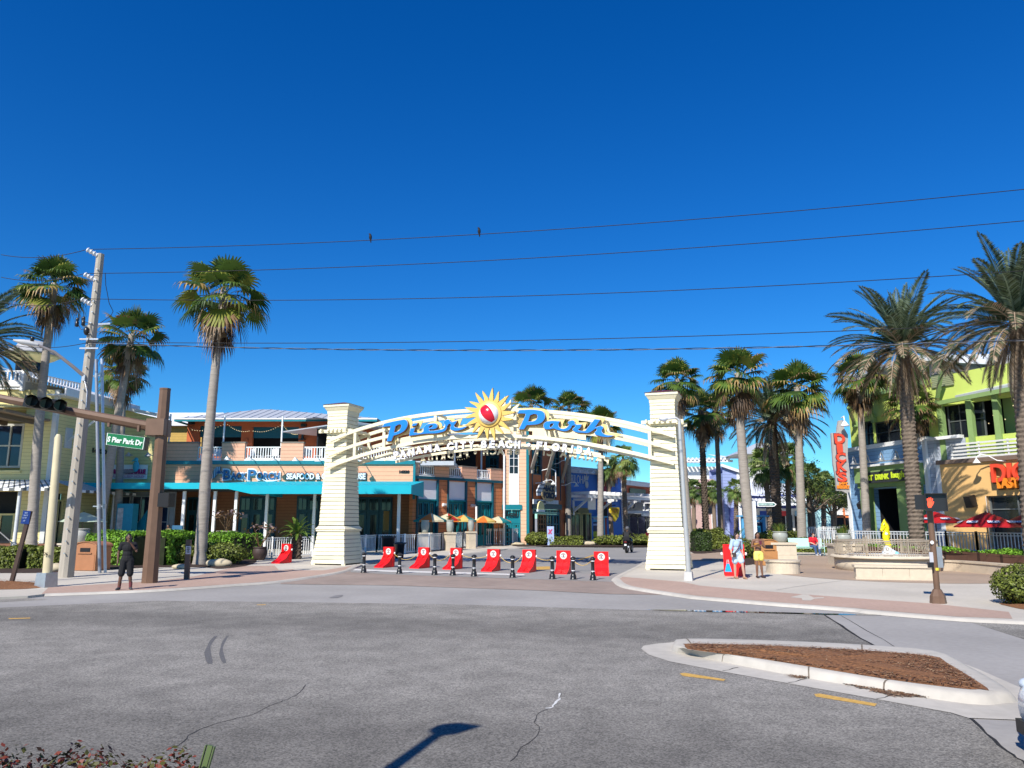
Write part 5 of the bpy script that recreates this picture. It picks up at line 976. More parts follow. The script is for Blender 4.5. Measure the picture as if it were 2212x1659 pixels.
out=[HF.at(z7(x,y))for x,y in((155,300),(165,250),(205,245),(215,320),(248,375),(245,560),(262,700),(265,880),(232,890),(190,868),(150,870),(140,760),(118,640),(108,480),(100,360),(150,355))]
n=len(out);m=MB(HF);m.add([(x,.12,z)for x,z in out]+[(x,-.06,z)for x,z in out],[tuple(range(n)),tuple(range(2*n-1,n-1,-1))]+[(i,i+n,(i+1)%n+n,(i+1)%n)for i in range(n)]);m.build("board",M("weathered_grey_board",(.36,.35,.33),rough=.85,var=.2,scale=5,stretch=(6,1,.6)),hs)
for ch,x,y,wq,hq in(("D",172,410,92,88),("I",172,497,50,84),("C",183,575,84,84),("K",190,655,82,84),("'",155,712,22,26),("S",195,748,80,84)):
 s,z=HF.at(z7(x,y));u=HF.at(z7(x+wq,y))[0]-s;v=z-HF.at(z7(x,y+hq))[1];o=text_on(ch,HF,s,.16,z,u,v,RL,hs,.08,.025,name="letter");e=text_on(ch,HF,0,0,0,u+.08,v+.08,SGN,o,.04,.03,name="letter_edge");e.location=(0,0,-.05);e.rotation_euler=(0,0,0)
for t,x,y,wq,hq in(("LAST",205,805,75,26),("RESORT",203,836,110,32)):
 s,z=HF.at(z7(x,y));u=HF.at(z7(x+wq,y))[0]-s;v=z-HF.at(z7(x,y+hq))[1];text_on(t,HF,s,.16,z,u,v,OL,hs,.06,.02)
m=MB(HF);s,z=HF.at(z7(250,422));m.tube([(s-.1,0,z),(s+2.6,-7.5,z)],.06,6);m.build("bracket",BLACK,hs)
m=MB(HF);s,z=HF.at(z7(188,300));m.tube([(s+.05,.12,z+.55),(s+.05,.5,z+.6),(s+.03,.6,z+.3)],.04,6);m.lathe([(.05,.3),(.26,0),(.28,-.05)],12,(s+.03,.6,z));m.build("lamp",LAMPW,hs)
cs=B4.w(e4+.15,-.2,0);CF=Frame(cs.x,cs.y,48);blue=thing("blue_shop","bright blue shop building with white timber pergola along the side street","building",(cs.x+3,cs.y+6,gz(80)))
s_c=CF.at((1345,1100))[0];cz0=gz(84);ztc=zline(CF,0,z5(850,714),z5(1290,789));zpb=zline(CF,0,z5(890,965),z5(1290,985));zpf=zline(CF,2.2,z5(890,1020),z5(1300,1030))
BLU=M("royal_blue_render",(.06,.20,.62),rough=.65,var=.05,scale=1.5)
m=MB(CF);m.box(0,s_c,-.4,0,zpb-1.2,ztc-.6);m.build("upper_wall",BLU,blue);m=MB(CF);m.box(0,s_c,-.5,.2,ztc-.598,ztc-.2);m.box(0,s_c,-.5,.1,ztc-.2,ztc);m.build("cornice",M("blue_white_cornice",(.55,.58,.62)),blue)
m=MB(CF);m.box(s_c-.2,s_c+.2,-.4,.08,cz0,ztc);m.build("corner_board",WHITE,blue)
q=CF.rect(z5(848,868),z5(1012,812),.1);text_on("CARILOHA",CF,(q[0]+q[1])/2,.08,(q[2]+q[3])/2,q[1]-q[0],q[3]-q[2],M("pale_thin_letters",(.55,.60,.66)),blue,.06,-.012)
pi_=CF.at(z5(1020,850),.1);m=MB(CF);m.ball((pi_[0],.1,pi_[1]-.4),(.28,.06,.36),10,7);m.add([(pi_[0]+dx,.1,pi_[1]+dz)for dx,dz in((-.2,0),(-.4,.55),(-.1,.35),(0,.85),(.12,.35),(.4,.5),(.2,0))],[tuple(range(7))]);m.build("pineapple_emblem",M("pale_emblem",(.45,.5,.55)),blue)
tb=CF.at(z5(1170,862),.2);m=MB(CF);n=22;rxx=CF.at(z5(1222,862),.2)[0]-tb[0]
m.add([(tb[0]+rxx*cos(2*pi*i/n),.3,tb[1]+1.05*sin(2*pi*i/n))for i in range(n)]+[(tb[0]+rxx*cos(2*pi*i/n),.05,tb[1]+1.05*sin(2*pi*i/n))for i in range(n)],[tuple(range(n))]+[(i,i+n,(i+1)%n+n,(i+1)%n)for i in range(n)]);tsg=m.build("toy_sign",M("crimson_oval",(.45,.03,.05)),blue);text_on("TOY BARN",CF,tb[0],.36,tb[1],rxx*2.5,.9,M("cream_toy_letters",(.78,.62,.30)),tsg,.1,.03)
for i,px in enumerate((z5(885,790),z5(945,795),z5(1000,795),z5(1065,795),z5(1125,800),z5(1190,810),z5(1230,812),z5(1285,822))):s,z=CF.at(px,.5);gooseneck(CF,s,.02,z+.1,blue,1.2,.35,None,.5)
PG=M("white_pergola_timber",(.80,.80,.80),rough=.5,var=.04)
L_p=CF.at((1430,1100))[0]+6;m=MB(CF);m.box(.6,L_p,.05,.25,zpb-.25,zpb);m.box(.6,L_p,2.1,2.3,zpb-.35,zpb-.05);m.build("pergola_beam",PG,blue)
for i in range(int((L_p-1)/.8)):s=.9+i*.8;m=MB(CF);m.box(s-.06,s+.06,.0,3.0,zpb+.01,zpb+.26);m.build("pergola_rafter",PG,blue)
for i in range(6):s=1.2+i*(L_p-2)/5.2;m=MB(CF);m.bar((s,.1,zpb-1.6),(s,1.7,zpb-.5),.14,.2);m.box(s-.08,s+.08,.02,.2,zpb-1.9,zpb-.5);m.box(s-.07,s+.07,.2,2.3,zpb-.58,zpb-.36);m.build("pergola_brace",PG,blue)
OLV=M("olive_shopfront",(.16,.18,.10),rough=.6);x1=CF.at(z5(1038,1200))[0];x2=CF.at(z5(1165,1200))[0]
m=MB(CF);m.box(0,x1,-.4,.02,cz0-.3,zpb-1.2);m.build("olive_front",OLV,blue);window(CF,(1.0,x1-1.6,cz0+3.1,zpb-1.7),.08,blue,OLV,GLASS,1,1,.2,.05)
for i in range(2):window(CF,(.8+i*1.7,2.4+i*1.7,cz0,cz0+2.7),.08,blue,M("olive_door_frame",(.36,.34,.16)),GLASS,2,1,.14,.05,"door")
window(CF,(x1-1.6,x1-.5,cz0,cz0+2.7),.08,blue,OLV,GLASS,1,1,.14,.05,"door")
m=MB(CF);m.box(x1-1.5,x1-.3,1.0,1.06,cz0+3.0,cz0+4.6);m.build("white_banner",WHITE,blue)
m=MB(CF);m.box(x1,s_c,-.4,-.02,cz0-.3,zpb-1.2);m.build("lower_wall",BLU,blue);m=MB(CF);m.box(x2-.4,s_c-3,-.018,.1,cz0,cz0+4.0);m.build("red_shopfront",M("brick_red_shopfront",(.35,.06,.04)),blue);m=MB(CF);m.box(x2+.3,s_c-3.6,.102,.16,cz0+2.2,cz0+3.5);m.build("dark_opening",DARK,blue)
sh=CF.at(z5(1250,1118),1.4);m=MB(CF);pr=[(-.75,.6),(.75,.6),(.8,.3),(.55,-.35),(0,-.8),(-.55,-.35),(-.8,.3)];m.add([(sh[0]+x,1.4,sh[1]+z)for x,z in pr]+[(sh[0]+x,1.25,sh[1]+z)for x,z in pr],[tuple(range(7)),tuple(range(13,6,-1))]+[(i,i+7,(i+1)%7+7,(i+1)%7)for i in range(7)]);so_=m.build("shield_sign",M("yellow_shield",(.80,.58,.03)),blue);text_on("TOY",CF,sh[0],1.43,sh[1]+.25,1.2,.5,M("ochre_shield_letters",(.45,.22,.02)),so_,.03,.03)
m=MB(CF);m.bar((sh[0],.1,sh[1]+.8),(sh[0],1.5,sh[1]+.8),.06);m.build("sign_arm",BLACK,blue)
rs0=CF.w(s_c+.3,0,0);RF=Frame(rs0.x,rs0.y,58);red=thing("rust_red_shop","rust red clapboard shop beyond the blue shop, half behind palms","building",(rs0.x+4,rs0.y+6,gz(98)))
zr1=RF.at(z5(1400,895))[1];RR=M("rust_red_boards",(.42,.09,.035),rough=.65,lines=(.3,.08,2),bump=.3);e_r=RF.at((1470,1100))[0]
m=MB(RF);m.box(0,e_r,-.4,0,gz(95)-.3,zr1);m.build("wall",RR,red);m=MB(RF);m.box(-.1,e_r,-.5,.3,zr1+.002,zr1+.5);m.build("cornice",GREYM,red)
q=RF.rect(z5(1370,975),z5(1495,925),.1);m=MB(RF);m.box(q[0],q[1],.05,.15,q[2],q[3]);m.build("shop_sign",M("dark_green_sign",(.10,.16,.10)),red)
DG=M("dark_grey_shopfront",(.16,.17,.17));m=MB(RF);m.box(.3,e_r-.3,.002,.1,gz(95),gz(95)+4.6);o=m.build("shopfront",DG,red)
for i in range(3):x=.8+i*(e_r-1.5)/3;window(RF,(x,x+(e_r-1.5)/3-.5,gz(95)+.3,gz(95)+2.8),.16,o,DG,GLASS,2,1,.12,.05);m=MB(RF);n=8;m.add([(x+.9+.9*cos(pi*k/n),.13,gz(95)+3.2+1.0*sin(pi*k/n))for k in range(n+1)],[tuple(range(n+1))]);m.build("arched_light",GLASS,o)
for i in range(14):s=-0.2+i*.8;m=MB(RF);m.box(s-.06,s+.06,0,2.8,zr1-2.9,zr1-2.65);m.build("pergola_rafter",PG,red)
m=MB(RF);m.box(-.3,11,2.0,2.2,zr1-3.2,zr1-2.91);m.build("pergola_beam",PG,red)
def simple(name,label,Y,x0,x1,y0,y1,col,roof=None,ang=0,base=None):
 f=Frame(P((x0,1150),Y).x,Y,ang);a,b=0,f.at((x1,1150))[0];zt=f.at(((x0+x1)/2,y0))[1];zb2=gz(Y)if y1 is None else f.at(((x0+x1)/2,y1))[1]
 t=thing(name,label,"building",f.w((a+b)/2,-2,gz(Y)));m=MB(f);m.box(a,b,-6,0,zb2,zt);m.build("wall",col,t);return t,f,a,b,zt
LAV=M("lavender_blue_boards",(.30,.36,.60),rough=.6,lines=(.34,.06,2),bump=.3);MAUVE=M("mauve_render",(.52,.36,.33));WOFF=M("off_white_render",(.74,.73,.68));PYEL=M("pale_cream_wall",(.74,.70,.42));SKYB=M("bright_cyan_boards",(.10,.42,.62),lines=(.3,.06,2));NAVY=M("navy_boards",(.06,.08,.26),lines=(.3,.06,2));MINT=M("mint_render",(.40,.66,.66))
t,f,a,b,zt=simple("mauve_shop","mauve shop front behind palms, right of the right tower",92,1490,1568,1035,None,MAUVE)
m=MB(f);m.box(a+1.6,b-.6,.01,.15,gz(92)+2.8,gz(92)+5.6);m.build("window",GLASS,t);m=MB(f);m.box(a-1,b,.3,1.2,gz(92)+5.9,gz(92)+6.3);m.build("pergola_beam",PG,t);m=MB(f);m.box(a+2.6,b,.01,.2,gz(92),gz(92)+2.7);m.build("shopfront",WHITE,t)
for i in range(3):m=MB(f);m.box(a+2.9+i*.9,a+3.5+i*.9,.202,.25,gz(92)+.4,gz(92)+2.3);m.build("shop_window",GLASS,t)
t,f,a,b,zt=simple("lavender_house","lavender blue clapboard house with sloping white eave",88,1567,1604,1022,None,LAV)
m=MB(f);m.add([(a,0,zt),(b,0,zt),(a,0,zt+.7),(a,-6,zt),(b,-6,zt),(a,-6,zt+.7)],[(0,1,2),(5,4,3),(1,4,5,2)]);m.build("gable",LAV,t);m=MB(f);m.bar((a-.2,.2,zt+.9),(b+3,.2,zt-.9),.4,.3);m.build("eaves_board",WHITE,t)
m=MB(f);m.box(a+.5,b-.3,.002,.08,gz(88),gz(88)+3.4);m.build("doorway",NAVY,t);m=MB(f);m.box(b-.35,b,.002,.1,gz(88),zt);m.build("corner_board",WHITE,t)
m=MB(f);m.tube([(a+1.0,.2,gz(88)+4.6),(a+2.2,.2,gz(88)+4.6),(a+1.7,.2,gz(88)+3.6)],.14,6);m.build("abstract_emblem",WHITE,t)
t,f,a,b,zt=simple("navy_shop","navy blue shop with long white pergola behind the date palm",94,1604,1740,1068,None,NAVY)
m=MB(f);m.add([(a-1,.6,zt),(b,.6,zt-.6),(b,-6,zt+1.6),(a-1,-6,zt+2.2)],[(0,1,2,3)]);m.build("roof",RW,t)
for i in range(18):s=a+i*(b-a)/17;m=MB(f);m.box(s-.12,s+.12,.1,3,gz(94)+4.1,gz(94)+4.5);m.build("pergola_rafter",PG,t)
m=MB(f);m.box(a,b,2.6,2.9,gz(94)+3.7,gz(94)+4.09);m.build("pergola_beam",PG,t);m=MB(f);m.box(a,b,.01,.2,gz(94),gz(94)+3.4);o=m.build("shopfront",WOFF,t)
rnd=random.Random(5)
for i in range(9):x=a+.4+i*(b-a)/9;m=MB(f);m.box(x,x+.62*(b-a)/9,.21,.3,gz(94)+.3,gz(94)+2.6);m.build("shop_window",rnd.choice([GLASS,GLASSB,DARK]),o)
for i,cc_ in enumerate(((.02,.06,.3),(.6,.05,.05),(.3,.5,.6),(.7,.7,.7))):x=a+2+i*2.1;m=MB(f);m.box(x,x+1.1,.6,.7,gz(94)+2.5,gz(94)+3.1);m.build("hanging_board",M("shop_board_%d"%i,cc_),t)
t,f,a,b,zt=simple("white_tower_house","white and pale yellow tower house with hipped grey roof, far behind the palms",112,1615,1735,1010,None,WOFF)
m=MB(f);m.box(a+1,b-2,-5,.02,zt,f.at((1670,982))[1]);m.build("upper_storey",PYEL,t);zz1=f.at((1670,982))[1]
for i in range(4):x=a+1.4+i*1.9;m=MB(f);m.box(x,x+1.3,.022,.1,zt+.4,zz1-.3);m.build("window",M("olive_window",(.30,.30,.12))if i==0 else bpy.data.materials["olive_window"],t)
m=MB(f);m.add([(a-1.5,1.5,zz1),(b,1.5,zz1),(b,-7,zz1),(a-1.5,-7,zz1),((a+b)/2-1,-3,zz1+2.0),((a+b)/2+1,-3,zz1+2.0)],[(0,1,5,4),(1,2,5),(2,3,4,5),(3,0,4),(3,2,1,0)]);m.build("hipped_roof",GREYM,t);m=MB(f);m.box(b-4.5,b+2,-5,.01,gz(112),f.at((1720,1030))[1]);m.build("blue_wing",SKYB,t)
t,f,a,b,zt=simple("trellis_roof_house","white trellised canopy roof far behind the right tower",118,1485,1560,1008,None,WOFF)
for i in range(12):s=a-.5+i*(b-a+1.5)/11;m=MB(f);m.box(s-.12,s+.12,-5,2.2,zt+.9,zt+1.2);m.build("trellis_slat",PG,t)
m=MB(f);m.box(a-.8,b+1.6,1.7,1.95,zt+.55,zt+.89);m.build("trellis_beam",PG,t);m=MB(f);m.add([(a+5,1.5,zt+1.3),(b+2.4,1.5,zt+1.3),(b-1,-3,zt+2.2)],[(0,1,2)]);m.build("canopy",RW,t)
t,f,a,b,zt=simple("mint_shop","pale mint shop with orange framed doorway, left of the hanging board sign",84,1768,1800,1085,None,MINT)
m=MB(f);m.box(b,b+4.5,-6,-.3,gz(84),zt+1.3);m.build("wing",WOFF,t);m=MB(f);m.box(b+.2,b+2.6,-.28,-.2,gz(84),gz(84)+2.6);o=m.build("doorway",DARK,t);m=MB(f);m.box(b+1.3,b+1.45,-.19,-.1,gz(84),gz(84)+3.3);m.box(b+.2,b+2.6,-.19,-.1,gz(84)+2.3,gz(84)+2.5);m.build("orange_frame",M("orange_paint",(.75,.2,.06)),o)
t,f,a,b,zt=simple("white_arcade","low white shop row far behind the palms on the right",104,1735,1790,1095,None,WOFF)
for i in range(5):x=a+.5+i*(b-a)/5;m=MB(f);m.box(x,x+.5*(b-a)/5,.01,.1,gz(104)+.4,gz(104)+3);m.build("window",GLASS,t)
# ================================================================== palms, hedges and planters
def leafm(name,c,tr=.25,var=.25):return M(name,c,rough=.5,var=var,scale=1.2,spec=.3,trans=tr)
LG_=leafm("palm_green",(.095,.16,.028));LD=leafm("palm_dark_green",(.045,.09,.02));LY=leafm("palm_yellow_green",(.21,.22,.035));LT=leafm("palm_tan_tips",(.36,.24,.085),.2);LB=leafm("palm_dry_brown",(.19,.115,.055),.1);LBD=leafm("palm_dead_dark",(.075,.045,.025),.05);LBP=leafm("palm_dead_pale",(.34,.24,.15),.1)
FANM=[LG_,LD,LY,LT,LB,LBD,LBP]
DG_=leafm("date_palm_green",(.10,.135,.065));DD=leafm("date_palm_dark",(.045,.062,.03));DGR=leafm("date_palm_silver",(.20,.25,.16));DB=leafm("date_palm_dry",(.20,.135,.075),.1);DBP=leafm("date_palm_pale_dry",(.37,.28,.19),.1)
DATM=[DG_,DD,DGR,DB,DBP]
SABM=[leafm("sabal_green",(.14,.22,.05)),leafm("sabal_dark",(.07,.12,.03)),leafm("sabal_light",(.26,.32,.09)),LB,LB,LBD,LBP]
TRK=M("grey_palm_trunk",(.30,.265,.225),rough=.9,var=.22,scale=2.2,bump=.5,stretch=(1.2,1.2,7));TRKD=M("dark_palm_trunk",(.085,.062,.045),rough=.95,var=.4,scale=9,bump=.8);TRKB=M("bare_brown_trunk",(.20,.15,.11),rough=.95,var=.35,scale=5,bump=.8,stretch=(1,1,3))
TRKL=M("date_trunk_bases",(.155,.12,.09),rough=.95,var=.4,scale=7,bump=.6)
def fan(mb,org,az,el,pet,rad,rnd,mat,tipmat,nseg=20,droop=.5,spread=2.0,fold=.0):
 d=Vector((cos(az)*cos(el),sin(az)*cos(el),sin(el)));p0=org;hub=org+d*pet-Vector((0,0,.10*pet*pet*max(0,cos(el))))
 d2=(hub-org).normalized();d2=(d2-Vector((0,0,.25*droop))).normalized();side=Vector((-sin(az),cos(az),0));nrm=side.cross(d2).normalized();tw=rnd.uniform(-.5,.5);side=side*cos(tw)+nrm*sin(tw);nrm=side.cross(d2).normalized()
 w_=.025;mb.add([p0-side*w_,p0+side*w_,hub+side*w_*.6,hub-side*w_*.6],[(0,1,2,3)],mat)
 for i in range(nseg):
  t=(i+.5)/nseg*2-1;a=t*spread;r=rad*(1-.22*t*t)*rnd.uniform(.86,1.08);e=d2*cos(a)+side*sin(a);e=(e+nrm*fold*(abs(t)-.4)).normalized();pr=(side*cos(a)-d2*sin(a));hw=rad*.5*spread/nseg*1.2
  m1=hub+e*r*.52-Vector((0,0,droop*.10*r));m2=hub+e*r*.80-Vector((0,0,droop*r*(.30+.12*rnd.random())));tip=hub+e*r*(1.0-.14*droop)-Vector((0,0,droop*r*(.62+.35*rnd.random())))
  mb.add([hub,m1-pr*hw,m1+pr*hw,m2-pr*hw*.55,m2+pr*hw*.55,tip],[(0,1,2)],mat);b=len(mb.v)-6
  mb.f+=[[b+1,b+3,b+4,b+2],[b+3,b+5,b+4]];tm=tipmat if tipmat is not None else mat;mb.m+=[mat if rnd.random()<.6 else tm,tm];mb.sm+=[False,False]
def fan_crown(seed,R=1.0,live=40,dead=16,upright=.5,sk=1.0):
 """Washingtonia crown with its skirt, leaf radius about R, origin at the growing point"""
 rnd=random.Random(seed);c=MB();s=MB()
 for i in range(live):
  f=i/live;el=radians(86-118*f**.95+rnd.uniform(-10,10));az=i*2.39996+rnd.uniform(-.3,.3);young=f<.30
  mat=(0 if rnd.random()<.5 else 1)if young else rnd.choice((0,0,1,1,2,0));tip=(2 if rnd.random()<.3 else None)if young else rnd.choice((3,0,4,2,4,3,1))
  fan(c,Vector((0,0,-.28*f)),az,el,R*rnd.uniform(.75,1.1)*(.75 if young else 1.08),R*rnd.uniform(.82,1.05),rnd,mat,tip,20,.05+.62*f+rnd.uniform(0,.2),1.75 if young else 1.9,.25 if young else-.05)
 for i in range(dead):
  f=i/max(1,dead);el=radians(-38-40*f+rnd.uniform(-9,9));az=i*2.39996+rnd.uniform(-.3,.3);mat=rnd.choice((4,4,5,6,5));fan(s,Vector((0,0,-.18-.95*f*sk*R)),az,el,R*rnd.uniform(.55,.85),R*rnd.uniform(.7,.95),rnd,mat,rnd.choice((4,6,5)),13,.8,1.0,-.5)
 return c.mesh("crown",FANM),s.mesh("dead_skirt",FANM)
def sabal_crown(seed,R=1.0,n=46):
 rnd=random.Random(seed);c=MB()
 for i in range(n):
  f=i/n;el=radians(82-128*f+rnd.uniform(-12,12));az=i*2.39996+rnd.uniform(-.4,.4);fan(c,Vector((0,0,-.35*f)),az,el,R*rnd.uniform(.7,1.05),R*rnd.uniform(.75,1.0),rnd,rnd.choice((0,0,1,1,2)),rnd.choice((None,None,2,0))if f<.85 else 4,17,.45+.6*f,1.75,-.3)
 return c.mesh("crown",SABM)
def frond(mb,org,az,el,L,rnd,mats,curl=.9,n=34,dead=False):
 d=Vector((cos(az)*cos(el),sin(az)*cos(el),sin(el)));pts=[];p=org.copy();v=d.copy();st=L/n;side=Vector((-sin(az),cos(az),0));roll=rnd.uniform(-.5,.5)
 for i in range(n+1):
  pts.append(p.copy());p+=v*st;v=(v-Vector((0,0,curl*1.5/n*(.4+1.2*i/n)))).normalized()
 for i in range(n):k=.03*(1-i/n)+.006;mb.add([pts[i]-side*k,pts[i]+side*k,pts[i+1]+side*k,pts[i+1]-side*k],[(0,1,2,3)],mats[-1])
 for i in range(4,n+1):
  f=i/n;t=(pts[min(i+1,n)]-pts[i-1]).normalized();up=side.cross(t).normalized()*-1;ll=L*.15*(sin(pi*min(1,f*.86+.12))**.6)*(.5 if f>.96 else 1)
  for sg in(-1,1):
   for q in range(2):
    b=pts[i]-t*st*.5*q;s2=side*cos(roll)+up*sin(roll);u2=up*cos(roll)-side*sin(roll);e=(s2*sg*.72+t*.75+u2*(.34 if not dead else-.5)).normalized();e=(e-Vector((0,0,.15+(.5 if dead else 0)))).normalized();l2=ll*rnd.uniform(.8,1.1);wv=t*.021*(1+.6*(L>3));mid=b+e*l2*.5;tip=b+e*l2-Vector((0,0,l2*.12))
    mb.add([b,mid-wv,tip,mid+wv],[(0,1,2,3)],rnd.choice(mats))
def date_crown(seed,L=3.4,live=74,dead=20):
 rnd=random.Random(seed);c=MB();s=MB()
 for i in range(live):
  f=i/live;el=radians(86-100*f**.9+rnd.uniform(-8,8));az=i*2.39996+rnd.uniform(-.25,.25);frond(c,Vector((.12*cos(az),.12*sin(az),-.3*f)),az,el,L*rnd.uniform(.85,1.05)*(.8 if f<.15 else 1),rnd,[0,0,1,2]if f<.6 else[1,1,0,3,4],.55+.5*f)
 for i in range(dead):
  f=i/dead;el=radians(-38-46*f+rnd.uniform(-10,10));az=i*2.39996*1.1+rnd.uniform(-.3,.3);frond(s,Vector((.22*cos(az),.22*sin(az),-.4-.5*f)),az,el,L*rnd.uniform(.45,.68),rnd,[3,4,4,3],1.5,22,True)
 return c.mesh("crown",DATM),s.mesh("dead_fronds",DATM)
def trunk_mesh(base,top,r0,r1,kind,seed,bow=0.0):
 """from base to top in the thing's own space; kind smooth, date or boots"""
 rnd=random.Random(seed);mb=MB();n=14;Lz=(top-base).length;k=max(14,int(Lz/(.16 if kind=="smooth" else .105)));vs=[];ax=(top-base);sd=Vector((-ax.z,0,ax.x)).normalized()if abs(ax.x)>1e-6 else Vector((1,0,0))
 for i in range(k+1):
  f=i/k;c=base.lerp(top,f)+sd*(bow*sin(pi*f));r=r0+(r1-r0)*f
  if kind=="smooth":r*=1+.30*max(0,.05-f)/.05+rnd.uniform(-.03,.03)+(.035 if i%2 else 0)
  for j in range(n):
   a=2*pi*(j+(.5 if(i//2)%2 and kind!="smooth" else 0))/n;q=r
   if kind=="date":q=r*(1.0+(.13 if(i%2==1)else-.05)*(1 if j%2 else .5)+rnd.uniform(-.05,.05))
   if kind=="boots":q=r*(1.0+(.22 if(i%2==1)else-.12)*(1 if(j+i//2)%2 else-.25)+rnd.uniform(-.08,.08))
   vs.append(c+Vector((q*cos(a),q*sin(a),0)))
 fs=[(i*n+j,i*n+(j+1)%n,(i+1)*n+(j+1)%n,(i+1)*n+j)for i in range(k)for j in range(n)]+[tuple(range(k*n,k*n+n))]
 mb.add(vs,fs,0,kind=="smooth");return mb
CROWN={}
def crown(kind,seed):
 key=(kind,seed)
 if key not in CROWN:
  CROWN[key]=fan_crown(seed)if kind=="fan" else(fan_crown(seed,1.0,34,8)if kind=="fan_clean" else(sabal_crown(seed),None)if kind=="sabal" else date_crown(seed))
 return CROWN[key]
SCALE={"fan":.63,"fan_clean":.70,"sabal":.57,"date":1.36}
def palm(kind,top_px,base_px,Y,size,r0,r1,label,seed,tk="smooth",tm=None,name=None,group=None,bow=0.0,squash=1.0,foot=None):
 bt=P(base_px,Y)if foot is None else foot;bt.z=gz(bt.y)+PV-.05;tp=P(top_px,bt.y);t=thing(name or{"fan":"fan_palm","fan_clean":"fan_palm","sabal":"sabal_palm","date":"date_palm"}[kind],label,"palm tree",bt,0,group)
 tr=trunk_mesh(Vector((0,0,0)),tp-bt,r0*(.86 if kind=="fan" else 1),r1*(.86 if kind=="fan" else 1),tk,seed,bow);tr.build("trunk",tm or TRK,t);a,b=crown(kind,seed%4)
 for me,nm in((a,"crown"),(b,"dead_skirt" if kind!="date" else "dead_fronds")):
  if me is None:continue
  o=bpy.data.objects.new(nm,me);COL.objects.link(o);o.parent=t;o.location=tp-bt;size2=size*SCALE[kind];o.scale=(size2,size2,size2*squash);o.rotation_euler=(0,0,seed*1.37)
 return t
GF1="tall fan palms";GS="sabal palms";GD="date palms"
palm("fan",(118,612),(67,1197),46,2.05,.36,.22,"tall fan palm with brown skirt at far left, left of the concrete utility pole",1,group=GF1,bow=.2)
palm("fan_clean",(285,722),(205,1185),52,1.95,.34,.2,"fan palm with bushy green crown just right of the utility pole",2,group=GF1)
palm("fan",(268,800),(252,1185),54,1.6,.34,.2,"shorter fan palm crowded under a taller palm behind the green street sign",3,group=GF1)
palm("fan",(484,628),(432,1221),40.5,2.05,.34,.2,"tallest lone fan palm in front of the peach restaurant",4,group=GF1,bow=.12,foot=GP((432,1221)))
palm("date",(-70,735),(-75,1200),44,1.0,.4,.36,"date palm mostly out of frame, only its frond tips showing at the left edge",5,"date",TRKL,group=GD)
for(tx,ty),(bx,by),Y,sz,sd in(((1147,876),(1142,1172),68,2.0,6),((1229,882),(1227,1171),72,2.0,7),((1298,912),(1297,1177),66,1.75,8)):
 palm("fan",(tx,ty),(bx,by),Y,sz,.34,.22,{6:"fan palm rising behind the arch above the letter P",7:"fan palm rising behind the arch, middle of three by the oval sign",8:"fan palm behind the arch's right part, in front of the blue shop"}[sd],sd,group=GF1)
for(tx,ty),(bx,by),Y,sz,sd,lb in(((1312,1012),(1322,1165),76,2.1,1,"sabal palm seen under the arch just right of a pale fan palm trunk"),((1346,992),(1353,1163),74,2.9,2,"largest sabal palm seen under the right end of the arch"),((1379,1064),(1377,1163),86,2.5,3,"sabal palm in front of the rust red shop"),((1408,1068),(1408,1163),88,2.4,4,"sabal palm partly hidden by the right tower's left edge"),((1498,1058),(1500,1165),84,2.5,5,"sabal palm before the mauve shop, right of the lamp post"),((1540,1058),(1545,1163),86,2.4,6,"sabal palm between two dark fan palm trunks, under the trellis roof house"),((1590,1056),(1590,1163),80,2.4,7,"sabal palm in front of the lavender house"),((1652,1002),(1668,1165),64,3.0,8,"sabal palm left behind the dark date palm trunk"),((1700,992),(1705,1165),66,3.1,9,"sabal palm right behind the dark date palm trunk"),((1745,1030),(1752,1165),72,2.9,10,"sabal palm right of the pale fan palm trunk by the bench"),((1778,1046),(1780,1165),76,2.9,11,"sabal palm between the oak and the hanging board sign"),((1804,1062),(1802,1165),80,2.6,12,"sabal palm just left of the hanging board sign")):
 palm("sabal",(tx,ty),(bx,by),Y,sz*.62,.22,.2,lb,sd,"boots" if sd in(2,7,8,11)else "smooth",TRKB,group=GS)
palm("fan",(1463,818),(1490,1168),60,1.95,.34,.24,"fan palm directly behind the right tower's lamp post",9,group=GF1)
palm("fan",(1514,886),(1526,1170),64,1.9,.30,.26,"fan palm with dark shaggy trunk right of the right tower",10,"boots",TRKD,group=GF1)
palm("fan",(1546,884),(1558,1166),68,1.75,.28,.2,"slender fan palm with half dark trunk, third right of the tower",11,group=GF1,tm=TRKB)
palm("fan",(1594,806),(1626,1178),50,2.05,.42,.27,"tall fan palm with pale thick trunk behind the two walking women",12,group=GF1,bow=.15)
palm("fan",(1722,836),(1732,1170),54,2.2,.36,.26,"tall fan palm with pale trunk beside the green bench",13,group=GF1)
palm("fan",(1855,812),(1874,1180),52,1.8,.32,.22,"fan palm in front of the blue corner wall, left of the thick date palm",14,group=GF1)
palm("fan",(1968,868),(1968,1180),49.0,1.6,.2,.2,"low ragged fan palm behind the thick date palm trunk",15,group=GF1)
palm("date",(1667,905),(1681,1165),57,.9,.34,.34,"date palm with dark scaly trunk behind the urn of grasses",1,"date",TRKD,group=GD)
palm("date",(1948,742),(1982,1180),40.5,.9,.37,.32,"big date palm with thick scaly trunk in front of the blue corner",2,"date",TRKL,group=GD)
palm("date",(2196,690),(2230,1215),33,.92,.30,.29,"largest date palm at the right edge of the picture",3,"date",TRKL,group=GD)
def hm(n,c):return[leafm(n+"_leaf",c,.2),leafm(n+"_leaf_dark",tuple(x*.55 for x in c),.2),leafm(n+"_leaf_light",tuple(min(1,x*1.7)for x in c),.2)]
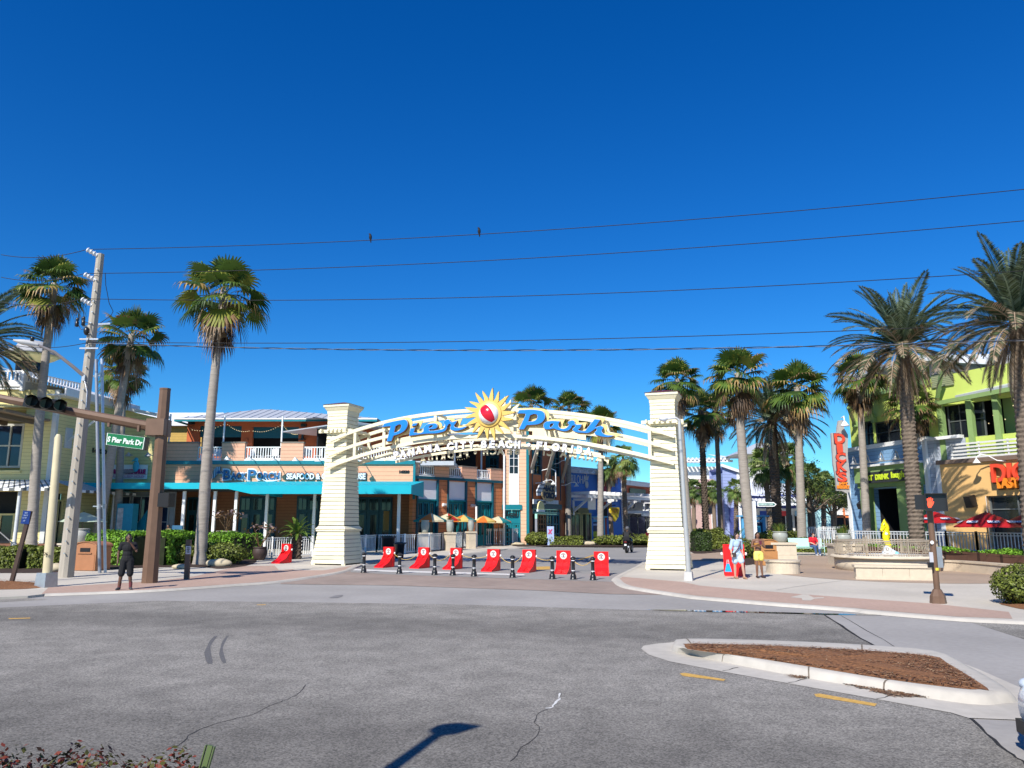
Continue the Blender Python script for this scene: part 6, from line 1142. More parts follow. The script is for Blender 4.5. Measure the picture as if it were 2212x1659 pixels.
HG=hm("bright_hedge",(.15,.30,.025));HO=hm("olive_hedge",(.15,.18,.03));HDK=hm("dark_hedge",(.04,.07,.016));HRD=[leafm("shrub_red_leaf",(.22,.05,.03)),leafm("shrub_olive_leaf",(.10,.10,.025)),leafm("shrub_dark_leaf",(.05,.03,.018))]
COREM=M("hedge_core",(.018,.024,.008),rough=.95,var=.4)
def leaf_at(mb,p,nrm,s,rnd,k):
 n=(nrm+Vector((rnd.uniform(-.9,.9),rnd.uniform(-.9,.9),rnd.uniform(-.5,.9)))).normalized();t=n.cross(Vector((rnd.uniform(-1,1),rnd.uniform(-1,1),rnd.uniform(-1,1)))).normalized();b=n.cross(t)
 mb.add([p-t*s*.5,p+b*s*.32,p+t*s*.55,p-b*s*.32],[(0,1,2,3)],k)
def bush(name,label,c,r,mats,n,leaf=.075,seed=1,group=None,lump=.12,cat="bush"):
 rnd=random.Random(seed);t=thing(name,label,cat,(c[0],c[1],gz(c[1])+PV-.03),0,group);mb=MB();core=MB();core.ball((0,0,r[2]*.42),(r[0]*.78,r[1]*.78,r[2]*.42),14,8)
 ph=[(rnd.uniform(0,6.3),rnd.uniform(2,5),rnd.uniform(2,5))for _ in range(3)]
 for i in range(n):
  u=rnd.uniform(-.96,1);a=rnd.uniform(0,2*pi);q=sqrt(1-u*u);dv=Vector((q*cos(a),q*sin(a),u));l=1+lump*sum(sin(a*p1+p0+u*p2)for p0,p1,p2 in ph)/3;rr_=l*rnd.uniform(.84,1.03)
  leaf_at(mb,Vector((dv.x*r[0]*rr_,dv.y*r[1]*rr_,r[2]*.5+dv.z*r[2]*.5*rr_)),dv,leaf*rnd.uniform(.7,1.3),rnd,rnd.choice((0,0,1,1,2)))
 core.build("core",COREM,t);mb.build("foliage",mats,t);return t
def hedge(name,label,path,wd,ht,mats,n,leaf=.08,seed=2,lump=.10,base=PV):
 """clipped hedge along ground points"""
 rnd=random.Random(seed);pts=[Vector(p)for p in path];c=sum(pts,Vector())/len(pts);c.z=gz(c.y)+base-.03;t=thing(name,label,"hedge",c);mb=MB(WORLD);core=MB(WORLD)
 seg=[(a,b,(b-a).length)for a,b in zip(pts,pts[1:])];tot=sum(s[2]for s in seg)
 for a,b,l in seg:
  d=(b-a).normalized();s=Vector((-d.y,d.x,0))*(wd*.43);z0=gz((a.y+b.y)/2);vs=[]
  for p in(a,b):
   for k,z in((-1,0),(-1,ht*.88),(-.6,ht*.95),(.6,ht*.95),(1,ht*.88),(1,0)):vs.append(Vector((p.x,p.y,z0+z))+s*k)
  core.add(vs,[(i,(i+1)%6,(i+1)%6+6,i+6)for i in range(6)]+[(5,4,3,2,1,0),(6,7,8,9,10,11)])
 for i in range(n):
  x=rnd.uniform(0,tot);k=0
  while x>seg[k][2]and k<len(seg)-1:x-=seg[k][2];k+=1
  a,b,l=seg[k];d=(b-a).normalized();s=Vector((-d.y,d.x,0));f=rnd.random();per=2*ht+wd;q=f*per;p=a.lerp(b,x/l);z0=gz(p.y)
  h2=ht*(1+lump*(sin(x*2.3+seed)*.6+sin(x*5.1+2*seed)*.4));jit=rnd.uniform(-.10,.05)+lump*.5*sin(x*3.7+f*9)
  if q<ht:o,nn,z=-wd/2-jit,-s,q/ht*h2
  elif q<ht+wd:o,nn,z=-wd/2+(q-ht),Vector((0,0,1)),h2+jit
  else:o,nn,z=wd/2+jit,s,(per-q)/ht*h2
  leaf_at(mb,Vector((p.x,p.y,z0+base*.5+z))+s*o,nn,leaf*rnd.uniform(.7,1.35),rnd,rnd.choice((0,0,0,1,1,2)))
 for p,d in((pts[0],(pts[0]-pts[1]).normalized()),(pts[-1],(pts[-1]-pts[-2]).normalized())):
  s=Vector((-d.y,d.x,0))
  for i in range(max(60,n//14)):leaf_at(mb,Vector((p.x,p.y,gz(p.y)+rnd.uniform(.02,ht)))+s*rnd.uniform(-.5,.5)*wd+d*rnd.uniform(-.1,.06),d,leaf*rnd.uniform(.7,1.3),rnd,rnd.choice((0,0,1,1,2)))
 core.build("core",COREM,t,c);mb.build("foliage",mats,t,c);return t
def g2(p):q=GP(p);return Vector((q.x,q.y,0))
hedge("hedge","low olive hedge in front of the steps at far left",[g2((-70,1228)),g2((60,1228)),g2((142,1226))],1.5,.95,HO,7000,.13,3)
hedge("tall_hedge","tall bright green hedge behind the man on the phone",[g2((222,1216)),g2((320,1222)),g2((408,1214))],1.9,1.52,HG,11500,.13,4)
hedge("tall_hedge","bright green hedge between the lone fan palm and the patio railing",[g2((468,1204)),g2((532,1210))],1.7,1.35,HG,5000,.13,5)
bush("bush","olive bush left of the lone fan palm's foot",g2((392,1219)),(.85,.7,1.05),HO,1900,.12,6)
bush("bush","round olive bush right of the lone fan palm's foot",g2((474,1219)),(1.25,.9,1.1),HO,2600,.12,7)
bush("bush","round clipped bush beside the pale fan palm under the arch",g2((1162,1178)),(1.1,1.0,1.12),HO,1800,.15,8)
hedge("hedge","clipped box hedge under the arch, right of the upright banner",[g2((1186,1178)),g2((1258,1178))],1.2,.72,HO,2600,.14,9)
bush("bush","low rounded bush beneath the blue shop, right of a fan palm foot",g2((1315,1178)),(1.3,1.0,.85),HO,1300,.15,10)
bush("bush","low rounded bush just behind the motorcyclist",g2((1372,1178)),(2.0,1.2,.98),HO,1800,.16,11)
bush("bush","small dark bush beside the right tower's left foot",g2((1402,1178)),(.9,.9,.8),HDK,900,.15,12)
hedge("hedge","clipped hedge behind the right tower, dark left part",[g2((1498,1191)),g2((1532,1191))],1.6,1.2,HDK,2200,.13,13)
hedge("hedge","lighter clipped hedge left of the two women",[g2((1534,1187)),g2((1572,1187))],1.4,1.0,HO,2200,.13,14)
hedge("hedge","strip of hedge beyond the two clipped hedges near the mauve shop",[g2((1500,1179)),g2((1560,1179))],1.4,1.35,HO,1800,.15,15)
hedge("hedge","hedge behind the tan litter bin and the urn",[g2((1618,1188)),g2((1680,1188)),g2((1716,1186))],1.2,1.25,HO,3200,.13,16)
bush("bush","small bush at the left foot of the woman in yellow shorts",g2((1610,1207)),(.55,.5,1.15),HO,1100,.11,17)
hedge("hedge","dark hedge behind the green bench",[g2((1712,1192)),g2((1800,1194))],1.0,.85,HO,2600,.12,18)
bush("bush","clipped round bush at the right edge of the picture",g2((2222,1306)),(.82,.8,1.08),HO,4200,.075,19)
for i,(x,sz)in enumerate(((-3.0,.99),(-2.5,.98),(-2.05,.93))):
 bush("red_shrub",("red and olive shrub at the bottom left corner, nearest the corner","red and olive shrub at the bottom left, middle of the clump","red and olive shrub at the bottom left, beside the sign post")[i],(x,4.75+.05*i),(.42,.35,sz),HRD,2600,.035,30+i,"red leaved shrubs by the kerb",.18,"shrub")
def urn(label,loc,r,h,plant,seed,mat=None,grp="glazed planters",name="planter"):
 t=thing(name,label,"planter",loc,0,grp);m=MB();m.lathe([(r*.62,0),(r*.78,h*.12),(r*.98,h*.45),(r*1.0,h*.6),(r*.90,h*.86),(r*.86,h*.9),(r*.98,h*.93),(r*.98,h),(r*.86,h),(r*.84,h*.9),(0.01,h*.88)],20);m.build("bowl",mat or POT,t)
 rnd=random.Random(seed);m=MB()
 if plant=="grass":
  for i in range(170):
   a=rnd.uniform(0,6.28);q=rnd.uniform(0,r*.8);b=Vector((q*cos(a),q*sin(a),h*.9));l=rnd.uniform(.5,1.0)*h*1.0;e=Vector((cos(a)*.5*q/r,sin(a)*.5*q/r,1)).normalized();s=Vector((-sin(a),cos(a),0))*.014;md=b+e*l*.6;tp=b+e*l+Vector((cos(a),sin(a),0))*l*.25;m.add([b-s,b+s,md+s,md-s,tp],[(0,1,2,3),(3,2,4)],rnd.choice((0,0,1,2)))
 elif plant=="leafy":
  for i in range(260):a=rnd.uniform(0,6.28);q=rnd.uniform(0,r);leaf_at(m,Vector((q*cos(a),q*sin(a),h*.9+rnd.uniform(0,.45)*h)),Vector((0,0,1)),.1,rnd,rnd.choice((0,1,2)))
 elif plant=="twigs":
  for i in range(9):
   a=rnd.uniform(0,6.28);b=Vector((0,0,h*.9));pts=[b];v=Vector((cos(a)*.5,sin(a)*.5,1)).normalized()
   for k in range(4):pts.append(pts[-1]+v*.32);v=(v+Vector((rnd.uniform(-.4,.4),rnd.uniform(-.4,.4),rnd.uniform(-.1,.3)))).normalized()
   m.tube(pts,[.03,.022,.015,.01,.006],5,3)
   for k in range(9):q=pts[-1]+Vector((rnd.uniform(-.2,.2),rnd.uniform(-.2,.2),rnd.uniform(-.2,.15)));leaf_at(m,q,v,.2,rnd,rnd.choice((3,4)))
 if plant:m.build("plant",[LG_,LY,LD,LB,M("mauve_leaf",(.24,.17,.17))if "mauve_leaf" not in bpy.data.materials else bpy.data.materials["mauve_leaf"]],t)
 return t
def pedestal(label,loc,w_,d_,h,rz=0,grp="stone pedestals"):
 t=thing("stone_pedestal",label,"pedestal",loc,rz,grp);m=MB();k=2 if h>.7 else 1
 for i in range(k):m.box(-w_/2,w_/2,-d_/2,d_/2,h*.9*i/k+(.006 if i else-.05),h*.9*(i+1)/k)
 m.build("block",STONE,t);m=MB();m.box(-w_/2-.06,w_/2+.06,-d_/2-.06,d_/2+.06,h*.9+.003,h);m.build("cap",STONE,t);return t
def top(t,h):return Vector(t.location)+Vector((0,0,h))
q=GP((1698,1222));hp=P((1698,1172),q.y).z-q.z;wq=(P((1724,1200),q.y)-P((1672,1200),q.y)).x;pd=pedestal("stone pedestal beside the tan litter bin, carrying the urn of grasses",q+Vector((0,wq*.5,0)),wq,wq,hp,-.06);urn("pale urn of tall grasses on the pedestal by the litter bin",top(pd,hp),.36,.52,"grass",1)
q=GP((1838,1222));hp=P((1838,1175),q.y).z-q.z;wq=(P((1864,1200),q.y)-P((1808,1200),q.y)).x;pd=pedestal("stone pedestal left of the seahorse, carrying the grey bowl",q+Vector((0,wq*.5,0)),wq,wq,hp,-.1);urn("wide grey bowl planter on the pedestal left of the seahorse",top(pd,hp),.38,.5,"grass",2)
q=GP((1704,1240));t=thing("curved_seat","small curved stone seat in front of the urn pedestal","seat",q+Vector((0,.5,0)));m=MB();pr=[(.62*cos(a),.62*sin(a))for a in[pi+pi*i/14 for i in range(15)]]+[(.62,.45),(-.62,.45)];m.slab(pr,-.05,.46);m.build("seat_block",STONE,t);m=MB();m.slab([(x*1.08,y*1.08)for x,y in pr],.463,.54);m.build("cap",STONE,t)
PED=[(b3(432,570),178,"first stone pedestal along the patio fence, nearest the left tower","round grey bowl on the first patio pedestal"),(b3(795,557),165,"second stone pedestal along the patio fence","grey bowl with red flowers on the second patio pedestal"),(b3(1105,527),135,"third stone pedestal along the patio fence","grey bowl on the third patio pedestal"),(b3(1700,476),178,"fourth stone pedestal, where the patio fence ends by the pink shirted person","grey bowl on the last patio pedestal")]
for i,(p,wpx,lb,lb2)in enumerate(PED):
 q=GP(p);wq=wpx/4.9156*K*q.y/F*.8;hp=1.25 if i<3 else 1.3;pd=pedestal(lb,q+Vector((.1,wq*.5,0)),wq,wq,hp,radians(25));urn(lb2,top(pd,hp),wq*.42,.85,"leafy" if i in(1,3)else None,20+i)
urn("dark pot with a dead plant by the patio railing, left of the lone red barrier",GP(z3(935,1480)),.38,.7,"twigs",5,M("dark_terracotta",(.06,.04,.035)),"glazed planters");pd=pedestal("low stone base under the twiggy planter by the lone fan palm",GP((470,1203))+Vector((0,1.2,0)),1.3,1.3,.5);urn("ribbed stone planter with twiggy mauve shrub behind the lone fan palm",top(pd,.5),.62,1.0,"twigs",6,M("ribbed_planter",(.45,.40,.28),lines=(.14,.2,2)))
pd=pedestal("stone pedestal behind the cream lamp stub at far left",GP((156,1214))+Vector((0,.6,0)),1.6,1.2,.95);urn("pale urn on the pedestal at far left",top(pd,.95),.42,.75,None,8,M("pale_urn",(.38,.37,.34)))
sg=thing("sago_palm","small sago palm with bright fronds beside the lone red barrier","palm plant",GP(z3(1260,1470)));tr=trunk_mesh(Vector((0,0,0)),Vector((0,0,1.35)),.26,.24,"boots",4);tr.build("trunk",TRKD,sg);m=MB();rnd=random.Random(8)
for i in range(30):f=i/30;frond(m,Vector((0,0,1.35)),i*2.4,radians(75-85*f),1.15,rnd,[0,0,1],1.0,16)
m.build("crown",[leafm("sago_green",(.10,.19,.02)),leafm("sago_light",(.2,.28,.04))],sg)
for i,(p,lb)in enumerate((((1590,1186),"dark sago plant behind the woman in denim"),((1648,1176),"sago plant behind the tan litter bin"))):
 t=thing("sago_plant",lb,"plant",GP(p));m=MB()
 for k in range(26):f=k/26;frond(m,Vector((0,0,.3)),k*2.4,radians(72-78*f),1.5,rnd,[0,0,1],1.0,16)
 m.build("fronds",[LD,LG_],t)
def oak(p,Y,h,wd,label,seed):
 rnd=random.Random(seed);b=P(p,Y);b.z=gz(Y);t=thing("oak_tree",label,"tree",b);m=MB();m.tube([(0,0,0),(.05,0,h*.35),(0,0,h*.5)],[.2,.15,.12],8);tips=[]
 for i in range(8):a=i*2.4;e=Vector((cos(a)*wd*.4,sin(a)*wd*.4,h*(.62+.25*rnd.random())));m.tube([(0,0,h*.42),e*.55+Vector((0,0,h*.2)),e],[.09,.06,.02],6);tips.append(e)
 m.build("trunk",TRKB,t);m=MB()
 for e in tips+[Vector((0,0,h*.9))]:
  for k in range(11):
   c=e+Vector((rnd.gauss(0,wd*.16),rnd.gauss(0,wd*.16),rnd.gauss(0,h*.09)))
   for j in range(34):leaf_at(m,c+Vector((rnd.gauss(0,.28),rnd.gauss(0,.28),rnd.gauss(0,.2))),Vector((0,0,1)),.2,rnd,rnd.choice((0,1,1,2)))
 m.build("crown",HDK[:2]+[HO[0]],t);return t
oak((1760,1165),70,6.6,6.0,"small broad crowned oak behind the green bench",3);oak((1800,1165),78,6.0,5.0,"second oak, half hidden by the hanging board sign",4)
ROCKM=M("pale_limestone",(.48,.41,.28),rough=.9,var=.2,scale=5,bump=.6)
for i,(p,r,lb)in enumerate(((z3(240,1558),(.4,.25,.13),"flat pale rock below the tall hedge"),(z3(575,1540),(.6,.3,.22),"largest pale rock, below the round olive bush"),(b1(790,850),(.36,.24,.2),"pale rock between the cream stub and the utility pole"),((1118,1178),(.6,.35,.15),"pale rock at the foot of the pink shirted person"),((1272,1178),(.7,.4,.2),"low pale rock before the blue kiosk"))):
 rnd=random.Random(i);m=MB();m.ball((0,0,r[2]*.7),r,14,9)
 for v in m.v:v*=1+.14*mnoise.noise(v*3.1+Vector((i*7,0,0)))
 o=m.build("rock",ROCKM);o.location=GP(p);tag(o,lb,"rock","pale landscape rocks")
# ================================================================== street furniture
def obj_at(t,mb,name,mat):return mb.build(name,mat,t,Vector(t.location))
def gp_thing(name,label,cat,px,group=None,dz=PV):
 return thing(name,label,cat,G(px,dz),0,group)
up=gp_thing("utility_pole","tall concrete utility pole with three white insulator strings","pole",(142,1247));UB=Vector(up.location);UTOP=P(z1(888,285),UB.y)
CONP=M("weathered_concrete_pole",(.38,.34,.28),rough=.9,var=.14,scale=3,bump=.2,big=.2,stretch=(3,3,.6))
def taper(mb,a,b,w0,w1,ch=.22,mi=0):
 vs=[]
 for p,w_ in((a,w0),(b,w1)):
  h=w_/2;c=h*ch*2
  for x,y in((-h+c,-h),(h-c,-h),(h,-h+c),(h,h-c),(h-c,h),(-h+c,h),(-h,h-c),(-h,-h+c)):
   r=radians(-22);vs.append(p+Vector((x*cos(r)-y*sin(r),x*sin(r)+y*cos(r),0)))
 mb.add(vs,[(i,(i+1)%8,(i+1)%8+8,i+8)for i in range(8)]+[tuple(range(15,7,-1))[::-1]],mi)
m=MB(WORLD);taper(m,UB-Vector((0,0,.1)),UTOP,.49,.26);obj_at(up,m,"shaft",CONP)
def along(f):return UB.lerp(UTOP,f)
m=MB(WORLD)
for i in range(26):f=.07+i*.035;p=along(f);wq=.62+(.30-.62)*f;q=p+Vector((-.375*wq*sin(radians(22))*.2+.05,-wq*.5-.01,0));m.tube([q,q+Vector((0,-.05,0))],.03,6)
obj_at(up,m,"step_bolts",STEEL)
PORC=M("white_porcelain",(.74,.74,.74),rough=.25,var=.06)
ends=[]
for a,b in((z1(770,245),z1(868,300)),(z1(748,462),z1(845,518)),(z1(722,682),z1(820,740))):
 e0=P(a,UB.y-.25);e1=P(b,UB.y-.05);m=MB(WORLD);m.tube([e0,e1],.025,6);k=7
 for i in range(k):c=e0.lerp(e1,(i+.4)/k);d=(e1-e0).normalized();m.tube([c-d*.045,c,c+d*.045],[.055,.12 if i%2==0 else .085,.05],10)
 obj_at(up,m,"insulator",PORC);ends.append(e0)
for(a,b),nm in(((z1(730,925),z1(800,915)),"left_arm"),((z1(870,905),z1(975,900)),"right_arm")):
 m=MB(WORLD);m.bar(P(a,UB.y-.1),P(b,UB.y),.07);obj_at(up,m,"bracket_arm",STEEL)
for p in(z1(682,880),z1(738,870)):
 c=P(p,UB.y-.15);m=MB(WORLD);m.lathe([(.05,-.22),(.07,-.2),(.07,-.02),(.045,0),(.06,.03),(.06,.12),(.03,.16)],10,tuple(c));obj_at(up,m,"fuse_cutout",BLACK)
m=MB(WORLD);c=P(z1(765,965),UB.y-.2);m.ball(tuple(c),(.12,.12,.18),8,6);m.tube([P(z1(682,890),UB.y-.15),P(z1(715,950),UB.y-.15),P(z1(760,945),UB.y-.2)],.015,5);m.tube([P(z1(738,880),UB.y-.15),P(z1(800,900),UB.y-.2),P(z1(790,1000),UB.y-.3),P(z1(770,1100),UB.y-.3)],.015,5);obj_at(up,m,"cable_tap",BLACK)
m=MB(WORLD);m.tube([P(z1(930,450),UB.y-.1),P(z1(935,560),UB.y-.1),P(z1(965,720),UB.y-.1),P(z1(1000,790),UB.y-.05),P(z1(980,830),UB.y),P(z1(870,905),UB.y)],.014,5);obj_at(up,m,"jumper_cable",BLACK)
for z_ in(1050,1130):a=P(z1(845,z_),UB.y);m=MB(WORLD);m.bar(a+Vector((-.5,-.25,0)),a+Vector((.25,-.25,0)),.08,.06);obj_at(up,m,"band_clamp",STEEL)
cl=[P(z1(745,1365),UB.y-.2),P(z1(640,1275),UB.y-.5),P(z1(480,1150),UB.y-.9),P(z1(330,1085),UB.y-1.2)];m=MB(WORLD);m.tube(cl,[.075,.07,.06,.05],8);lam=obj_at(up,m,"lamp_arm",M("lamp_arm_grey",(.33,.29,.27),metal=.3,rough=.5))
h0=P(z1(335,1090),UB.y-1.2);h1=P(z1(115,1045),UB.y-1.7);m=MB(WORLD);m.tube([h0,h0.lerp(h1,.2),h0.lerp(h1,.6),h1],[.06,.09,.11,.03],10,sx=1.0);hd=m.build("lamp_head",M("lamp_housing",(.62,.60,.56)),lam,UB);m=MB(WORLD);c=h0.lerp(h1,.25)+Vector((0,0,.12));m.lathe([(.07,0),(.07,.16),(.02,.18)],8,tuple(c));m.build("photocell",BLACK,lam,UB)
m=MB(WORLD);p=P(z1(742,1380),UB.y-.22);m.box(p.x-.06,p.x+.06,p.y-.06,p.y+.06,p.z-.12,p.z+.12);m.tube([p,P(z1(770,1500),UB.y-.35),P(z1(760,1640),UB.y-.36)],.022,5);obj_at(up,m,"junction",STEEL)
for i,(tp,bt,lb)in enumerate(((z1(900,1210),(228,1237),"pale steel conduit pipe on the right side of the utility pole"),(z1(850,1215),(216,1238),"darker steel conduit beside the utility pole, the left one of two"))):
 b=GP(bt);tq=P(tp,b.y);t=thing("conduit_pipe",lb,"pipe",b,0,"conduits beside the utility pole");m=MB(WORLD);m.tube([b-Vector((0,0,.1)),tq],.06 if i==0 else .068,10);obj_at(t,m,"pipe",M("galvanised_pale",(.62,.64,.68),metal=.5,rough=.35)if i==0 else M("galvanised_dull",(.33,.34,.37),metal=.6,rough=.45))
 for f in(.30,.72,.92):c=b.lerp(tq,f);m=MB(WORLD);m.tube([c-Vector((0,0,.1)),c+Vector((0,0,.1))],.078,10);m.bar(c+Vector((0,.05,0)),c+Vector((-.6,.25,0)),.06,.05)if i==0 else None;obj_at(t,m,"coupling",STEEL)
WFm=Frame(UB.x,UB.y-.2,-12);WM=M("black_wire",(.01,.01,.012),rough=.6);wires=[]
WP=[([z1(770,245),(800,517),(1500,476),(2212,408)],z1(0,382)),([z1(748,455),(620,582),(1200,554),(2212,477)],z1(0,582)),([z1(722,680),(900,643),(1450,630),(2212,584)],z1(0,802)),([z1(800,1060),(900,739),(1500,726),(2212,698)],z1(0,1165))]
WL=["topmost overhead wire, the one with two birds on it","second overhead wire from the top","third overhead wire from the top","straight lower wire just above the twisted cable"]
for(pts,lft),lb in zip(WP,WL):
 f=fit_poly([Vector((a,0,b))for a,b in(WFm.at(p)for p in pts)],2);s0=WFm.at(pts[0])[0];m=MB(WFm);m.tube([(s,0,f(s))for s in[s0+(62-s0)*i/50 for i in range(51)]],.014,5);l=Frame(UB.x,UB.y-.2,0).at(lft);m2=MB(WFm);p0=WFm.w(s0,0,f(s0));p1=Frame(UB.x,UB.y-.2,0).w(l[0],0,l[1]);q=[p0.lerp(p1,t/16)-Vector((0,0,.9*(t/8)*(1-t/8)))*.25 for t in range(17)]
 mm=MB();mm.v=list(m.v);mm.f=list(m.f);mm.m=list(m.m);mm.sm=list(m.sm);mm.tube(q,.014,5);o=mm.build("overhead_wire",WM);tag(o,lb,"wire","overhead wires");wires.append((f,s0))
f=fit_poly([Vector((a,0,b))for a,b in(WFm.at(p)for p in(z1(850,1075),(700,752),(1260,758),(2212,734)))],2);m=MB(WFm);n=420
for ph in(0,pi):m.tube([(s,.02*cos(s*3.2+ph),f(s)+.02*sin(s*3.2+ph))for s in[.3+61*i/n for i in range(n+1)]],.013,4,1 if ph else 0)
o=m.build("twisted_cable",[WM,M("grey_cable",(.13,.14,.16))]);tag(o,"lowest overhead cable, a twisted light and dark pair","wire","overhead wires")
for px,lb in(((800,517),"small dark bird on the top wire, the left one"),((1035,505),"small dark bird on the top wire, nearer the middle")):
 s,z=WFm.at(px);z=wires[0][0](s);c=WFm.w(s,0,z+.13);t=thing("bird",lb,"bird",WFm.w(s,0,z),0,"birds on the wire");m=MB(WORLD);m.tube([c+Vector((.02,.03,-.22)),c+Vector((.01,.02,-.12)),c+Vector((0,0,-.03)),c+Vector((0,0,.04)),c+Vector((-.01,-.02,.09)),c+Vector((-.03,-.03,.11)),c+Vector((-.07,-.05,.10))],[.015,.03,.06,.052,.038,.03,.005],8);obj_at(t,m,"body",M("black_feathers",(.012,.012,.015))if "black_feathers" not in bpy.data.materials else bpy.data.materials["black_feathers"])
ms=gp_thing("signal_mast","brown octagonal signal mast with long arm reaching out of the picture","signal mast",(323,1259));SBp=Vector(ms.location);ST=P((357,842),SBp.y);m=MB(WORLD);m.tube([SBp-Vector((0,0,.1)),SBp.lerp(ST,.5),ST],[.285,.24,.20],8,smooth=False);m.tube([ST,ST+Vector((0,0,.05))],[.212,.205],8,smooth=False);obj_at(ms,m,"mast",BROWN)
aj=P(z2(1290,290),SBp.y);al=P(z2(0,45),SBp.y-1.2);m=MB(WORLD);ae=aj+(al-aj)*1.5;m.tube([aj,al,ae],[.19,.135,.12],8,smooth=False);obj_at(ms,m,"arm",BROWN);m=MB(WORLD);m.box(aj.x-.35,aj.x+.3,aj.y-.32,aj.y+.32,aj.z-.28,aj.z+.32);obj_at(ms,m,"arm_collar",BROWN)
ts=thing("traffic_light","black three lamp traffic light lying along the brown mast arm","traffic light",P(z2(350,90),SBp.y-1.1));c0=P(z2(250,75),SBp.y-1.25);c1=P(z2(480,110),SBp.y-1.05);ux=(c1-c0).normalized();hv=Vector((.62,-.78,0));vw=Vector((0,0,1));m=MB(WORLD);L_=(c1-c0).length+.36;m.bar(c0-ux*.18,c0+ux*(L_-.18),.28,.40);obj_at(ts,m,"housing",BLACK)
VIS=M("visor_black",(.010,.010,.011),rough=.5)
for i in range(3):
 c=c0+(c1-c0)*(i/2);fwd=Vector((.55,-.83,-.05)).normalized();m=MB(WORLD);m.tube([c+fwd*.1,c+fwd*.62],[.19,.20],16,caps=False);o=obj_at(ts,m,"visor",VIS);m=MB(WORLD);m.tube([c+fwd*.12,c+fwd*.15],.17,14);m.build("lens",M("dark_lens_%d"%i,((.05,.004,.003),(.05,.03,.003),(.003,.04,.02))[i],rough=.2),o,Vector(ts.location))
ss=thing("street_sign","green street name sign hanging from the brown mast arm","sign",P(z2(1000,390),SBp.y-.45));sp=[P(z2(*q),SBp.y-.35)for q in((860,322),(1187,362),(1170,466),(850,425))];sdir=(sp[1]-sp[0]).normalized();SF=Frame(sp[0].x,sp[0].y,math.degrees(atan2(sdir.y,sdir.x)));wS=(sp[1]-sp[0]).length;hS=(sp[0]-sp[3]).length;m=MB(WORLD)
nrm_=Vector((sdir.y,-sdir.x,0)).normalized();nrm_=nrm_ if nrm_.y<0 else-nrm_;bk=[p-nrm_*.28 for p in sp];m.add(sp+bk,[(0,1,2,3),(7,6,5,4),(0,4,5,1),(1,5,6,2),(2,6,7,3),(3,7,4,0)]);obj_at(ss,m,"case",BLACK)
cen=(sp[0]+sp[1]+sp[2]+sp[3])/4;ib=[cen+(p-cen)*.94+nrm_*.015 for p in sp];m=MB(WORLD);m.add(ib,[(0,1,2,3)]);obj_at(ss,m,"face",M("green_sign_face",(.01,.16,.055),rough=.35,var=.04))
me=text_mesh("S Pier Park Dr",.3,.012,.012,0,"lettering",1.0,fit=wS*.86,fith=hS*.44);me.materials.clear();me.materials.append(M("pale_green_letters",(.66,.74,.66)));o=bpy.data.objects.new("lettering",me);COL.objects.link(o);o.parent=ss;xa=(sp[1]-sp[0]).normalized();za=nrm_;ya=za.cross(xa).normalized();R3=Matrix((xa,ya,za)).transposed();o.location=cen+nrm_*.03-Vector(ss.location);o.rotation_euler=R3.to_euler()
ring=MB(WORLD);ib2=[cen+(p-cen)*.90+nrm_*.02 for p in sp];ib1=[cen+(p-cen)*.935+nrm_*.02 for p in sp];ring.add(ib1+ib2,[(i,(i+1)%4,(i+1)%4+4,i+4)for i in range(4)]);obj_at(ss,ring,"border",bpy.data.materials["pale_green_letters"])
for q in(z2(885,250),z2(1125,290)):a=P(q,SBp.y-.42);m=MB(WORLD);m.bar(a+Vector((0,0,.1)),a-Vector((0,0,.12)),.08,.12);obj_at(ss,m,"hanger",BROWN)
pe=P(z2(1350,872),SBp.y-.05);t=thing("pedestrian_signal","dark pedestrian signal seen from the side on the brown mast","pedestrian signal",pe);m=MB(WORLD);m.bar(pe-Vector((.2,-.1,0)),pe+Vector((.22,-.12,0)),.32,.50);obj_at(t,m,"housing",BLACK);m=MB(WORLD);m.box(pe.x-.16,pe.x+.22,pe.y-.36,pe.y-.28,pe.z-.24,pe.z+.24);obj_at(t,m,"visor",VIS);m=MB(WORLD);m.bar(pe-Vector((.5,0,-.2)),pe-Vector((.1,0,-.2)),.06);m.bar(pe-Vector((.5,0,.22)),pe-Vector((.1,0,.22)),.06);obj_at(t,m,"bracket",BROWN)
st_=gp_thing("lamp_stub","cream lamp pole cut short, standing on a grey metal box","pole",(99,1268));b=Vector(st_.location);tp=P((127,938),b.y);bb=P((101,1237),b.y);m=MB(WORLD);taper(m,b-Vector((0,0,.05)),Vector((b.x,b.y,bb.z)),.50,.44,.02);obj_at(st_,m,"base_box",STEEL);m=MB(WORLD);m.tube([Vector((b.x,b.y,bb.z)),tp-Vector((0,0,.12)),tp],[.15,.12,.07],14);obj_at(st_,m,"shaft",M("cream_enamel",(.56,.48,.30),rough=.5,var=.08));text_local("26",P(z2(372,1307),b.y-.2)-b,0,.12,.1,BLACK,st_)
def sign_post(name,label,base,topp,r,pm,panel,face,txts,tm,border=None):
 b=GP(base);t=thing(name,label,"sign",b);tp=P(topp,b.y);m=MB(WORLD);m.bar(b-Vector((0,0,.1)),tp,r,r*.8);obj_at(t,m,"post",pm);c=[P(q,b.y-r*.6)for q in panel];m=MB(WORLD);bk=[p+Vector((0,.02,0))for p in c];m.add(c+bk,[(0,1,2,3),(7,6,5,4),(0,4,5,1),(1,5,6,2),(2,6,7,3),(3,7,4,0)]);f_=obj_at(t,m,"panel",face);ax=(c[1]-c[0]);ay=(c[3]-c[0])
 for(tx,u,v,w_,h_)in txts:
  p=c[0]+ax*u+ay*v+Vector((0,-.012,0));lo=text_local(tx,p-b,0,ax.length*w_,ay.length*h_,tm,t,.006,.01)
 return t
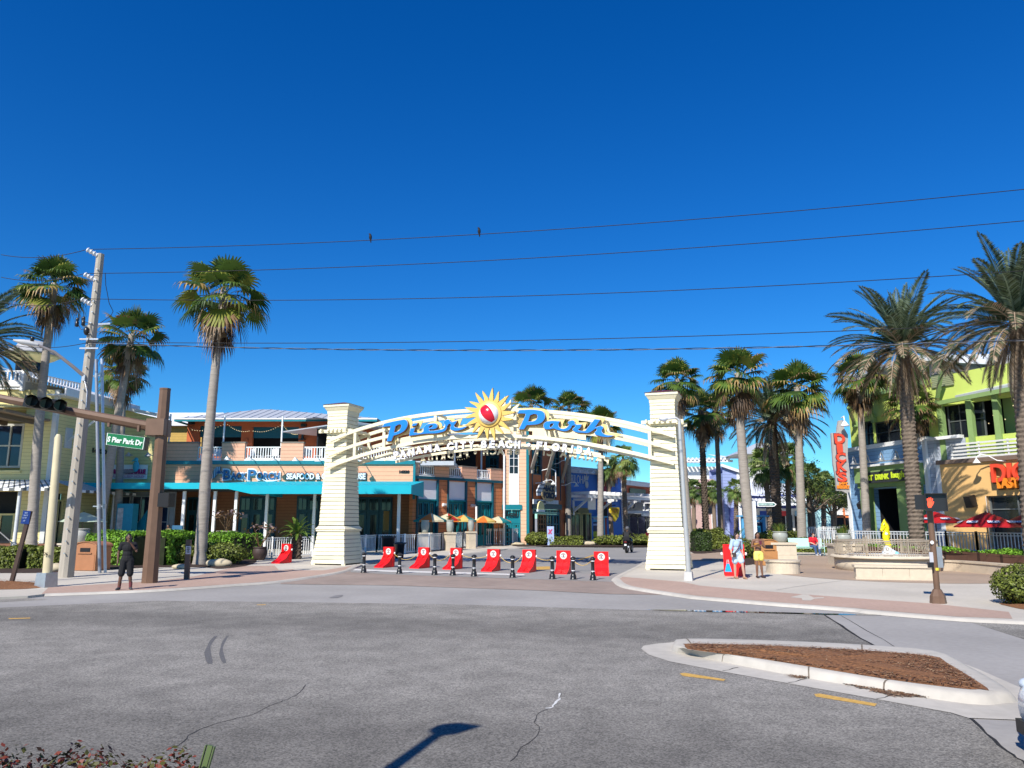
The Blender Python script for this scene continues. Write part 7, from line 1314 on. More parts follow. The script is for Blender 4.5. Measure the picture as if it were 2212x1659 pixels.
sign_post("parking_sign","small blue sign on a leaning dark post at far left",b1(160,1020),z2(245,960),.13,M("dark_wood_post",(.06,.035,.025)),[z2(188,955),z2(248,962),z2(232,1066),z2(166,1062)],M("deep_blue_sign",(.005,.03,.17),rough=.4),[("NO",.5,.15,.4,.11),("THE",.5,.34,.6,.11),("PLAY",.45,.53,.6,.11),("AT",.42,.75,.35,.11)],M("pale_blue_letters",(.18,.24,.42)))
sign_post("notice_sign","small white notice on a brown wooden post before the tall hedge",z3(292,1650),z3(312,1300),.17,M("brown_wood_post",(.12,.085,.065)),[z3(285,1358),z3(330,1358),z3(328,1428),z3(283,1428)],M("pale_notice",(.55,.55,.58)),[("PUSH",.5,.2,.5,.1),("BUTTON",.5,.38,.6,.1),("TO",.5,.56,.25,.1),("CROSS",.5,.74,.55,.1)],BLACK)
gpst=thing("channel_post","bare green metal channel post leaning at the bottom edge","post",(-1.85,4.95,gz(4.95)));b=Vector(gpst.location);tp=P((455,1610),4.95);bt_=P((441,1659),4.95);d_=(tp-bt_).normalized();b2_=bt_-d_*.9;m=MB(WORLD);GRP=M("olive_green_post",(.10,.14,.05),rough=.5)
sx_=d_.cross(Vector((0,1,0))).normalized();m.bar(b2_,tp,.018,.03);m.bar(b2_+sx_*.026,tp+sx_*.026-d_*.004,.028,.006);m.bar(b2_-sx_*.026,tp-sx_*.026-d_*.002,.028,.006);obj_at(gpst,m,"post",GRP)
BINM=M("tan_bin_plastic",(.48,.23,.085),rough=.5,var=.05);BINM2=M("brown_bin_plastic",(.36,.16,.075),rough=.5,var=.08);BINF=M("brown_bin_trim",(.27,.13,.06),rough=.5)
def bin_(label,p0,p1,ytop,Yb,bm,front_w=.78,dep=.62,rz=0.0):
 b=Yb;t=thing("litter_bin",label,"litter bin",b,rz,"arched litter bins");hgt=ytop;w2=front_w/2;n=10;arc=[(w2*cos(a),hgt-.20+.20*sin(a))for a in[pi*i/n for i in range(n+1)]];poly=[(w2,0.02),*arc,(-w2,0.02)]
 m=MB();m.prism(poly,-dep/2,dep/2);m.build("body",bm,t);m=MB();po=[(x*1.07,z+.03)for x,z in arc];pi2=[(x,z+.002)for x,z in arc];q=len(po)
 for k in range(q-1):m.add([(po[k][0],-dep/2-.04,po[k][1]),(po[k+1][0],-dep/2-.04,po[k+1][1]),(po[k+1][0],dep/2+.04,po[k+1][1]),(po[k][0],dep/2+.04,po[k][1]),(pi2[k][0],-dep/2-.04,pi2[k][1]),(pi2[k+1][0],-dep/2-.04,pi2[k+1][1]),(pi2[k+1][0],dep/2+.04,pi2[k+1][1]),(pi2[k][0],dep/2+.04,pi2[k][1])],[(0,1,2,3),(7,6,5,4),(0,4,5,1),(3,2,6,7)])
 m.build("hood",bm,t);m=MB();m.box(-w2*.45,w2*.45,-dep/2-.012,-dep/2-.002,hgt*.66,hgt*.80);m.build("slot",DARK,t);m=MB();m.box(-w2*.62,w2*.62,-dep/2-.05,-dep/2-.002,hgt*.60,hgt*.63);m.build("lip",bm,t)
 for s in(-1,1):m=MB();m.box(s*w2*.86-.03,s*w2*.86+.03,-dep/2-.015,-dep/2-.003,.05,hgt*.56);m.build("trim",bm,t)
 return t
q=GP(a4(990,775));bin_("tan arched litter bin beside the woman in yellow shorts",0,0,(P(a4(990,400),q.y).z-q.z),q+Vector((.05,.4,0)),BINM,.88,.7,.15)
q=GP(b1(1190,850));bin_("brown arched litter bin behind the two conduit pipes",0,0,(P(b1(1230,435),q.y).z-q.z),q+Vector((.1,.5,0)),BINM2,1.15,.9,radians(-14))
lp=gp_thing("street_lamp","slim grey street lamp standing in front of the right tower","street lamp",(1488,1254));b=Vector(lp.location);tp=P((1467,906),b.y);bx1=P((1486,1235),b.y);m=MB(WORLD);taper(m,b-Vector((0,0,.05)),Vector((b.x,b.y,bx1.z)),.32,.27,.03);obj_at(lp,m,"base_box",M("pale_concrete_base",(.5,.49,.46)));m=MB(WORLD);m.tube([Vector((b.x,b.y,bx1.z)),tp],[.10,.065],12);obj_at(lp,m,"shaft",M("aluminium_shaft",(.50,.50,.48),metal=.4,rough=.4));m=MB(WORLD);e=P((1440,905),b.y-.4);m.tube([tp-Vector((0,0,.05)),tp+Vector((-.15,-.1,.05)),e],[.05,.045,.04],8);m.tube([e,e.lerp(P((1428,906),b.y-.6),.5),P((1424,906),b.y-.65)],[.06,.11,.03],10);obj_at(lp,m,"lamp_head",WHITE)
hd_g=G((975,1575));Lh=6.0;off=SH*(Lh/tan(SUN_EL));hp_=Vector((hd_g.x-off.x,hd_g.y-off.y,Lh+.05));sl_=thing("street_lamp","street lamp out of frame at the left whose shadow lies on the road","street lamp",(hp_.x-.4,hp_.y-.3,0));m=MB(WORLD);nk=G((850,1659));no_=SH*((Lh-1.35)/tan(SUN_EL));nk=Vector((nk.x-no_.x,nk.y-no_.y,Lh-1.35));m.tube([(nk.x,nk.y,0),nk-Vector((0,0,.3)),nk,hp_-Vector((.05,0,.05))],[.10,.085,.08,.07],10);obj_at(sl_,m,"shaft",STEEL);m=MB(WORLD);m.tube([hp_+Vector((-.16,-.06,-.02)),hp_+Vector((-.10,-.02,0)),hp_+Vector((.08,.03,.02)),hp_+Vector((.32,.10,.04))],[.10,.19,.18,.02],10);obj_at(sl_,m,"lamp_head",STEEL)
ps=gp_thing("pedestrian_signal","brown pedestrian signal post at the right corner with a lit red hand","pedestrian signal",(2027,1303));b=Vector(ps.location);tp=P((2008,1100),b.y);m=MB(WORLD);r0=.27;bz=P((2024,1270),b.y).z-b.z
vs=[]
for rr,z in((.215,0),(.19,bz*.55),(.10,bz)):
 for i in range(8):a=2*pi*i/8+pi/8;vs.append(b+Vector((rr*cos(a),rr*sin(a),z-.03)))
m.add(vs,[(8*k+i,8*k+(i+1)%8,8*k+8+(i+1)%8,8*k+8+i)for k in range(2)for i in range(8)]);obj_at(ps,m,"pedestal",BROWN);m=MB(WORLD);m.tube([b+Vector((0,0,bz-.05)),tp],.078,12);obj_at(ps,m,"post",BROWN)
HFp=Frame(b.x,b.y-.1,-27);rA=HFp.rect(z7(948,1042),z7(1115,900));m=MB(HFp);m.box(rA[0],rA[1],-.02,.22,rA[2],rA[3]);h_=m.build("housing",BLACK,ps,b);m=MB(HFp);t_=.025
for(x0,x1,z0,z1_)in((rA[0]-.02,rA[1]+.02,rA[3],rA[3]+t_),(rA[0]-.02,rA[1]+.02,rA[2]-t_,rA[2]),(rA[0]-.02,rA[0]+t_-.02,rA[2],rA[3]),(rA[1]-t_+.02,rA[1]+.02,rA[2],rA[3])):m.box(x0,x1,-.02,.34,z0,z1_)
m.build("visor",VIS,h_,b);rB=HFp.rect(z7(852,1035),z7(945,905),-.2);m=MB(HFp);m.box(rB[0],rB[1],-.42,-.04,rB[2],rB[3]);m.build("side_housing",BLACK,ps,b)
hnd=bpy.data.materials.new("lit_red_hand");hnd.use_nodes=True;nb_=hnd.node_tree.nodes['Principled BSDF'];nz=hnd.node_tree.nodes.new('ShaderNodeTexNoise');nz.inputs['Scale'].default_value=90;mx_=hnd.node_tree.nodes.new('ShaderNodeMix');mx_.data_type='RGBA';mx_.inputs[6].default_value=(.7,.03,.01,1);mx_.inputs[7].default_value=(1,.10,.03,1);hnd.node_tree.links.new(nz.outputs['Fac'],mx_.inputs[0]);hnd.node_tree.links.new(mx_.outputs[2],nb_.inputs['Base Color']);hnd.node_tree.links.new(mx_.outputs[2],nb_.inputs['Emission Color']);nb_.inputs['Emission Strength'].default_value=1.0
def hp2(x,z):q=HFp.at(z7(x,z),.225);return(q[0],.225,q[1])
m=MB(HFp)
for pl in([(958,960),(1000,965),(1002,995),(990,1018),(966,1018),(955,990)],[(955,962),(950,938),(958,936),(966,962)],[(967,962),(966,926),(975,926),(977,962)],[(979,962),(982,924),(991,925),(989,963)],[(991,964),(998,936),(1006,939),(1000,966)],[(998,985),(1008,962),(1016,966),(1003,998)]):m.add([hp2(*p)for p in pl],[tuple(range(len(pl)))])
m.build("red_hand",hnd,h_,b)
q0,q1=P(z7(985,1445),b.y-.12),P(z7(1010,1500),b.y-.12);m=MB(WORLD);m.box(q0.x-.03,q0.x+.07,b.y-.12,b.y-.10,q1.z,q0.z+.1);obj_at(ps,m,"button_plate",M("pale_plate",(.5,.5,.52)));m=MB(WORLD);p=P(z7(993,1525),b.y-.12);m.box(p.x-.1,p.x+.03,p.y-.06,p.y+.02,p.z-.07,p.z+.07);obj_at(ps,m,"push_button",BLACK);m=MB(WORLD);p=P(z7(1030,1560),b.y);m.tube([p-Vector((0,0,.035)),p+Vector((0,0,.035))],.083,12);obj_at(ps,m,"yellow_band",M("yellow_tape",(.7,.6,.05)));p=P(z7(1048,1455),b.y+.05);m=MB(WORLD);m.box(p.x-.06,p.x+.13,p.y+.0,p.y+.02,p.z-.28,p.z+.28);obj_at(ps,m,"sign_back",STEEL)
p=P(z7(998,1325),b.y-.1);m=MB(WORLD);m.add([(p.x+.05*cos(2*pi*i/12),b.y-.098,p.z+.05*sin(2*pi*i/12))for i in range(12)],[tuple(range(12))]);obj_at(ps,m,"sticker",WHITE)
def fence(name,label,pts,h,mat,gap=.13,pr=.02,post=1.8,base=PV,group=None,bz=None,lift=0.0):
 pts=[Vector((p[0],p[1],0))for p in pts];zf=(lambda y:gz(y)+base+lift);c=(pts[0]+pts[-1])/2;c.z=zf(c.y);t=thing(name,label,"fence",c,0,group);S=[(a,b,(b-a).length)for a,b in zip(pts,pts[1:])]
 for a,b,l in S:
  n=max(1,round(l/post));d=(b-a)/n
  for i in range(n+1):
   p=a+d*i;m=MB(WORLD);z=zf(p.y);m.box(p.x-.045,p.x+.045,p.y-.045,p.y+.045,z-.05,z+h+.04);obj_at(t,m,"post",mat)
   if i<n:
    q=a+d*(i+1);zq=zf(q.y);u=d.normalized()*.047;m=MB(WORLD);m.bar(p+u+Vector((0,0,z+h-.03)),q-u+Vector((0,0,zq+h-.03)),.06,.05);m.bar(p+u+Vector((0,0,z+.12)),q-u+Vector((0,0,zq+.12)),.045,.045);m.bar(p+u+Vector((0,0,z+h-.16)),q-u+Vector((0,0,zq+h-.16)),.04,.035);k=int(d.length/gap)
    for j in range(1,k):r=p.lerp(q,j/k);zr=zf(r.y);m.bar(r+Vector((0,0,zr+.12)),r+Vector((0,0,zr+h-.05)),pr*1.6)
    obj_at(t,m,"picket_panel",mat)
 return t
W2=lambda p:GP(p).xy
fence("patio_railing","white picket railing between the green hedge and the left tower",[W2(z3(850,1472)),W2(z3(1400,1446))],1.15,WHITE,.15,.024,1.6)
fence("patio_railing","white picket railing just right of the left tower",[W2(z4(380,1446)),W2(z4(560,1432)),W2(z4(785,1428))],1.15,WHITE,.15,.024,1.7)
FP=[W2(b3(178,600)),W2(b3(335,592)),W2(b3(700,555)),W2(b3(1010,522)),W2(b3(1205,498)),W2(b3(1215,486)),W2(b3(1605,480))]
fence("patio_railing","long white picket railing running back along the umbrella patio",FP[:5],1.2,WHITE,.16,.026,1.8);fence("patio_gate","white double gate at the street side of the umbrella patio",FP[5:],1.35,WHITE,.16,.026,2.6);fence("patio_railing","short white railing behind the pink shirted person",[W2(b3(1730,480)),W2(b3(1850,474))],1.35,WHITE,.16,.026,1.5)
for i,(x,yb,yt)in enumerate(((1148,1385,1035),(1270,1380,1045),(1370,1388,1060))):
 b=GP(z4(x,yb));t=P(z4(x,yt),b.y);m=MB(WORLD);m.tube([b-Vector((0,0,.05)),t],.085,10);o=thing("patio_post",("white post on the patio, nearest the tower","white post on the patio, middle one","white post on the patio, right one beside the gate")[i],"post",b,0,"white posts along the umbrella patio");obj_at(o,m,"post",WHITE)
b=GP(z5(345,1372));t=P(z5(345,1065),b.y);m=MB(WORLD);m.tube([b,t],.1,10);o=thing("patio_post","white post at the corner by the last pedestal","post",b,0,"white posts along the umbrella patio");obj_at(o,m,"post",WHITE)
RF0=[P(a8(1645,980),56),P(a8(2090,980),55)];ALU=M("aluminium_railing",(.62,.63,.64),metal=.3,rough=.4)
fence("plaza_railing","white picket fence behind the seated woman in red",[(GP(a8(1645,975))).xy,(GP(a8(2100,972))).xy],1.45,WHITE,.17,.03,2.2)
fence("plaza_railing","grey aluminium railing along the raised bed before the corner restaurant",[P(z7(0,1335),46.5).xy,P(z7(560,1345),43.5).xy,P(z7(1130,1362),41.5).xy,P(z7(1400,1372),40.5).xy,P(z7(1900,1400),38.5).xy],1.05,ALU,.15,.024,1.9,PV,None,None,.48)
def curved_wall(name,label,pts,th,h,mat,base=PV,cap=None,kind="wall"):
 v=smooth_loop([Vector((p[0],p[1],0))for p in pts],6,False);t=thing(name,label,kind,Vector((v[len(v)//2].x,v[len(v)//2].y,gz(v[len(v)//2].y)+base)));
 def sect(off0,off1,z0,z1,nm,mt):
  m=MB(WORLD);vs=[]
  for i,p in enumerate(v):
   d=(v[min(i+1,len(v)-1)]-v[max(i-1,0)]).normalized();n=Vector((d.y,-d.x,0));g=gz(p.y)+base
   for o,z in((off0,z0),(off0,z1),(off1,z1),(off1,z0)):vs.append(p-n*o+Vector((0,0,g+z)))
  k=len(v);m.add(vs,[(4*i+j,4*i+4+j,4*i+4+(j+1)%4,4*i+(j+1)%4)for i in range(k-1)for j in range(4)]+[(3,2,1,0),(4*k-4,4*k-3,4*k-2,4*k-1)]);obj_at(t,m,nm,mt)
 sect(0,th,-.1,h,"wall",mat)
 if cap:sect(-.05,th+.05,h+.003,h+.08,"cap",cap)
 return t
EDG=M("rust_brown_bed_edging",(.115,.055,.032),rough=.75,var=.2,scale=2,lines=(.16,.12,0))
edge_pts=[P(z7(330,1375),43.5),P(z7(990,1470),38.5),P(z7(1400,1500),35.2),P(z7(1810,1555),32.5),P(z7(2400,1640),29)]
ew=curved_wall("bed_edging","long curved rust brown edging of the raised planting bed on the right",[p.xy for p in edge_pts],.08,.72,EDG)
m=MB(WORLD);far_=[P(z7(330,1375),47.0),P(z7(1000,1380),44.5),P(z7(1900,1400),41.0),P(z7(2400,1400),39)];q=[Vector((p.x,p.y,gz(p.y)+PV+.62))for p in edge_pts]+[Vector((p.x,p.y,gz(p.y)+PV+.48))for p in far_[::-1]];m.add(q,[tuple(range(len(q)))]);ground("planting_bed",m,SOIL,"dark soil of the raised bed before the corner restaurant")
m=MB(WORLD);rnd=random.Random(77)
for i in range(5200):
 f=rnd.random();k=min(3,int(f*4));a,b_=edge_pts[k],edge_pts[min(4,k+1)];p=a.lerp(b_,f*4-k);r=rnd.random()*.5;c=Vector((p.x,p.y,0)).lerp(Vector((far_[min(3,k)].x,far_[min(3,k)].y,0)),r);
 if c.x<16.5:continue
 leaf_at(m,Vector((c.x,c.y,gz(c.y)+PV+.66+rnd.uniform(0,.16))),Vector((0,0,1)),.12,rnd,rnd.choice((0,1,2)))
o=m.build("ground_cover",HG);tag(o,"low green ground cover along the top of the brown bed edging","ground cover",None,"stuff")
SEATW=M("tan_seat_wall",(.50,.405,.29),rough=.85,var=.1,scale=4,big=.15)
seat_pts=[G(a5(940,820),PV),G(a5(1200,828),PV),G(a5(1600,862),PV),G(a5(2000,905),PV),G(a5(2300,950),PV)]
curved_wall("seat_wall","curved tan seat wall at the right edge of the plaza",[p.xy for p in seat_pts],.38,.38,SEATW,PV,SEATW)
pc=GP((1928,1232));pc=Vector((pc.x,pc.y+.55,0));pc.z=gz(pc.y)+PV;rp=(P((2036,1220),pc.y).x-P((1818,1220),pc.y).x)/2
pl=thing("sculpture_planter","round stone planter with cap carrying the yellow seahorse","planter",pc);m=MB();m.lathe([(rp*.95,-.05),(rp*.95,.52)],40);m.build("drum",STONE,pl);m=MB();m.lathe([(rp*1.02,.523),(rp*1.03,.56),(rp*1.0,.64),(rp*.80,.64)],40);m.build("cap",STONE,pl);m=MB();m.lathe([(rp*.84,.60),(rp*.84,.66),(.01,.70)],30);m.build("gravel",M("white_gravel",(.6,.58,.54),var=.5,scale=30,bump=1.0),pl)
q=GP(a5(400,1005));wl,wr_=GP(z7(330,1652)),GP(z7(1048,1665));bw=thing("stone_bench","straight stone bench wall in front of the sculpture planter","bench",(wl+wr_)/2,atan2((wr_-wl).y,(wr_-wl).x));L2=(wr_-wl).length/2;m=MB()
for i in range(3):m.box(-L2+L2*2*i/3+.004,-L2+L2*2*(i+1)/3-.004,0,.46,-.05,.44)
m.build("blocks",STONE,bw);m=MB();m.box(-L2-.05,L2+.05,-.05,.5,.443,.53);m.build("seat_slab",STONE,bw);m=MB();m.box(-L2-.03,L2+.03,-.03,-.004,-.02,.10);m.build("plinth",STONE,bw)
TANR=M("champagne_metal",(.42,.35,.26),metal=.2,rough=.45);og=thing("ornamental_railing","tan metal railing with sunburst roundels ringing the seahorse","railing",pc+Vector((0,0,.64)));rr2=rp*.93;hR=.62;m=MB();n=44;ring=lambda z:[(rr2*cos(2*pi*i/n),rr2*sin(2*pi*i/n),z)for i in range(n+1)]
for z,r in((hR,.035),(hR-.07,.02),(.06,.025)):m.tube(ring(z),r,6,caps=False)
og_r=m.build("rail",TANR,og);m=MB();rose=[i*pi/4+pi/8 for i in range(8)]
for i in range(132):
 a=2*pi*i/132
 if min(abs((a-r+pi)%(2*pi)-pi)for r in rose)<.16:continue
 m.bar((rr2*cos(a),rr2*sin(a),.06),(rr2*cos(a),rr2*sin(a),hR-.05),.022)
m.build("pickets",TANR,og)
for a in rose:
 c=Vector((rr2*cos(a),rr2*sin(a),hR*.48));t=Vector((-sin(a),cos(a),0));m=MB();m.tube([c+t*(.17*cos(k*pi/8))+Vector((0,0,.17*sin(k*pi/8)))for k in range(17)],.016,5,caps=False);m.tube([c+t*(.05*cos(k*pi/4))+Vector((0,0,.05*sin(k*pi/4)))for k in range(9)],.022,5,caps=False)
 for k in range(16):e=t*cos(k*pi/8)+Vector((0,0,sin(k*pi/8)));m.bar(c+e*.06,c+e*.165,.012)
 for s in(-1,1):m.bar(c+t*(.12*s)+Vector((0,0,.12)),c+t*(.3*s)+Vector((0,0,hR*.5)),.016);m.bar(c+t*(.12*s)-Vector((0,0,.12)),c+t*(.3*s)-Vector((0,0,hR*.40)),.016)
 m.build("sunburst",TANR,og)
for a in[i*pi/4 for i in range(8)]:m=MB();c=Vector((rr2*cos(a),rr2*sin(a),0));m.bar(c,c+Vector((0,0,hR+.12)),.05);m.ball((c.x,c.y,hR+.16),.04,8,6);m.build("post",TANR,og)
sh_=thing("seahorse_sculpture","bright yellow seahorse sculpture on a white and blue base","sculpture",pc+Vector((0,0,.68)));SFr=Frame(pc.x,pc.y,0);YS=M("glossy_yellow_fibreglass",(.80,.66,.01),rough=.25,var=.04,coat=.3);o0=pc+Vector((0,0,.68))
def SQ(x,y):s,z=SFr.at(a5(x,y));return Vector((s,0,z-o0.z))
spine=[(240,605),(270,600),(285,570),(275,535),(262,495),(250,455),(228,410),(214,360),(212,310),(222,265),(222,220),(205,185)];rad=[12,15,18,24,30,36,40,44,44,36,40,44];ppx=(SQ(300,400)-SQ(200,400)).x/100;pts=smooth_loop([SQ(*p)for p in spine],5,False);rads=[]
for i in range(len(pts)):f=i/(len(pts)-1)*(len(rad)-1);k=min(int(f),len(rad)-2);r=(rad[k]+(rad[k+1]-rad[k])*(f-k))*ppx;rads.append(r*(1.10 if i%3==0 and i<44 else .96))
m=MB();m.tube(pts,rads,14,sx=.9);hd_=SQ(195,185);m.ball(tuple(hd_),(50*ppx,40*ppx,48*ppx),14,9);m.tube([SQ(185,200),SQ(170,225),SQ(155,250),SQ(140,258)],[40*ppx,30*ppx,20*ppx,22*ppx],12);m.tube([SQ(195,150),SQ(190,125),SQ(192,98)],[30*ppx,18*ppx,4*ppx],8);m.tube([SQ(232,175),SQ(245,185)],[12*ppx,8*ppx],8);sb2=m.build("body",YS,sh_)
m=MB();fin=[(248,250),(268,262),(262,285),(272,300),(262,325),(270,345),(258,370),(270,395),(260,420),(240,400)];m.prism([(SQ(*p).x,SQ(*p).z)for p in fin],-.02,.02);m.build("back_fin",YS,sb2);m=MB();m.ball(tuple(SQ(205,303)+Vector((0,-38*ppx,0))),(22*ppx,10*ppx,18*ppx),10,6);m.build("fin_mark",M("white_blue_mark",(.6,.7,.78)),sb2);m=MB();m.ball(tuple(SQ(178,180)+Vector((0,-36*ppx,0))),9*ppx,8,6);m.build("eye",BLACK,sb2)
m=MB();bs=[SQ(165,672),SQ(195,625),SQ(215,585),SQ(300,578),SQ(345,572),SQ(365,600),SQ(395,660),SQ(400,675)];m.tube([Vector((bs[0].lerp(bs[7],.5).x,0,-.05)),Vector((bs[0].lerp(bs[7],.5).x,0,.12)),Vector((bs[3].x,0,bs[3].z))],[(bs[7].x-bs[0].x)*.5,(bs[7].x-bs[0].x)*.42,(bs[4].x-bs[2].x)*.5],10);m.build("wave_base",M("white_blue_base",(.72,.78,.82)),sh_);m=MB();m.ball(tuple(SQ(350,610)+Vector((0,-.1,0))),(.16,.2,.2),10,6);m.build("blue_wave",M("pale_blue_wave",(.20,.55,.78)),sh_)
MINTB=M("mint_green_enamel",(.42,.70,.60),rough=.4,var=.05);bq=GP(a4(1610,625));bn=thing("bench","mint green bench on the plaza with a woman in red sitting on it","bench",bq+Vector((0,.1,0)),radians(-4));bl_,br_=P(a4(1330,520),bq.y).x-bq.x,P(a4(1800,520),bq.y).x-bq.x
m=MB();m.box(bl_,br_,-.05,.42,.42,.46);m.build("seat",MINTB,bn);m=MB();m.add([(bl_,.40,.50),(br_,.40,.50),(br_,.58,1.02),(bl_,.58,1.02),(bl_,.44,.50),(br_,.44,.50),(br_,.62,1.02),(bl_,.62,1.02)],[(0,1,2,3),(7,6,5,4),(0,4,5,1),(1,5,6,2),(2,6,7,3),(3,7,4,0)]);m.build("backrest",MINTB,bn)
for x in(bl_+.02,br_-.02):m=MB();m.tube([(x,-.02,0),(x,-.06,.42),(x,-.02,.66),(x,.15,.70),(x,.5,.70)],.028,6);m.tube([(x,.48,0),(x,.48,.72)],.028,6);m.build("armrest",MINTB,bn)
def umbrella(label,c_px,Y,rad,h,mats,group,rim=.45,n=8,txt=None,rot=0.0,valance=.0,foot=None):
 ap=P(c_px,Y);g=gz(Y)+PV;t=thing("patio_umbrella",label,"umbrella",(ap.x,Y,g),rot,group);H2=ap.z-g;m=MB();zr=H2-rad*rim;K_=4;vs=[(0,0,H2)]
 for k in range(1,K_+1):
  for i in range(n*2):
   a=2*pi*i/(n*2);q=rad*k/K_*(1 if i%2==0 else .955+.0);vs.append((q*cos(a),q*sin(a),H2-rad*rim*(k/K_)**1.15+(0.0 if i%2==0 else .03*k/K_*rad*.5)))
 n2=n*2
 for i in range(n2):m.add([vs[0],vs[1+i],vs[1+(i+1)%n2]],[(0,1,2)],(i//2)%len(mats))
 for k in range(K_-1):
  for i in range(n2):m.add([vs[1+k*n2+i],vs[1+(k+1)*n2+i],vs[1+(k+1)*n2+(i+1)%n2],vs[1+k*n2+(i+1)%n2]],[(0,1,2,3)],(i//2)%len(mats))
 if valance:
  for i in range(n2):a,b=vs[1+(K_-1)*n2+i],vs[1+(K_-1)*n2+(i+1)%n2];m.add([a,b,(b[0],b[1],b[2]-valance),(a[0],a[1],a[2]-valance)],[(0,1,2,3)],(i//2)%len(mats))
 cn=m.build("canopy",mats,t);m=MB();m.tube([(0,0,0),(0,0,H2+.06)],.03,8);m.build("pole",M("umbrella_pole",(.12,.11,.10))if "umbrella_pole" not in bpy.data.materials else bpy.data.materials["umbrella_pole"],t)
 if txt:
  wl_=M("white_umbrella_print",(.74,.74,.76))if "white_umbrella_print" not in bpy.data.materials else bpy.data.materials["white_umbrella_print"];nv=M("navy_umbrella_print",(.03,.05,.22))if "navy_umbrella_print" not in bpy.data.materials else bpy.data.materials["navy_umbrella_print"]
  for k in range(n):
   a=2*pi*(k+.5)/n;rr_=rad*.80;zz=H2-rad*rim*.80**1.15+.075;sl2=atan2(rim*1.1,1);M4=Matrix.Rotation(a+pi/2,4,'Z')@Matrix.Rotation(sl2,4,'X')
   me=text_mesh(txt,.3,.01,.012,0,"lettering",1,fit=rad*.36,fith=rad*.13);me.materials.append(wl_);o=bpy.data.objects.new("lettering",me);COL.objects.link(o);o.parent=cn;o.location=(rr_*cos(a),rr_*sin(a),zz);o.rotation_euler=M4.to_euler()
   m=MB();w2,h2=rad*.20,rad*.085;m.add([M4@Vector((w2*cos(2*pi*i/14),h2*sin(2*pi*i/14)-.02,-.012))+Vector((rr_*cos(a),rr_*sin(a),zz))for i in range(14)],[tuple(range(14))]);m.build("print_oval",nv,cn)
 return t
CO=leafm("orange_canvas",(.80,.22,.04),.3,.06);CYE=leafm("yellow_canvas",(.82,.60,.18),.3,.06);CT=leafm("teal_umbrella_canvas",(.01,.22,.24),.25,.06);CR=leafm("red_canvas",(.55,.03,.03),.25,.06);CC=leafm("cream_canvas",(.82,.74,.50),.3,.05);CRD=leafm("crimson_canvas",(.50,.016,.022),.2,.06)
GU="striped patio umbrellas"
umbrella("teal and orange umbrella, nearest the left tower",z4(1000,1115),55,1.2,2.6,[CT,CO,CC,CT],GU,.42,8,rot=.2,valance=.12);umbrella("cream and red umbrella, second along the patio",z4(1140,1117),58.5,.98,2.6,[CC,CR,CYE,CC],GU,.45,8,rot=.9,valance=.12);umbrella("yellow and teal umbrella in the middle of the patio",z4(1268,1128),60.5,1.05,2.6,[CO,CYE,CT,CYE],GU,.42,8,rot=.5,valance=.12);umbrella("orange and yellow umbrella left of the gate's pedestal",z4(1430,1137),62,1.05,2.6,[CYE,CO,CYE,CO],GU,.4,8,rot=.3,valance=.12);umbrella("teal and peach umbrella farthest along the patio",z5(305,1140),64,1.1,2.6,[CC,CT,CO,CC],GU,.4,8,rot=1.1,valance=.12)
GR="red restaurant umbrellas"
umbrella("red umbrella behind the pedestrian signal post",z7(1020,1052),42.5,1.35,2.5,[CRD],GR,.42,8,"DICK'S",.35,.06);umbrella("red umbrella with white print in front of the tan wall's left part",z7(1470,1055),39.5,1.5,2.5,[CRD],GR,.48,8,"DICK'S",.1,.06);umbrella("red umbrella cut off by the right edge of the picture",z7(1840,1065),40.5,1.45,2.5,[CRD],GR,.45,8,"DICK'S",.25,.06)
umbrella("pale green umbrella behind the utility pole",z2(680,968),50,1.5,2.4,[leafm("pale_mint_canvas",(.62,.74,.58),.3,.05)],None,.42,6,rot=.2)
# ================================================================== people, vehicles and small things
def blobs(parts,vox,name,mat,parent,smooth=3):
 m=MB()
 for p in parts:
  if p[0]=="e":m.ball(p[1],p[2],12,8)
  else:
   pts=p[1];rad=p[2];m.tube(pts,rad,10)
   for q,r in zip(pts,rad):m.ball(q,r,10,7)
 o=m.build(name,mat,parent);r=o.modifiers.new("r",'REMESH');r.mode='VOXEL';r.voxel_size=vox;r.use_smooth_shade=True;s=o.modifiers.new("s",'SMOOTH');s.iterations=smooth;s.factor=.5
 dg=bpy.context.evaluated_depsgraph_get();dg.update();me=bpy.data.meshes.new_from_object(o.evaluated_get(dg));o.modifiers.clear();o.data=me;return o
def hand(w,d,side,curl=.5,s=1.0):
 """palm, four fingers of different length and a thumb leaving the side of the palm"""
 d=Vector(d).normalized();side=(Vector(side)-d*Vector(side).dot(d)).normalized();nn=d.cross(side);w=Vector(w);parts=[("t",[w,w+d*.05*s,w+d*.085*s],[.024*s,.034*s,.03*s])]
 for k,(o,l)in enumerate(((-.027,.065),(-.009,.078),(.010,.073),(.028,.056))):a=w+d*.085*s+side*o*s;b=a+(d*.6+nn*curl*.5).normalized()*l*.5*s;c=b+(d*(1-curl)+nn*curl).normalized()*l*.5*s;parts.append(("t",[a,b,c],[.0105*s,.0095*s,.008*s]))
 a=w+d*.03*s-side*.03*s;parts.append(("t",[a,a+(d*.6-side*.8).normalized()*.03*s,a+(d*.95-side*.5).normalized()*.058*s],[.013*s,.011*s,.009*s]));return parts
J0=dict(hl=(-.09,0,.92),hr=(.09,0,.92),kl=(-.10,-.02,.50),kr=(.10,-.02,.50),al=(-.10,.02,.09),ar=(.10,.02,.09),sl=(-.185,0,1.42),sr=(.185,0,1.42),el=(-.25,.02,1.14),er=(.25,.02,1.14),wl=(-.27,-.06,.89),wr=(.27,-.06,.89),head=(0,-.02,1.63),turn=0.0,fl=(0,-1,0),fr=(0,-1,0))
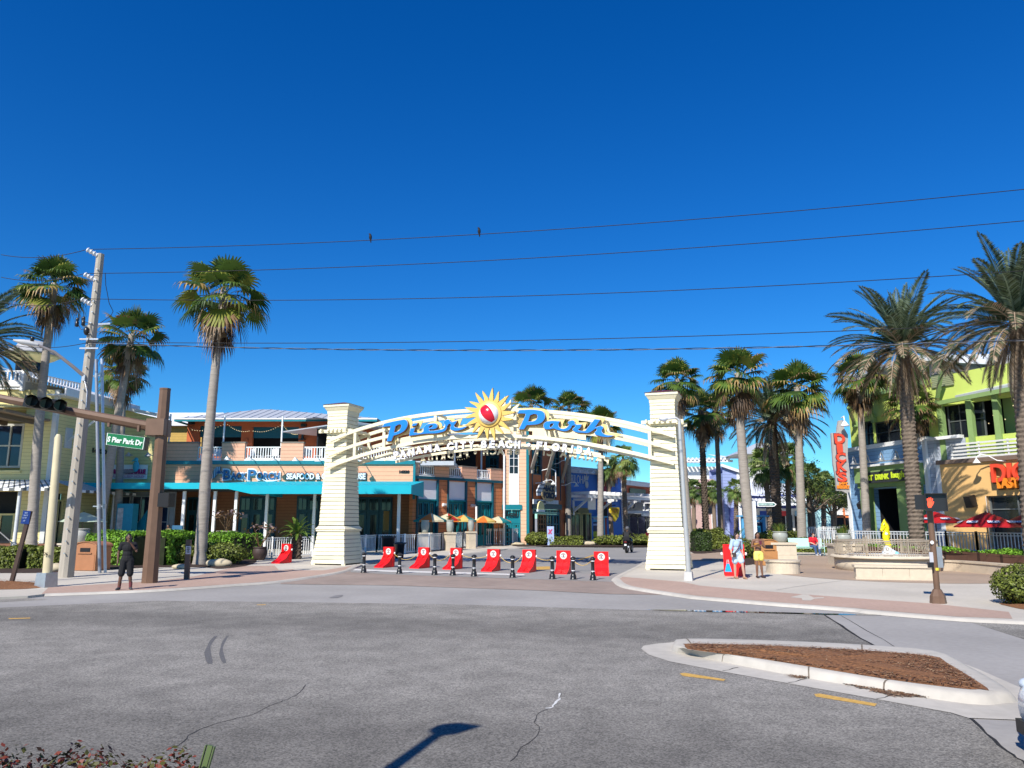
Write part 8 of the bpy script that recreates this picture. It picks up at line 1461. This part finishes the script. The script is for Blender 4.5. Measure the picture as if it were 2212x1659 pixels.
def person(label,loc,rz,skin,hair,shirt=None,sleeve=.5,low=None,leg=.5,shoe=None,J=None,ht=1.75,vox=.014,hairlen=.06,build=1.0,flare=1.0,crop=False,dz=0.0,hands=(.5,.5),group=None):
 j=dict(J0);j.update(J or{});V_={k:Vector(v)for k,v in j.items()if k!="turn"};t=thing("person",label,"person",loc,rz,group);t.scale=(ht/1.75,)*3;b=build;base=V_["hl"].lerp(V_["hr"],.5);ch=V_["sl"].lerp(V_["sr"],.5);up=(ch-base);wa=base+up*.38;cb=base+up*.76;hd=V_["head"];tr=j["turn"];f=Vector((sin(tr),-cos(tr),0));rt=Vector((cos(tr),sin(tr),0))
 torso=[("e",tuple(base+Vector((0,.01,.03))),(.165*b,.118*b,.13)),("e",tuple(wa),(.135*b,.10*b,.17)),("e",tuple(cb),(.168*b,.115*b,.17)),("t",[V_["sl"],ch+Vector((0,0,.02)),V_["sr"]],[.058*b,.075,.058*b])]
 arms=[("t",[V_[s],V_[s].lerp(V_[e],.4),V_[e],V_[e].lerp(V_[w_],.35),V_[w_]],[.055*b,.05*b,.04*b,.041*b,.026])for s,e,w_ in(("sl","el","wl"),("sr","er","wr"))]
 legs=[("t",[V_[h],V_[h].lerp(V_[k],.45),V_[k],V_[k].lerp(V_[a],.35),V_[a]],[.098*b,.082*b,.055*b,.058*b,.036])for h,k,a in(("hl","kl","al"),("hr","kr","ar"))]
 feet=[("t",[V_[a]+Vector((0,0,-.035))-Vector(V_[q])*.04,V_[a]+Vector(V_[q])*.09+Vector((0,0,-.055)),V_[a]+Vector(V_[q])*.16+Vector((0,0,-.06))],[.036,.036,.026])for a,q in(("al","fl"),("ar","fr"))]
 head=[("e",tuple(hd),(.073,.09,.108)),("e",tuple(hd+f*.03-Vector((0,0,.065))),(.05,.055,.05)),("t",[ch+Vector((0,0,.02)),hd-Vector((0,0,.07))],[.056,.05]),("t",[hd+f*.085+Vector((0,0,.015)),hd+f*.106-Vector((0,0,.022))],[.009,.015])]+[("e",tuple(hd+rt*s*.074+Vector((0,0,-.005))),(.013,.02,.03))for s in(-1,1)]
 hn=[]
 for e,w_,s,cu in(("el","wl",1,hands[0]),("er","wr",-1,hands[1])):d=(V_[w_]-V_[e]).normalized();hn+=hand(V_[w_],d,(s*.3,-1,.2)if abs(d.y)<.7 else(s,0,.3),cu)
 body=blobs(torso+arms+legs+feet+head+hn,vox,"body",skin,t)
 for s in(-1,1):m=MB();m.ball(tuple(hd+f*.083+rt*s*.03+Vector((0,0,.012))),.009,6,5);m.build("eye",BLACK,t)
 m=MB();m.tube([hd+f*.092-rt*.024-Vector((0,0,.052)),hd+f*.098-Vector((0,0,.054)),hd+f*.092+rt*.024-Vector((0,0,.052))],.007,6);m.build("mouth",M("lips",(.25,.08,.07))if "lips" not in bpy.data.materials else bpy.data.materials["lips"],t)
 if hair:
  hp=[("e",tuple(hd-f*.018+Vector((0,0,.03))),(.082,.093,.10))]
  if hairlen>.05:hp+=[("t",[hd-f*.06+rt*s*.045+Vector((0,0,.03)),hd-f*.055+rt*s*.07-Vector((0,0,hairlen*.6)),hd-f*.035+rt*s*.085-Vector((0,0,hairlen))],[.045,.04,.018])for s in(-1,0,1)]
  blobs(hp,vox*.9,"hair",hair,t,1)
 g=.016
 if shirt:
  sp=[("e",tuple(wa),(.135*b+g,.10*b+g,.16)),("e",tuple(cb),(.168*b+g,.115*b+g,.165)),("t",[V_["sl"],ch+Vector((0,0,.01)),V_["sr"]],[.058*b+g,.07+g,.058*b+g])]if not crop else[("e",tuple(cb-Vector((0,0,.02))),(.168*b+.012,.12*b+.012,.09))]
  if not crop:sp.append(("e",tuple(base+Vector((0,.01,.07))),(.165*b+g,.118*b+g,.12)))
  for s,e,w_ in(("sl","el","wl"),("sr","er","wr")):
   if sleeve>0:sp.append(("t",[V_[s],V_[s].lerp(V_[e],min(1,sleeve))],[.055*b+g,.05*b+g*1.5]))
   if sleeve>1:sp.append(("t",[V_[e],V_[e].lerp(V_[w_],sleeve-1)],[.05*b+g,.035+g]))
  blobs(sp,vox,"shirt",shirt,t)
 if low:
  lp_=[("e",tuple(base+Vector((0,.01,.02))),(.168*b+g,.122*b+g,.12))]
  for h,k,a in(("hl","kl","al"),("hr","kr","ar")):
   q=V_[h].lerp(V_[k],min(1,leg));lp_.append(("t",[V_[h],q],[.098*b+g,(.098-.04*min(1,leg))*b+g*flare*1.6]))
   if leg>1:lp_.append(("t",[V_[k],V_[k].lerp(V_[a],leg-1)],[.058*b+g*flare*1.6,.045+g*flare]))
  blobs(lp_,vox,"shorts" if leg<1.2 else "trousers",low,t)
 if shoe:
  for fp in feet:blobs([("t",fp[1],[r+.012 for r in fp[2]])],vox,"shoe",shoe,t)
 return t
cl=lambda n,c:M(n,c,rough=.85,var=.14,scale=14)
SKD=M("deep_brown_skin",(.13,.065,.042),rough=.5,var=.08);SKM=M("brown_skin",(.20,.10,.06),rough=.5,var=.08);SKL=M("fair_skin",(.55,.33,.24),rough=.5,var=.06);HB=M("black_hair",(.010,.008,.008),rough=.5,var=.3,scale=30);HBR=M("red_brown_hair",(.09,.03,.015),rough=.5,var=.3,scale=30)
CK=cl("black_cloth",(.011,.011,.013));CW=cl("white_cloth",(.68,.68,.68));DEN=cl("pale_denim",(.38,.50,.62));JEAN=cl("blue_jeans",(.05,.10,.22));YEL=cl("lemon_yellow_cloth",(.85,.68,.16));REDC=cl("red_cloth",(.58,.015,.03));PINKC=cl("salmon_cloth",(.68,.34,.30));GREYC=cl("grey_cloth",(.33,.34,.36));TANC=cl("ochre_print_cloth",(.42,.20,.03))
def faceto(p):return atan2(p.x,-p.y)*-1 if False else-atan2(p.x,p.y)
q=GP((269,1274));mp=person("man in black T-shirt and shorts holding a phone to his face",q,.35,SKD,HB,CK,.55,CK,1.0,M("black_trainers",(.05,.05,.055)),dict(er=(.26,-.10,1.20),wr=(.08,-.20,1.46),el=(-.27,.02,1.15),wl=(-.26,-.04,.92),kl=(-.13,-.03,.5),al=(-.17,.0,.09),kr=(.12,-.02,.5),ar=(.16,.03,.09),fl=(-.3,-.95,0),fr=(.25,-.97,0),turn=.25),1.76,.012,.14,1.0,1.7,hands=(.4,.8))
for s,a in((-1,"al"),(1,"ar")):m=MB();m.tube([(s*.165,.01,.06),(s*.155,.01,.24)],[.047,.056],10);m.build("sock",M("faded_red_sock",(.16,.04,.045))if s<0 else bpy.data.materials["faded_red_sock"],mp)
m=MB();m.box(.03,.085,-.252,-.24,1.50,1.62);m.build("phone",BLACK,mp)
q=GP(a4(555,962));wd=person("woman in pale denim shirt and shorts walking with a shoulder bag",q,.25,SKL,HB,DEN,1.15,cl("washed_denim_shorts",(.50,.60,.70)),.62,M("tan_sandals",(.35,.2,.12)),dict(el=(-.27,-.02,1.15),wl=(-.29,-.12,.92),er=(.24,.06,1.16),wr=(.24,-.02,.93),kl=(-.09,.04,.5),al=(-.06,.10,.09),kr=(.12,-.16,.52),ar=(.18,-.14,.09),turn=.85),1.72,.012,.16,.95,2.0,hands=(.8,.5))
m=MB();m.tube([(.15,-.03,1.46),(.06,-.145,1.28),(-.06,-.15,1.1),(-.19,-.10,.95)],.016,6);m.tube([(.15,.03,1.46),(0,.14,1.2),(-.19,.06,.95)],.016,6);m.build("bag_strap",M("maroon_strap",(.12,.02,.03)),wd);m=MB();m.box(-.30,-.13,-.16,-.03,.82,.98);m.build("handbag",M("dark_handbag",(.07,.05,.045)),wd)
bg_=thing("shopping_bag","bright blue shopping bag carried by the woman in denim","bag",P(a4(408,790),q.y-.15));m=MB();m.add([(-.12,-.05,-.18),(.12,-.05,-.18),(.12,.05,-.18),(-.12,.05,-.18),(-.05,-.02,.12),(.05,-.02,.12),(.05,.02,.12),(-.05,.02,.12)],[(3,2,1,0),(4,5,6,7),(0,1,5,4),(1,2,6,5),(2,3,7,6),(3,0,4,7)]);m.build("bag",M("cyan_plastic_bag",(.02,.36,.68),rough=.4),bg_);m=MB();m.tube([(-.04,0,.12),(-.02,0,.26),(.03,0,.26),(.04,0,.12)],.008,5);m.build("handle",WHITE,bg_)
q=GP(a4(865,950));wy=person("woman in ochre bandeau and lemon yellow shorts looking at her phone",q,0,SKM,HB,TANC,0,YEL,.42,M("dark_sandals",(.04,.03,.03)),dict(el=(-.25,-.02,1.18),wl=(-.09,-.22,1.27),er=(.24,-.02,1.16),wr=(.09,-.22,1.24),kl=(-.10,-.06,.5),al=(-.10,-.02,.09),kr=(.09,.02,.5),ar=(.13,.06,.09),fr=(.3,-.95,0)),1.72,.012,.34,.92,1.6,True,hands=(.8,.8))
m=MB();m.box(-.05,.05,-.31,-.295,1.27,1.42);m.build("phone",M("dark_red_phone",(.12,.02,.04)),wy)
br=Vector(bn.location);sw=(P(a4(1660,500),br.y).x-br.x);ws_=person("seated woman in red shirt and blue jeans on the mint green bench",br+Vector((sw,.12,-.02)),.12,SKL,HBR,REDC,.8,JEAN,1.95,M("white_trainers",(.6,.6,.62)),dict(hl=(-.10,.10,.55),hr=(.10,.10,.55),kl=(-.13,-.34,.54),kr=(.12,-.34,.54),al=(-.08,-.36,.10),ar=(.14,-.38,.10),sl=(-.20,.12,1.04),sr=(.20,.12,1.04),el=(-.26,.02,.80),er=(.27,.02,.80),wl=(-.05,-.20,.68),wr=(.07,-.20,.67),head=(.02,.08,1.26),turn=.55),1.72,.014,.05,1.15,1.2)
WLK=dict(kl=(-.09,-.14,.51),al=(-.09,.0,.09),kr=(.09,.02,.5),ar=(.09,.2,.12),el=(-.25,.08,1.15),wl=(-.26,.0,.9),er=(.25,-.06,1.15),wr=(.25,-.16,.94))
person("person in salmon top and jeans standing at the last patio pedestal",GP(b3(1882,472)),-1.2,SKL,M("grey_hair",(.4,.36,.33)),PINKC,1.6,JEAN,1.9,CW,dict(el=(-.26,-.08,1.16),wl=(-.2,-.28,1.1)),1.75,.025,.03,1.05)
for px,lb,sh_c,lo_c,hr_c,r in((a7(790,1002),"small figure in white with long blue hair by the upright banner",CW,CW,M("blue_hair",(.04,.05,.25)),2.6),(a7(843,998),"figure in white printed T-shirt and dark trousers beneath the oval sign",cl("printed_white_cloth",(.55,.55,.54)),CK,HB,3.0),(a7(1022,1000),"man in black T-shirt and grey shorts before the olive shopfront",CK,GREYC,HB,2.9),(a7(905,1000),"dark figure half hidden by a fan palm trunk near the oval sign",cl("brown_cloth",(.08,.04,.03)),CK,HB,2.8),(a7(1440,985),"figure in red among the toy shop's goods",REDC,CW,HB,.3),(a7(1495,980),"dark clothed figure in front of the toy shop",CK,CK,HB,1.0),(a8(905,870),"dark figure standing by the lavender house",CK,CK,HB,.5)):
 g=GP(px);g=Vector((g.x,g.y,gz(g.y)+PV));person(lb,g,r,SKL if "man in" in lb else SKM,hr_c,sh_c,.6,lo_c,1.0 if "shorts" in lb else 1.9,CK,WLK,1.74,.03,.18 if "long" in lb else .03)
hq=P(z2(1350,1150),52.5);person("diner in olive top seated in the porch shade at the left",(hq.x,52.5,gz(52.5)+.1),-.5,SKM,HB,cl("olive_cloth",(.16,.15,.07)),.8,CK,1.9,CK,dict(hl=(-.10,.10,.95),hr=(.10,.10,.95),kl=(-.13,-.34,.9),kr=(.12,-.34,.9),al=(-.08,-.36,.4),ar=(.14,-.38,.4),sl=(-.20,.1,1.44),sr=(.2,.1,1.44),el=(-.26,.02,1.2),er=(.27,.02,1.2),wl=(-.1,-.24,1.1),wr=(.1,-.24,1.1),head=(.02,.06,1.66)),1.75,.025)
t=thing("patio_chair","blue stacked chairs in the porch shade beside the diner","chair",P(z2(1420,1150),52.5));m=MB();m.box(-.35,.35,-.3,.3,-.35,.1);m.box(-.35,.35,.2,.32,.1,.6);m.build("seat",M("blue_chair_plastic",(.03,.12,.22)),t)
mq=G(b4(1410,345));mt=thing("motorcycle","black motorcycle on the side street seen from behind","motorcycle",mq,radians(-22));TY=M("tyre_rubber",(.012,.012,.012),rough=.9)
def wheel(y,r,w_,par,nm="wheel"):m=MB();m.tube([(0,y+r*.82*cos(a),r+r*.82*sin(a))for a in[2*pi*i/20 for i in range(21)]],w_,8,caps=False);o=m.build(nm,TY,par);m=MB();m.tube([(-.05,y,r),(.05,y,r)],r*.62,14);m.build("rim",STEEL,o)
wheel(-.0,.31,.085,mt);wheel(1.35,.31,.06,mt);blk_=M("black_gloss_paint",(.01,.01,.012),rough=.2,coat=.5);blobs([("t",[(0,.1,.62),(0,.5,.66),(0,.85,.82),(0,1.05,.80)],[.10,.15,.19,.10]),("e",(0,.55,.5),(.17,.3,.2)),("t",[(0,-.3,.78),(0,.1,.74),(0,.35,.74)],[.06,.12,.14])],.02,"body",blk_,mt)
m=MB();m.tube([(-.34,.95,1.05),(0,1.05,.98),(.34,.95,1.05)],.018,6);m.build("handlebar",BLACK,mt);m=MB();m.tube([(-.09,1.3,.31),(-.08,1.05,.95)],.03,6);m.tube([(.09,1.3,.31),(.08,1.05,.95)],.03,6);m.build("fork",STEEL,mt);m=MB();m.tube([(.16,.45,.35),(.17,-.25,.42)],[.04,.06],8);m.build("exhaust",STEEL,mt);m=MB();m.box(-.09,.09,-.36,-.33,.70,.76);m.build("tail_light",M("dull_red_lens",(.2,.01,.01)),mt);m=MB();m.box(-.07,.07,-.38,-.365,.48,.60);m.build("number_plate",WHITE,mt)
rd=person("motorcycle rider in black with helmet, seen from behind",mq,radians(158),SKM,None,CK,1.95,CK,1.98,CK,dict(hl=(-.13,.05,.86),hr=(.13,.05,.86),kl=(-.26,-.34,.62),kr=(.26,-.34,.62),al=(-.24,-.1,.3),ar=(.24,-.1,.3),sl=(-.2,-.2,1.36),sr=(.2,-.2,1.36),el=(-.32,-.42,1.16),er=(.32,-.42,1.16),wl=(-.32,-.68,1.06),wr=(.32,-.68,1.06),head=(0,-.28,1.60)),1.75,.025,.0,1.15,1.5);m=MB();m.ball((0,-.28,1.62),(.135,.16,.15),14,9);m.build("helmet",M("grey_helmet",(.10,.10,.105),rough=.25,coat=.4),rd);m=MB();m.box(-.17,.17,-.14,.06,1.0,1.36);m.build("backpack",M("black_backpack",(.02,.02,.022)),rd)
cr0=P((2188,1560),7.6);car=thing("parked_car","white car whose front corner just enters the picture at the right edge","car",(cr0.x+.42,7.75,gz(7.7)),radians(-10));CARW=M("white_car_paint",(.78,.79,.80),rough=.2,var=.02,coat=.8);st_s=[(.0,.30,.62,.60),(.10,.24,.72,.76),(.35,.20,.80,.83),(1.2,.20,.98,.88),(1.9,.20,1.36,.80),(2.9,.20,1.46,.76),(3.7,.20,1.34,.80),(4.3,.22,.95,.84),(4.5,.30,.80,.74)]
m=MB();n=14;vs=[]
for x,lo,hi,hw in st_s:
 for i in range(n):a=2*pi*i/n;ca,sa=cos(a),sin(a);vs.append((x,hw*(abs(ca)**.45)*(1 if ca>=0 else-1),(lo+hi)/2+(hi-lo)/2*(abs(sa)**.6)*(1 if sa>=0 else-1)))
k=len(st_s);m.add(vs,[(i*n+j,i*n+(j+1)%n,(i+1)*n+(j+1)%n,(i+1)*n+j)for i in range(k-1)for j in range(n)]+[tuple(range(n-1,-1,-1)),tuple(range((k-1)*n,k*n))],0,True);m.build("body",CARW,car)
for x in(.85,3.6):
 for s in(-1,1):m=MB();m.tube([(x+.25*cos(a),s*.74,.32+.25*sin(a))for a in[2*pi*i/18 for i in range(19)]],.085,8,caps=False);o=m.build("wheel",TY,car);m=MB();m.tube([(x,s*.70,.32),(x,s*.80,.32)],.2,14);m.build("rim",STEEL,o)
m=MB();m.box(-.03,.25,-.62,.62,.20,.33);m.build("front_bumper",BLACK,car)
for s in(-1,1):m=MB();m.ball((.16,s*.62,.66),(.12,.14,.07),10,7);m.build("headlight",M("clear_headlight",(.55,.6,.66),rough=.05)if s<0 else bpy.data.materials["clear_headlight"],car)
m=MB();m.add([(1.25,-.66,1.01),(1.25,.66,1.01),(1.86,.6,1.36),(1.86,-.6,1.36)],[(0,1,2,3)]);m.build("windscreen",GLASS,car)
def kiosk(label,px0,px1,Y,poster,col):
 a=P(px0,Y);b=P(px1,Y);g=gz(Y)+PV;t=thing("poster_kiosk",label,"kiosk",((a.x+b.x)/2,Y,g),0,"blue poster kiosks");w2=(b.x-a.x)/2;h=a.z-g;BK=M("sky_blue_kiosk",(.10,.36,.62))if "sky_blue_kiosk" not in bpy.data.materials else bpy.data.materials["sky_blue_kiosk"]
 for s in(-1,1):m=MB();m.box(s*w2-.12,s*w2+.12,-.15,.15,0,h);m.build("post",BK,t)
 m=MB();m.box(-w2-.4,w2+.4,-.3,.3,h,h+.12);m.box(-w2+.12,w2-.12,-.1,.1,h*.82,h*.9);m.build("canopy",BK,t)
 for i in range(6):m=MB();x=-w2+.2+i*(2*w2-.4)/6;m.bar((x,0,h*.9),(x+.3,0,h),.05);m.build("lattice",WHITE,t)
 m=MB();m.box(-w2+.121,w2-.121,-.06,.06,.25,h*.8);m.build("cabinet",M("navy_cabinet_"+poster,(.02,.03,.08)),t);m=MB();z=h*.8
 for i,c in enumerate(col):m.box(-w2+.25,w2-.25,-.075-.002*i,-.062,.4+(z-.5)*c[0],.4+(z-.5)*c[1],i)
 m.build("poster",[M("poster_%s_%d"%(poster,i),c[2],var=.4,scale=2)for i,c in enumerate(col)],t);return t
kiosk("sky blue poster kiosk before the blue shop, under the arch",a7(1215,735),a7(1405,735),76,"a",[(0,.4,(.40,.46,.04)),(.42,.80,(.05,.06,.10)),(.83,.97,(.3,.4,.6))]);kiosk("sky blue poster kiosk behind the thick pale palm near the women",a8(905,660),a8(1150,660),62,"b",[(0,.3,(.6,.42,.2)),(.32,.9,(.06,.42,.60))])
bq2=GP(b4(310,238));t=thing("banner_stand","tall pale blue banner stand with a red mark beside the box hedge","banner",bq2);w2=(P(a7(770,950),bq2.y).x-P(a7(682,950),bq2.y).x)/2;h=P(a7(720,850),bq2.y).z-bq2.z;m=MB();m.box(-w2,w2,-.02,.02,.05,h);m.build("panel",M("pale_blue_banner",(.38,.48,.72),var=.25,scale=1.5),t);m=MB();m.bar((-w2*.6,-.03,h*.6),(w2*.5,-.03,h*.85),.12,.01,up=(0,1,0));m.bar((-w2*.5,-.034,h*.85),(w2*.3,-.034,h*.6),.10,.01,up=(0,1,0));m.build("red_mark",M("raspberry_print",(.5,.06,.14)),t);m=MB();m.box(-w2,w2,-.25,.25,0,.05);m.build("foot",STEEL,t)
aq=GP((1158,1174));aq=P(a7(632,985),69);t=thing("menu_board","small wooden A-frame menu board by the restaurant doorway","menu board",(aq.x,69,gz(69)+PV));m=MB();m.box(-.45,.45,-.05,.02,.3,1.5);m.build("frame",M("light_wood_frame",(.5,.32,.16)),t);m=MB();m.box(-.35,.35,-.07,-.052,.45,1.4);m.build("slate",BLACK,t)
for s in(-1,1):m=MB();m.bar((s*.4,.4,0),(s*.4,0,1.3),.06);m.build("leg",bpy.data.materials["light_wood_frame"],t)
wq=P(a8(1060,900),48.0);g=gz(48)+PV;t=thing("wayfinding_sign","white post with a dark green arrow sign pointing right, behind the women","sign",(wq.x,48,g));WFs=Frame(wq.x,48,0);zt=WFs.at(a8(1060,475))[1];m=MB(WFs);m.box(-.09,.09,-.09,.09,g,zt);m.build("post",WHITE,t);r=WFs.rect(a8(1075,540),a8(1265,488));xe=WFs.at(a8(1298,515))[0];zc=(r[2]+r[3])/2
def arrow(k,d,nm,mt):m=MB(WFs);pl=[(r[0]+k,r[2]+k),(r[1]-k*.3,r[2]+k),(xe-k*1.4,zc),(r[1]-k*.3,r[3]-k),(r[0]+k,r[3]-k)];m.add([(x,d,z)for x,z in pl]+[(x,d-.05,z)for x,z in pl],[tuple(range(5)),tuple(range(9,4,-1))]+[(i,i+5,(i+1)%5+5,(i+1)%5)for i in range(5)]);return m.build(nm,mt,t)
arrow(0,.16,"arrow_board",WHITE);arrow(.06,.17,"arrow_face",M("bottle_green_face",(.02,.12,.10)));text_on("RON JON SURF SHOP",WFs,(r[0]+r[1])/2+.02,.18,zc,(r[1]-r[0])*.86,(r[3]-r[2])*.36,M("mint_letters",(.55,.75,.70)),t,.01,.02)
yq=GP(b4(1690,525));Yp=yq.y+1.2;f_=Frame(0,Yp,0);c=[(1712,95),(1800,95),(1760,340),(1738,365)];q=[f_.at(b4(*p))for p in c];t=thing("popcorn_sign","yellow tapering sign with red top and a letter P beside the right tower","sign",(q[0][0],Yp,gz(Yp)+PV));q2=[(x+(1.0 if i in(1,2)else 0),z)for i,(x,z)in enumerate(q)];m=MB(f_);m.add([(x,.1,z)for x,z in q2]+[(x,-.4,z)for x,z in q2],[(0,1,2,3),(7,6,5,4),(0,4,5,1),(1,5,6,2),(2,6,7,3),(3,7,4,0)]);m.build("cone",M("sunny_yellow",(.84,.68,.06)),t);r=f_.rect(b4(1705,95),b4(1800,48));m=MB(f_);m.box(r[0],r[1]+1,-.45,.15,r[2]+.01,r[3]);m.build("lid",M("bright_red_lid",(.65,.02,.03)),t);s,z=f_.at(b4(1762,130));text_on("P",f_,s,.13,z,.36,.42,M("dark_red_letter",(.35,.02,.02)),t,.03,.03)
person("person mostly hidden behind the right tower, one leg showing",GP(b4(1697,528))+Vector((.38,.3,0)),.6,SKM,HB,CK,.6,CK,.95,CK,dict(kl=(-.16,-.1,.5),al=(-.12,.05,.09)),1.72,.02)
for i,(p0,p1,yb_,lb)in enumerate((((600,1300),(705,1440),1440,"black wheeled bin behind the first red barrier"),((700,1350),(790,1480),1482,"round black bin between the first two red barriers"))):
 b=GP(z4((p0[0]+p1[0])/2,yb_));h=P(z4(650,p0[1]),b.y).z-b.z;w2=(P(z4(p1[0],1400),b.y).x-P(z4(p0[0],1400),b.y).x)/2;t=thing("waste_bin",lb,"bin",b,0,"black bins by the patio railing");m=MB();m.lathe([(w2*.75,0),(w2*.95,h*.85),(w2,h*.86),(w2,h*.93),(w2*.6,h),(.02,h)],14);m.build("body",BLACK,t);m=MB();m.tube([(-w2,.1,h*.9),(-w2-.08,.15,h*.95),(w2+.08,.15,h*.95),(w2,.1,h*.9)],.03,6);m.build("handle",BLACK,t)
rnd=random.Random(21)
for i in range(13):
 x=1400+i*44;p=P(a7(x,960),84+i*.35);g=gz(p.y)+PV;c=rnd.choice([(.6,.03,.03),(.05,.3,.12),(.5,.3,.6),(.1,.45,.6),(.75,.75,.75),(.03,.05,.2),(.7,.35,.05)]);t=thing("clothes_rail","rail of hanging %s goods outside the shops, %s along the row under the arch"%(("red","green","lilac","aqua","white","navy","orange")[[(.6,.03,.03),(.05,.3,.12),(.5,.3,.6),(.1,.45,.6),(.75,.75,.75),(.03,.05,.2),(.7,.35,.05)].index(c)],("first","second","third","fourth","fifth","sixth","seventh","eighth","ninth","tenth","eleventh","twelfth","last")[i]),"clothes rail",(p.x,p.y,g),0,"goods hung outside the shops");m=MB();m.bar((-.5,0,0),(-.5,0,1.7),.05);m.bar((.5,0,0),(.5,0,1.7),.05);m.bar((-.5,0,1.72),(.5,0,1.72),.05);m.build("rail",STEEL,t);m=MB()
 for k in range(6):u=-.42+k*.16;m.add([(u-.05,-.28,1.62),(u+.08,-.28,1.6),(u+.1,-.3,.5+rnd.random()*.4),(u-.06,-.3,.5+rnd.random()*.4),(u-.05,.2,1.6),(u+.08,.2,1.6)],[(0,1,2,3),(0,4,5,1)])
 m.build("garments",M("goods_%d"%i,c,rough=.8,var=.5,scale=3),t)
hr=thing("handrail","bent steel handrail of the steps, left one of two at far left","handrail",GP(b1(145,640)))
def rail_(t,fn):bq=Vector(t.location);m=MB(WORLD);m.tube([P(b1(*p),bq.y+o)for p,o in fn],.035,6);m.tube([P(b1(*p),bq.y)for p in((150,635),(165,440))]if fn[0][0][0]<200 else[P(b1(*p),bq.y)for p in((490,560),(500,430))],.035,6);obj_at(t,m,"tube",STEEL)
rail_(hr,[((0,290),1.6),((170,440),0),((230,440),-.2),((240,500),-.2),((160,525),0)]);hr2=thing("handrail","bent steel handrail of the steps, right one of two at far left","handrail",GP(b1(490,600)));rail_(hr2,[((440,370),1),((505,425),0),((570,430),-.2),((560,505),-.2),((495,520),0)])
sp_=GP(b1(60,650));t=thing("steps","brown brick steps up to the yellow building at far left","steps",sp_+Vector((0,2,0)));m=MB()
for i in range(4):m.box(-8,2.6,i*.4,4,i*.17+.002-(.1 if i==0 else 0),(i+1)*.17)
m.build("treads",M("dark_brick_steps",(.20,.09,.05),lines=(.17,.15,2)),t)
t=thing("arcade_machine","tall aqua drinks machine in the porch shade beside the teal canvas","machine",P(z2(1015,1175),54));m=MB();m.box(-.55,.55,-.4,.4,0,2.3);m.build("cabinet",M("aqua_cabinet",(.03,.30,.42)),t);m=MB();m.box(-.48,-.1,-.42,-.402,.6,2.0);m.build("panel",M("pale_panel",(.5,.5,.48),var=.5,scale=4),t)
for i,px in enumerate((z3(420,570),z3(560,575),z3(850,560),z3(915,560),z3(1020,565),z3(1105,565),z3(1360,570),z3(1450,570))):
 s,z=BPF.at(px,-1.2);t=thing("deck_chair","white chair on the roof deck behind the balustrade, %s from the left"%ORD[i],"chair",BPF.w(s,-1.2,zd+.03),rnd.uniform(0,6),"white chairs on the roof deck");m=MB();m.box(-.28,.28,-.28,.28,.42,.46);m.build("seat",WHITE,t);m=MB();m.box(-.28,.28,.24,.28,.46,1.0);m.build("backrest",WHITE,t)
 for x in(-.25,.25):
  for y in(-.25,.25):m=MB();m.bar((x,y,0),(x,y,.42),.05);m.build("leg",WHITE,t)
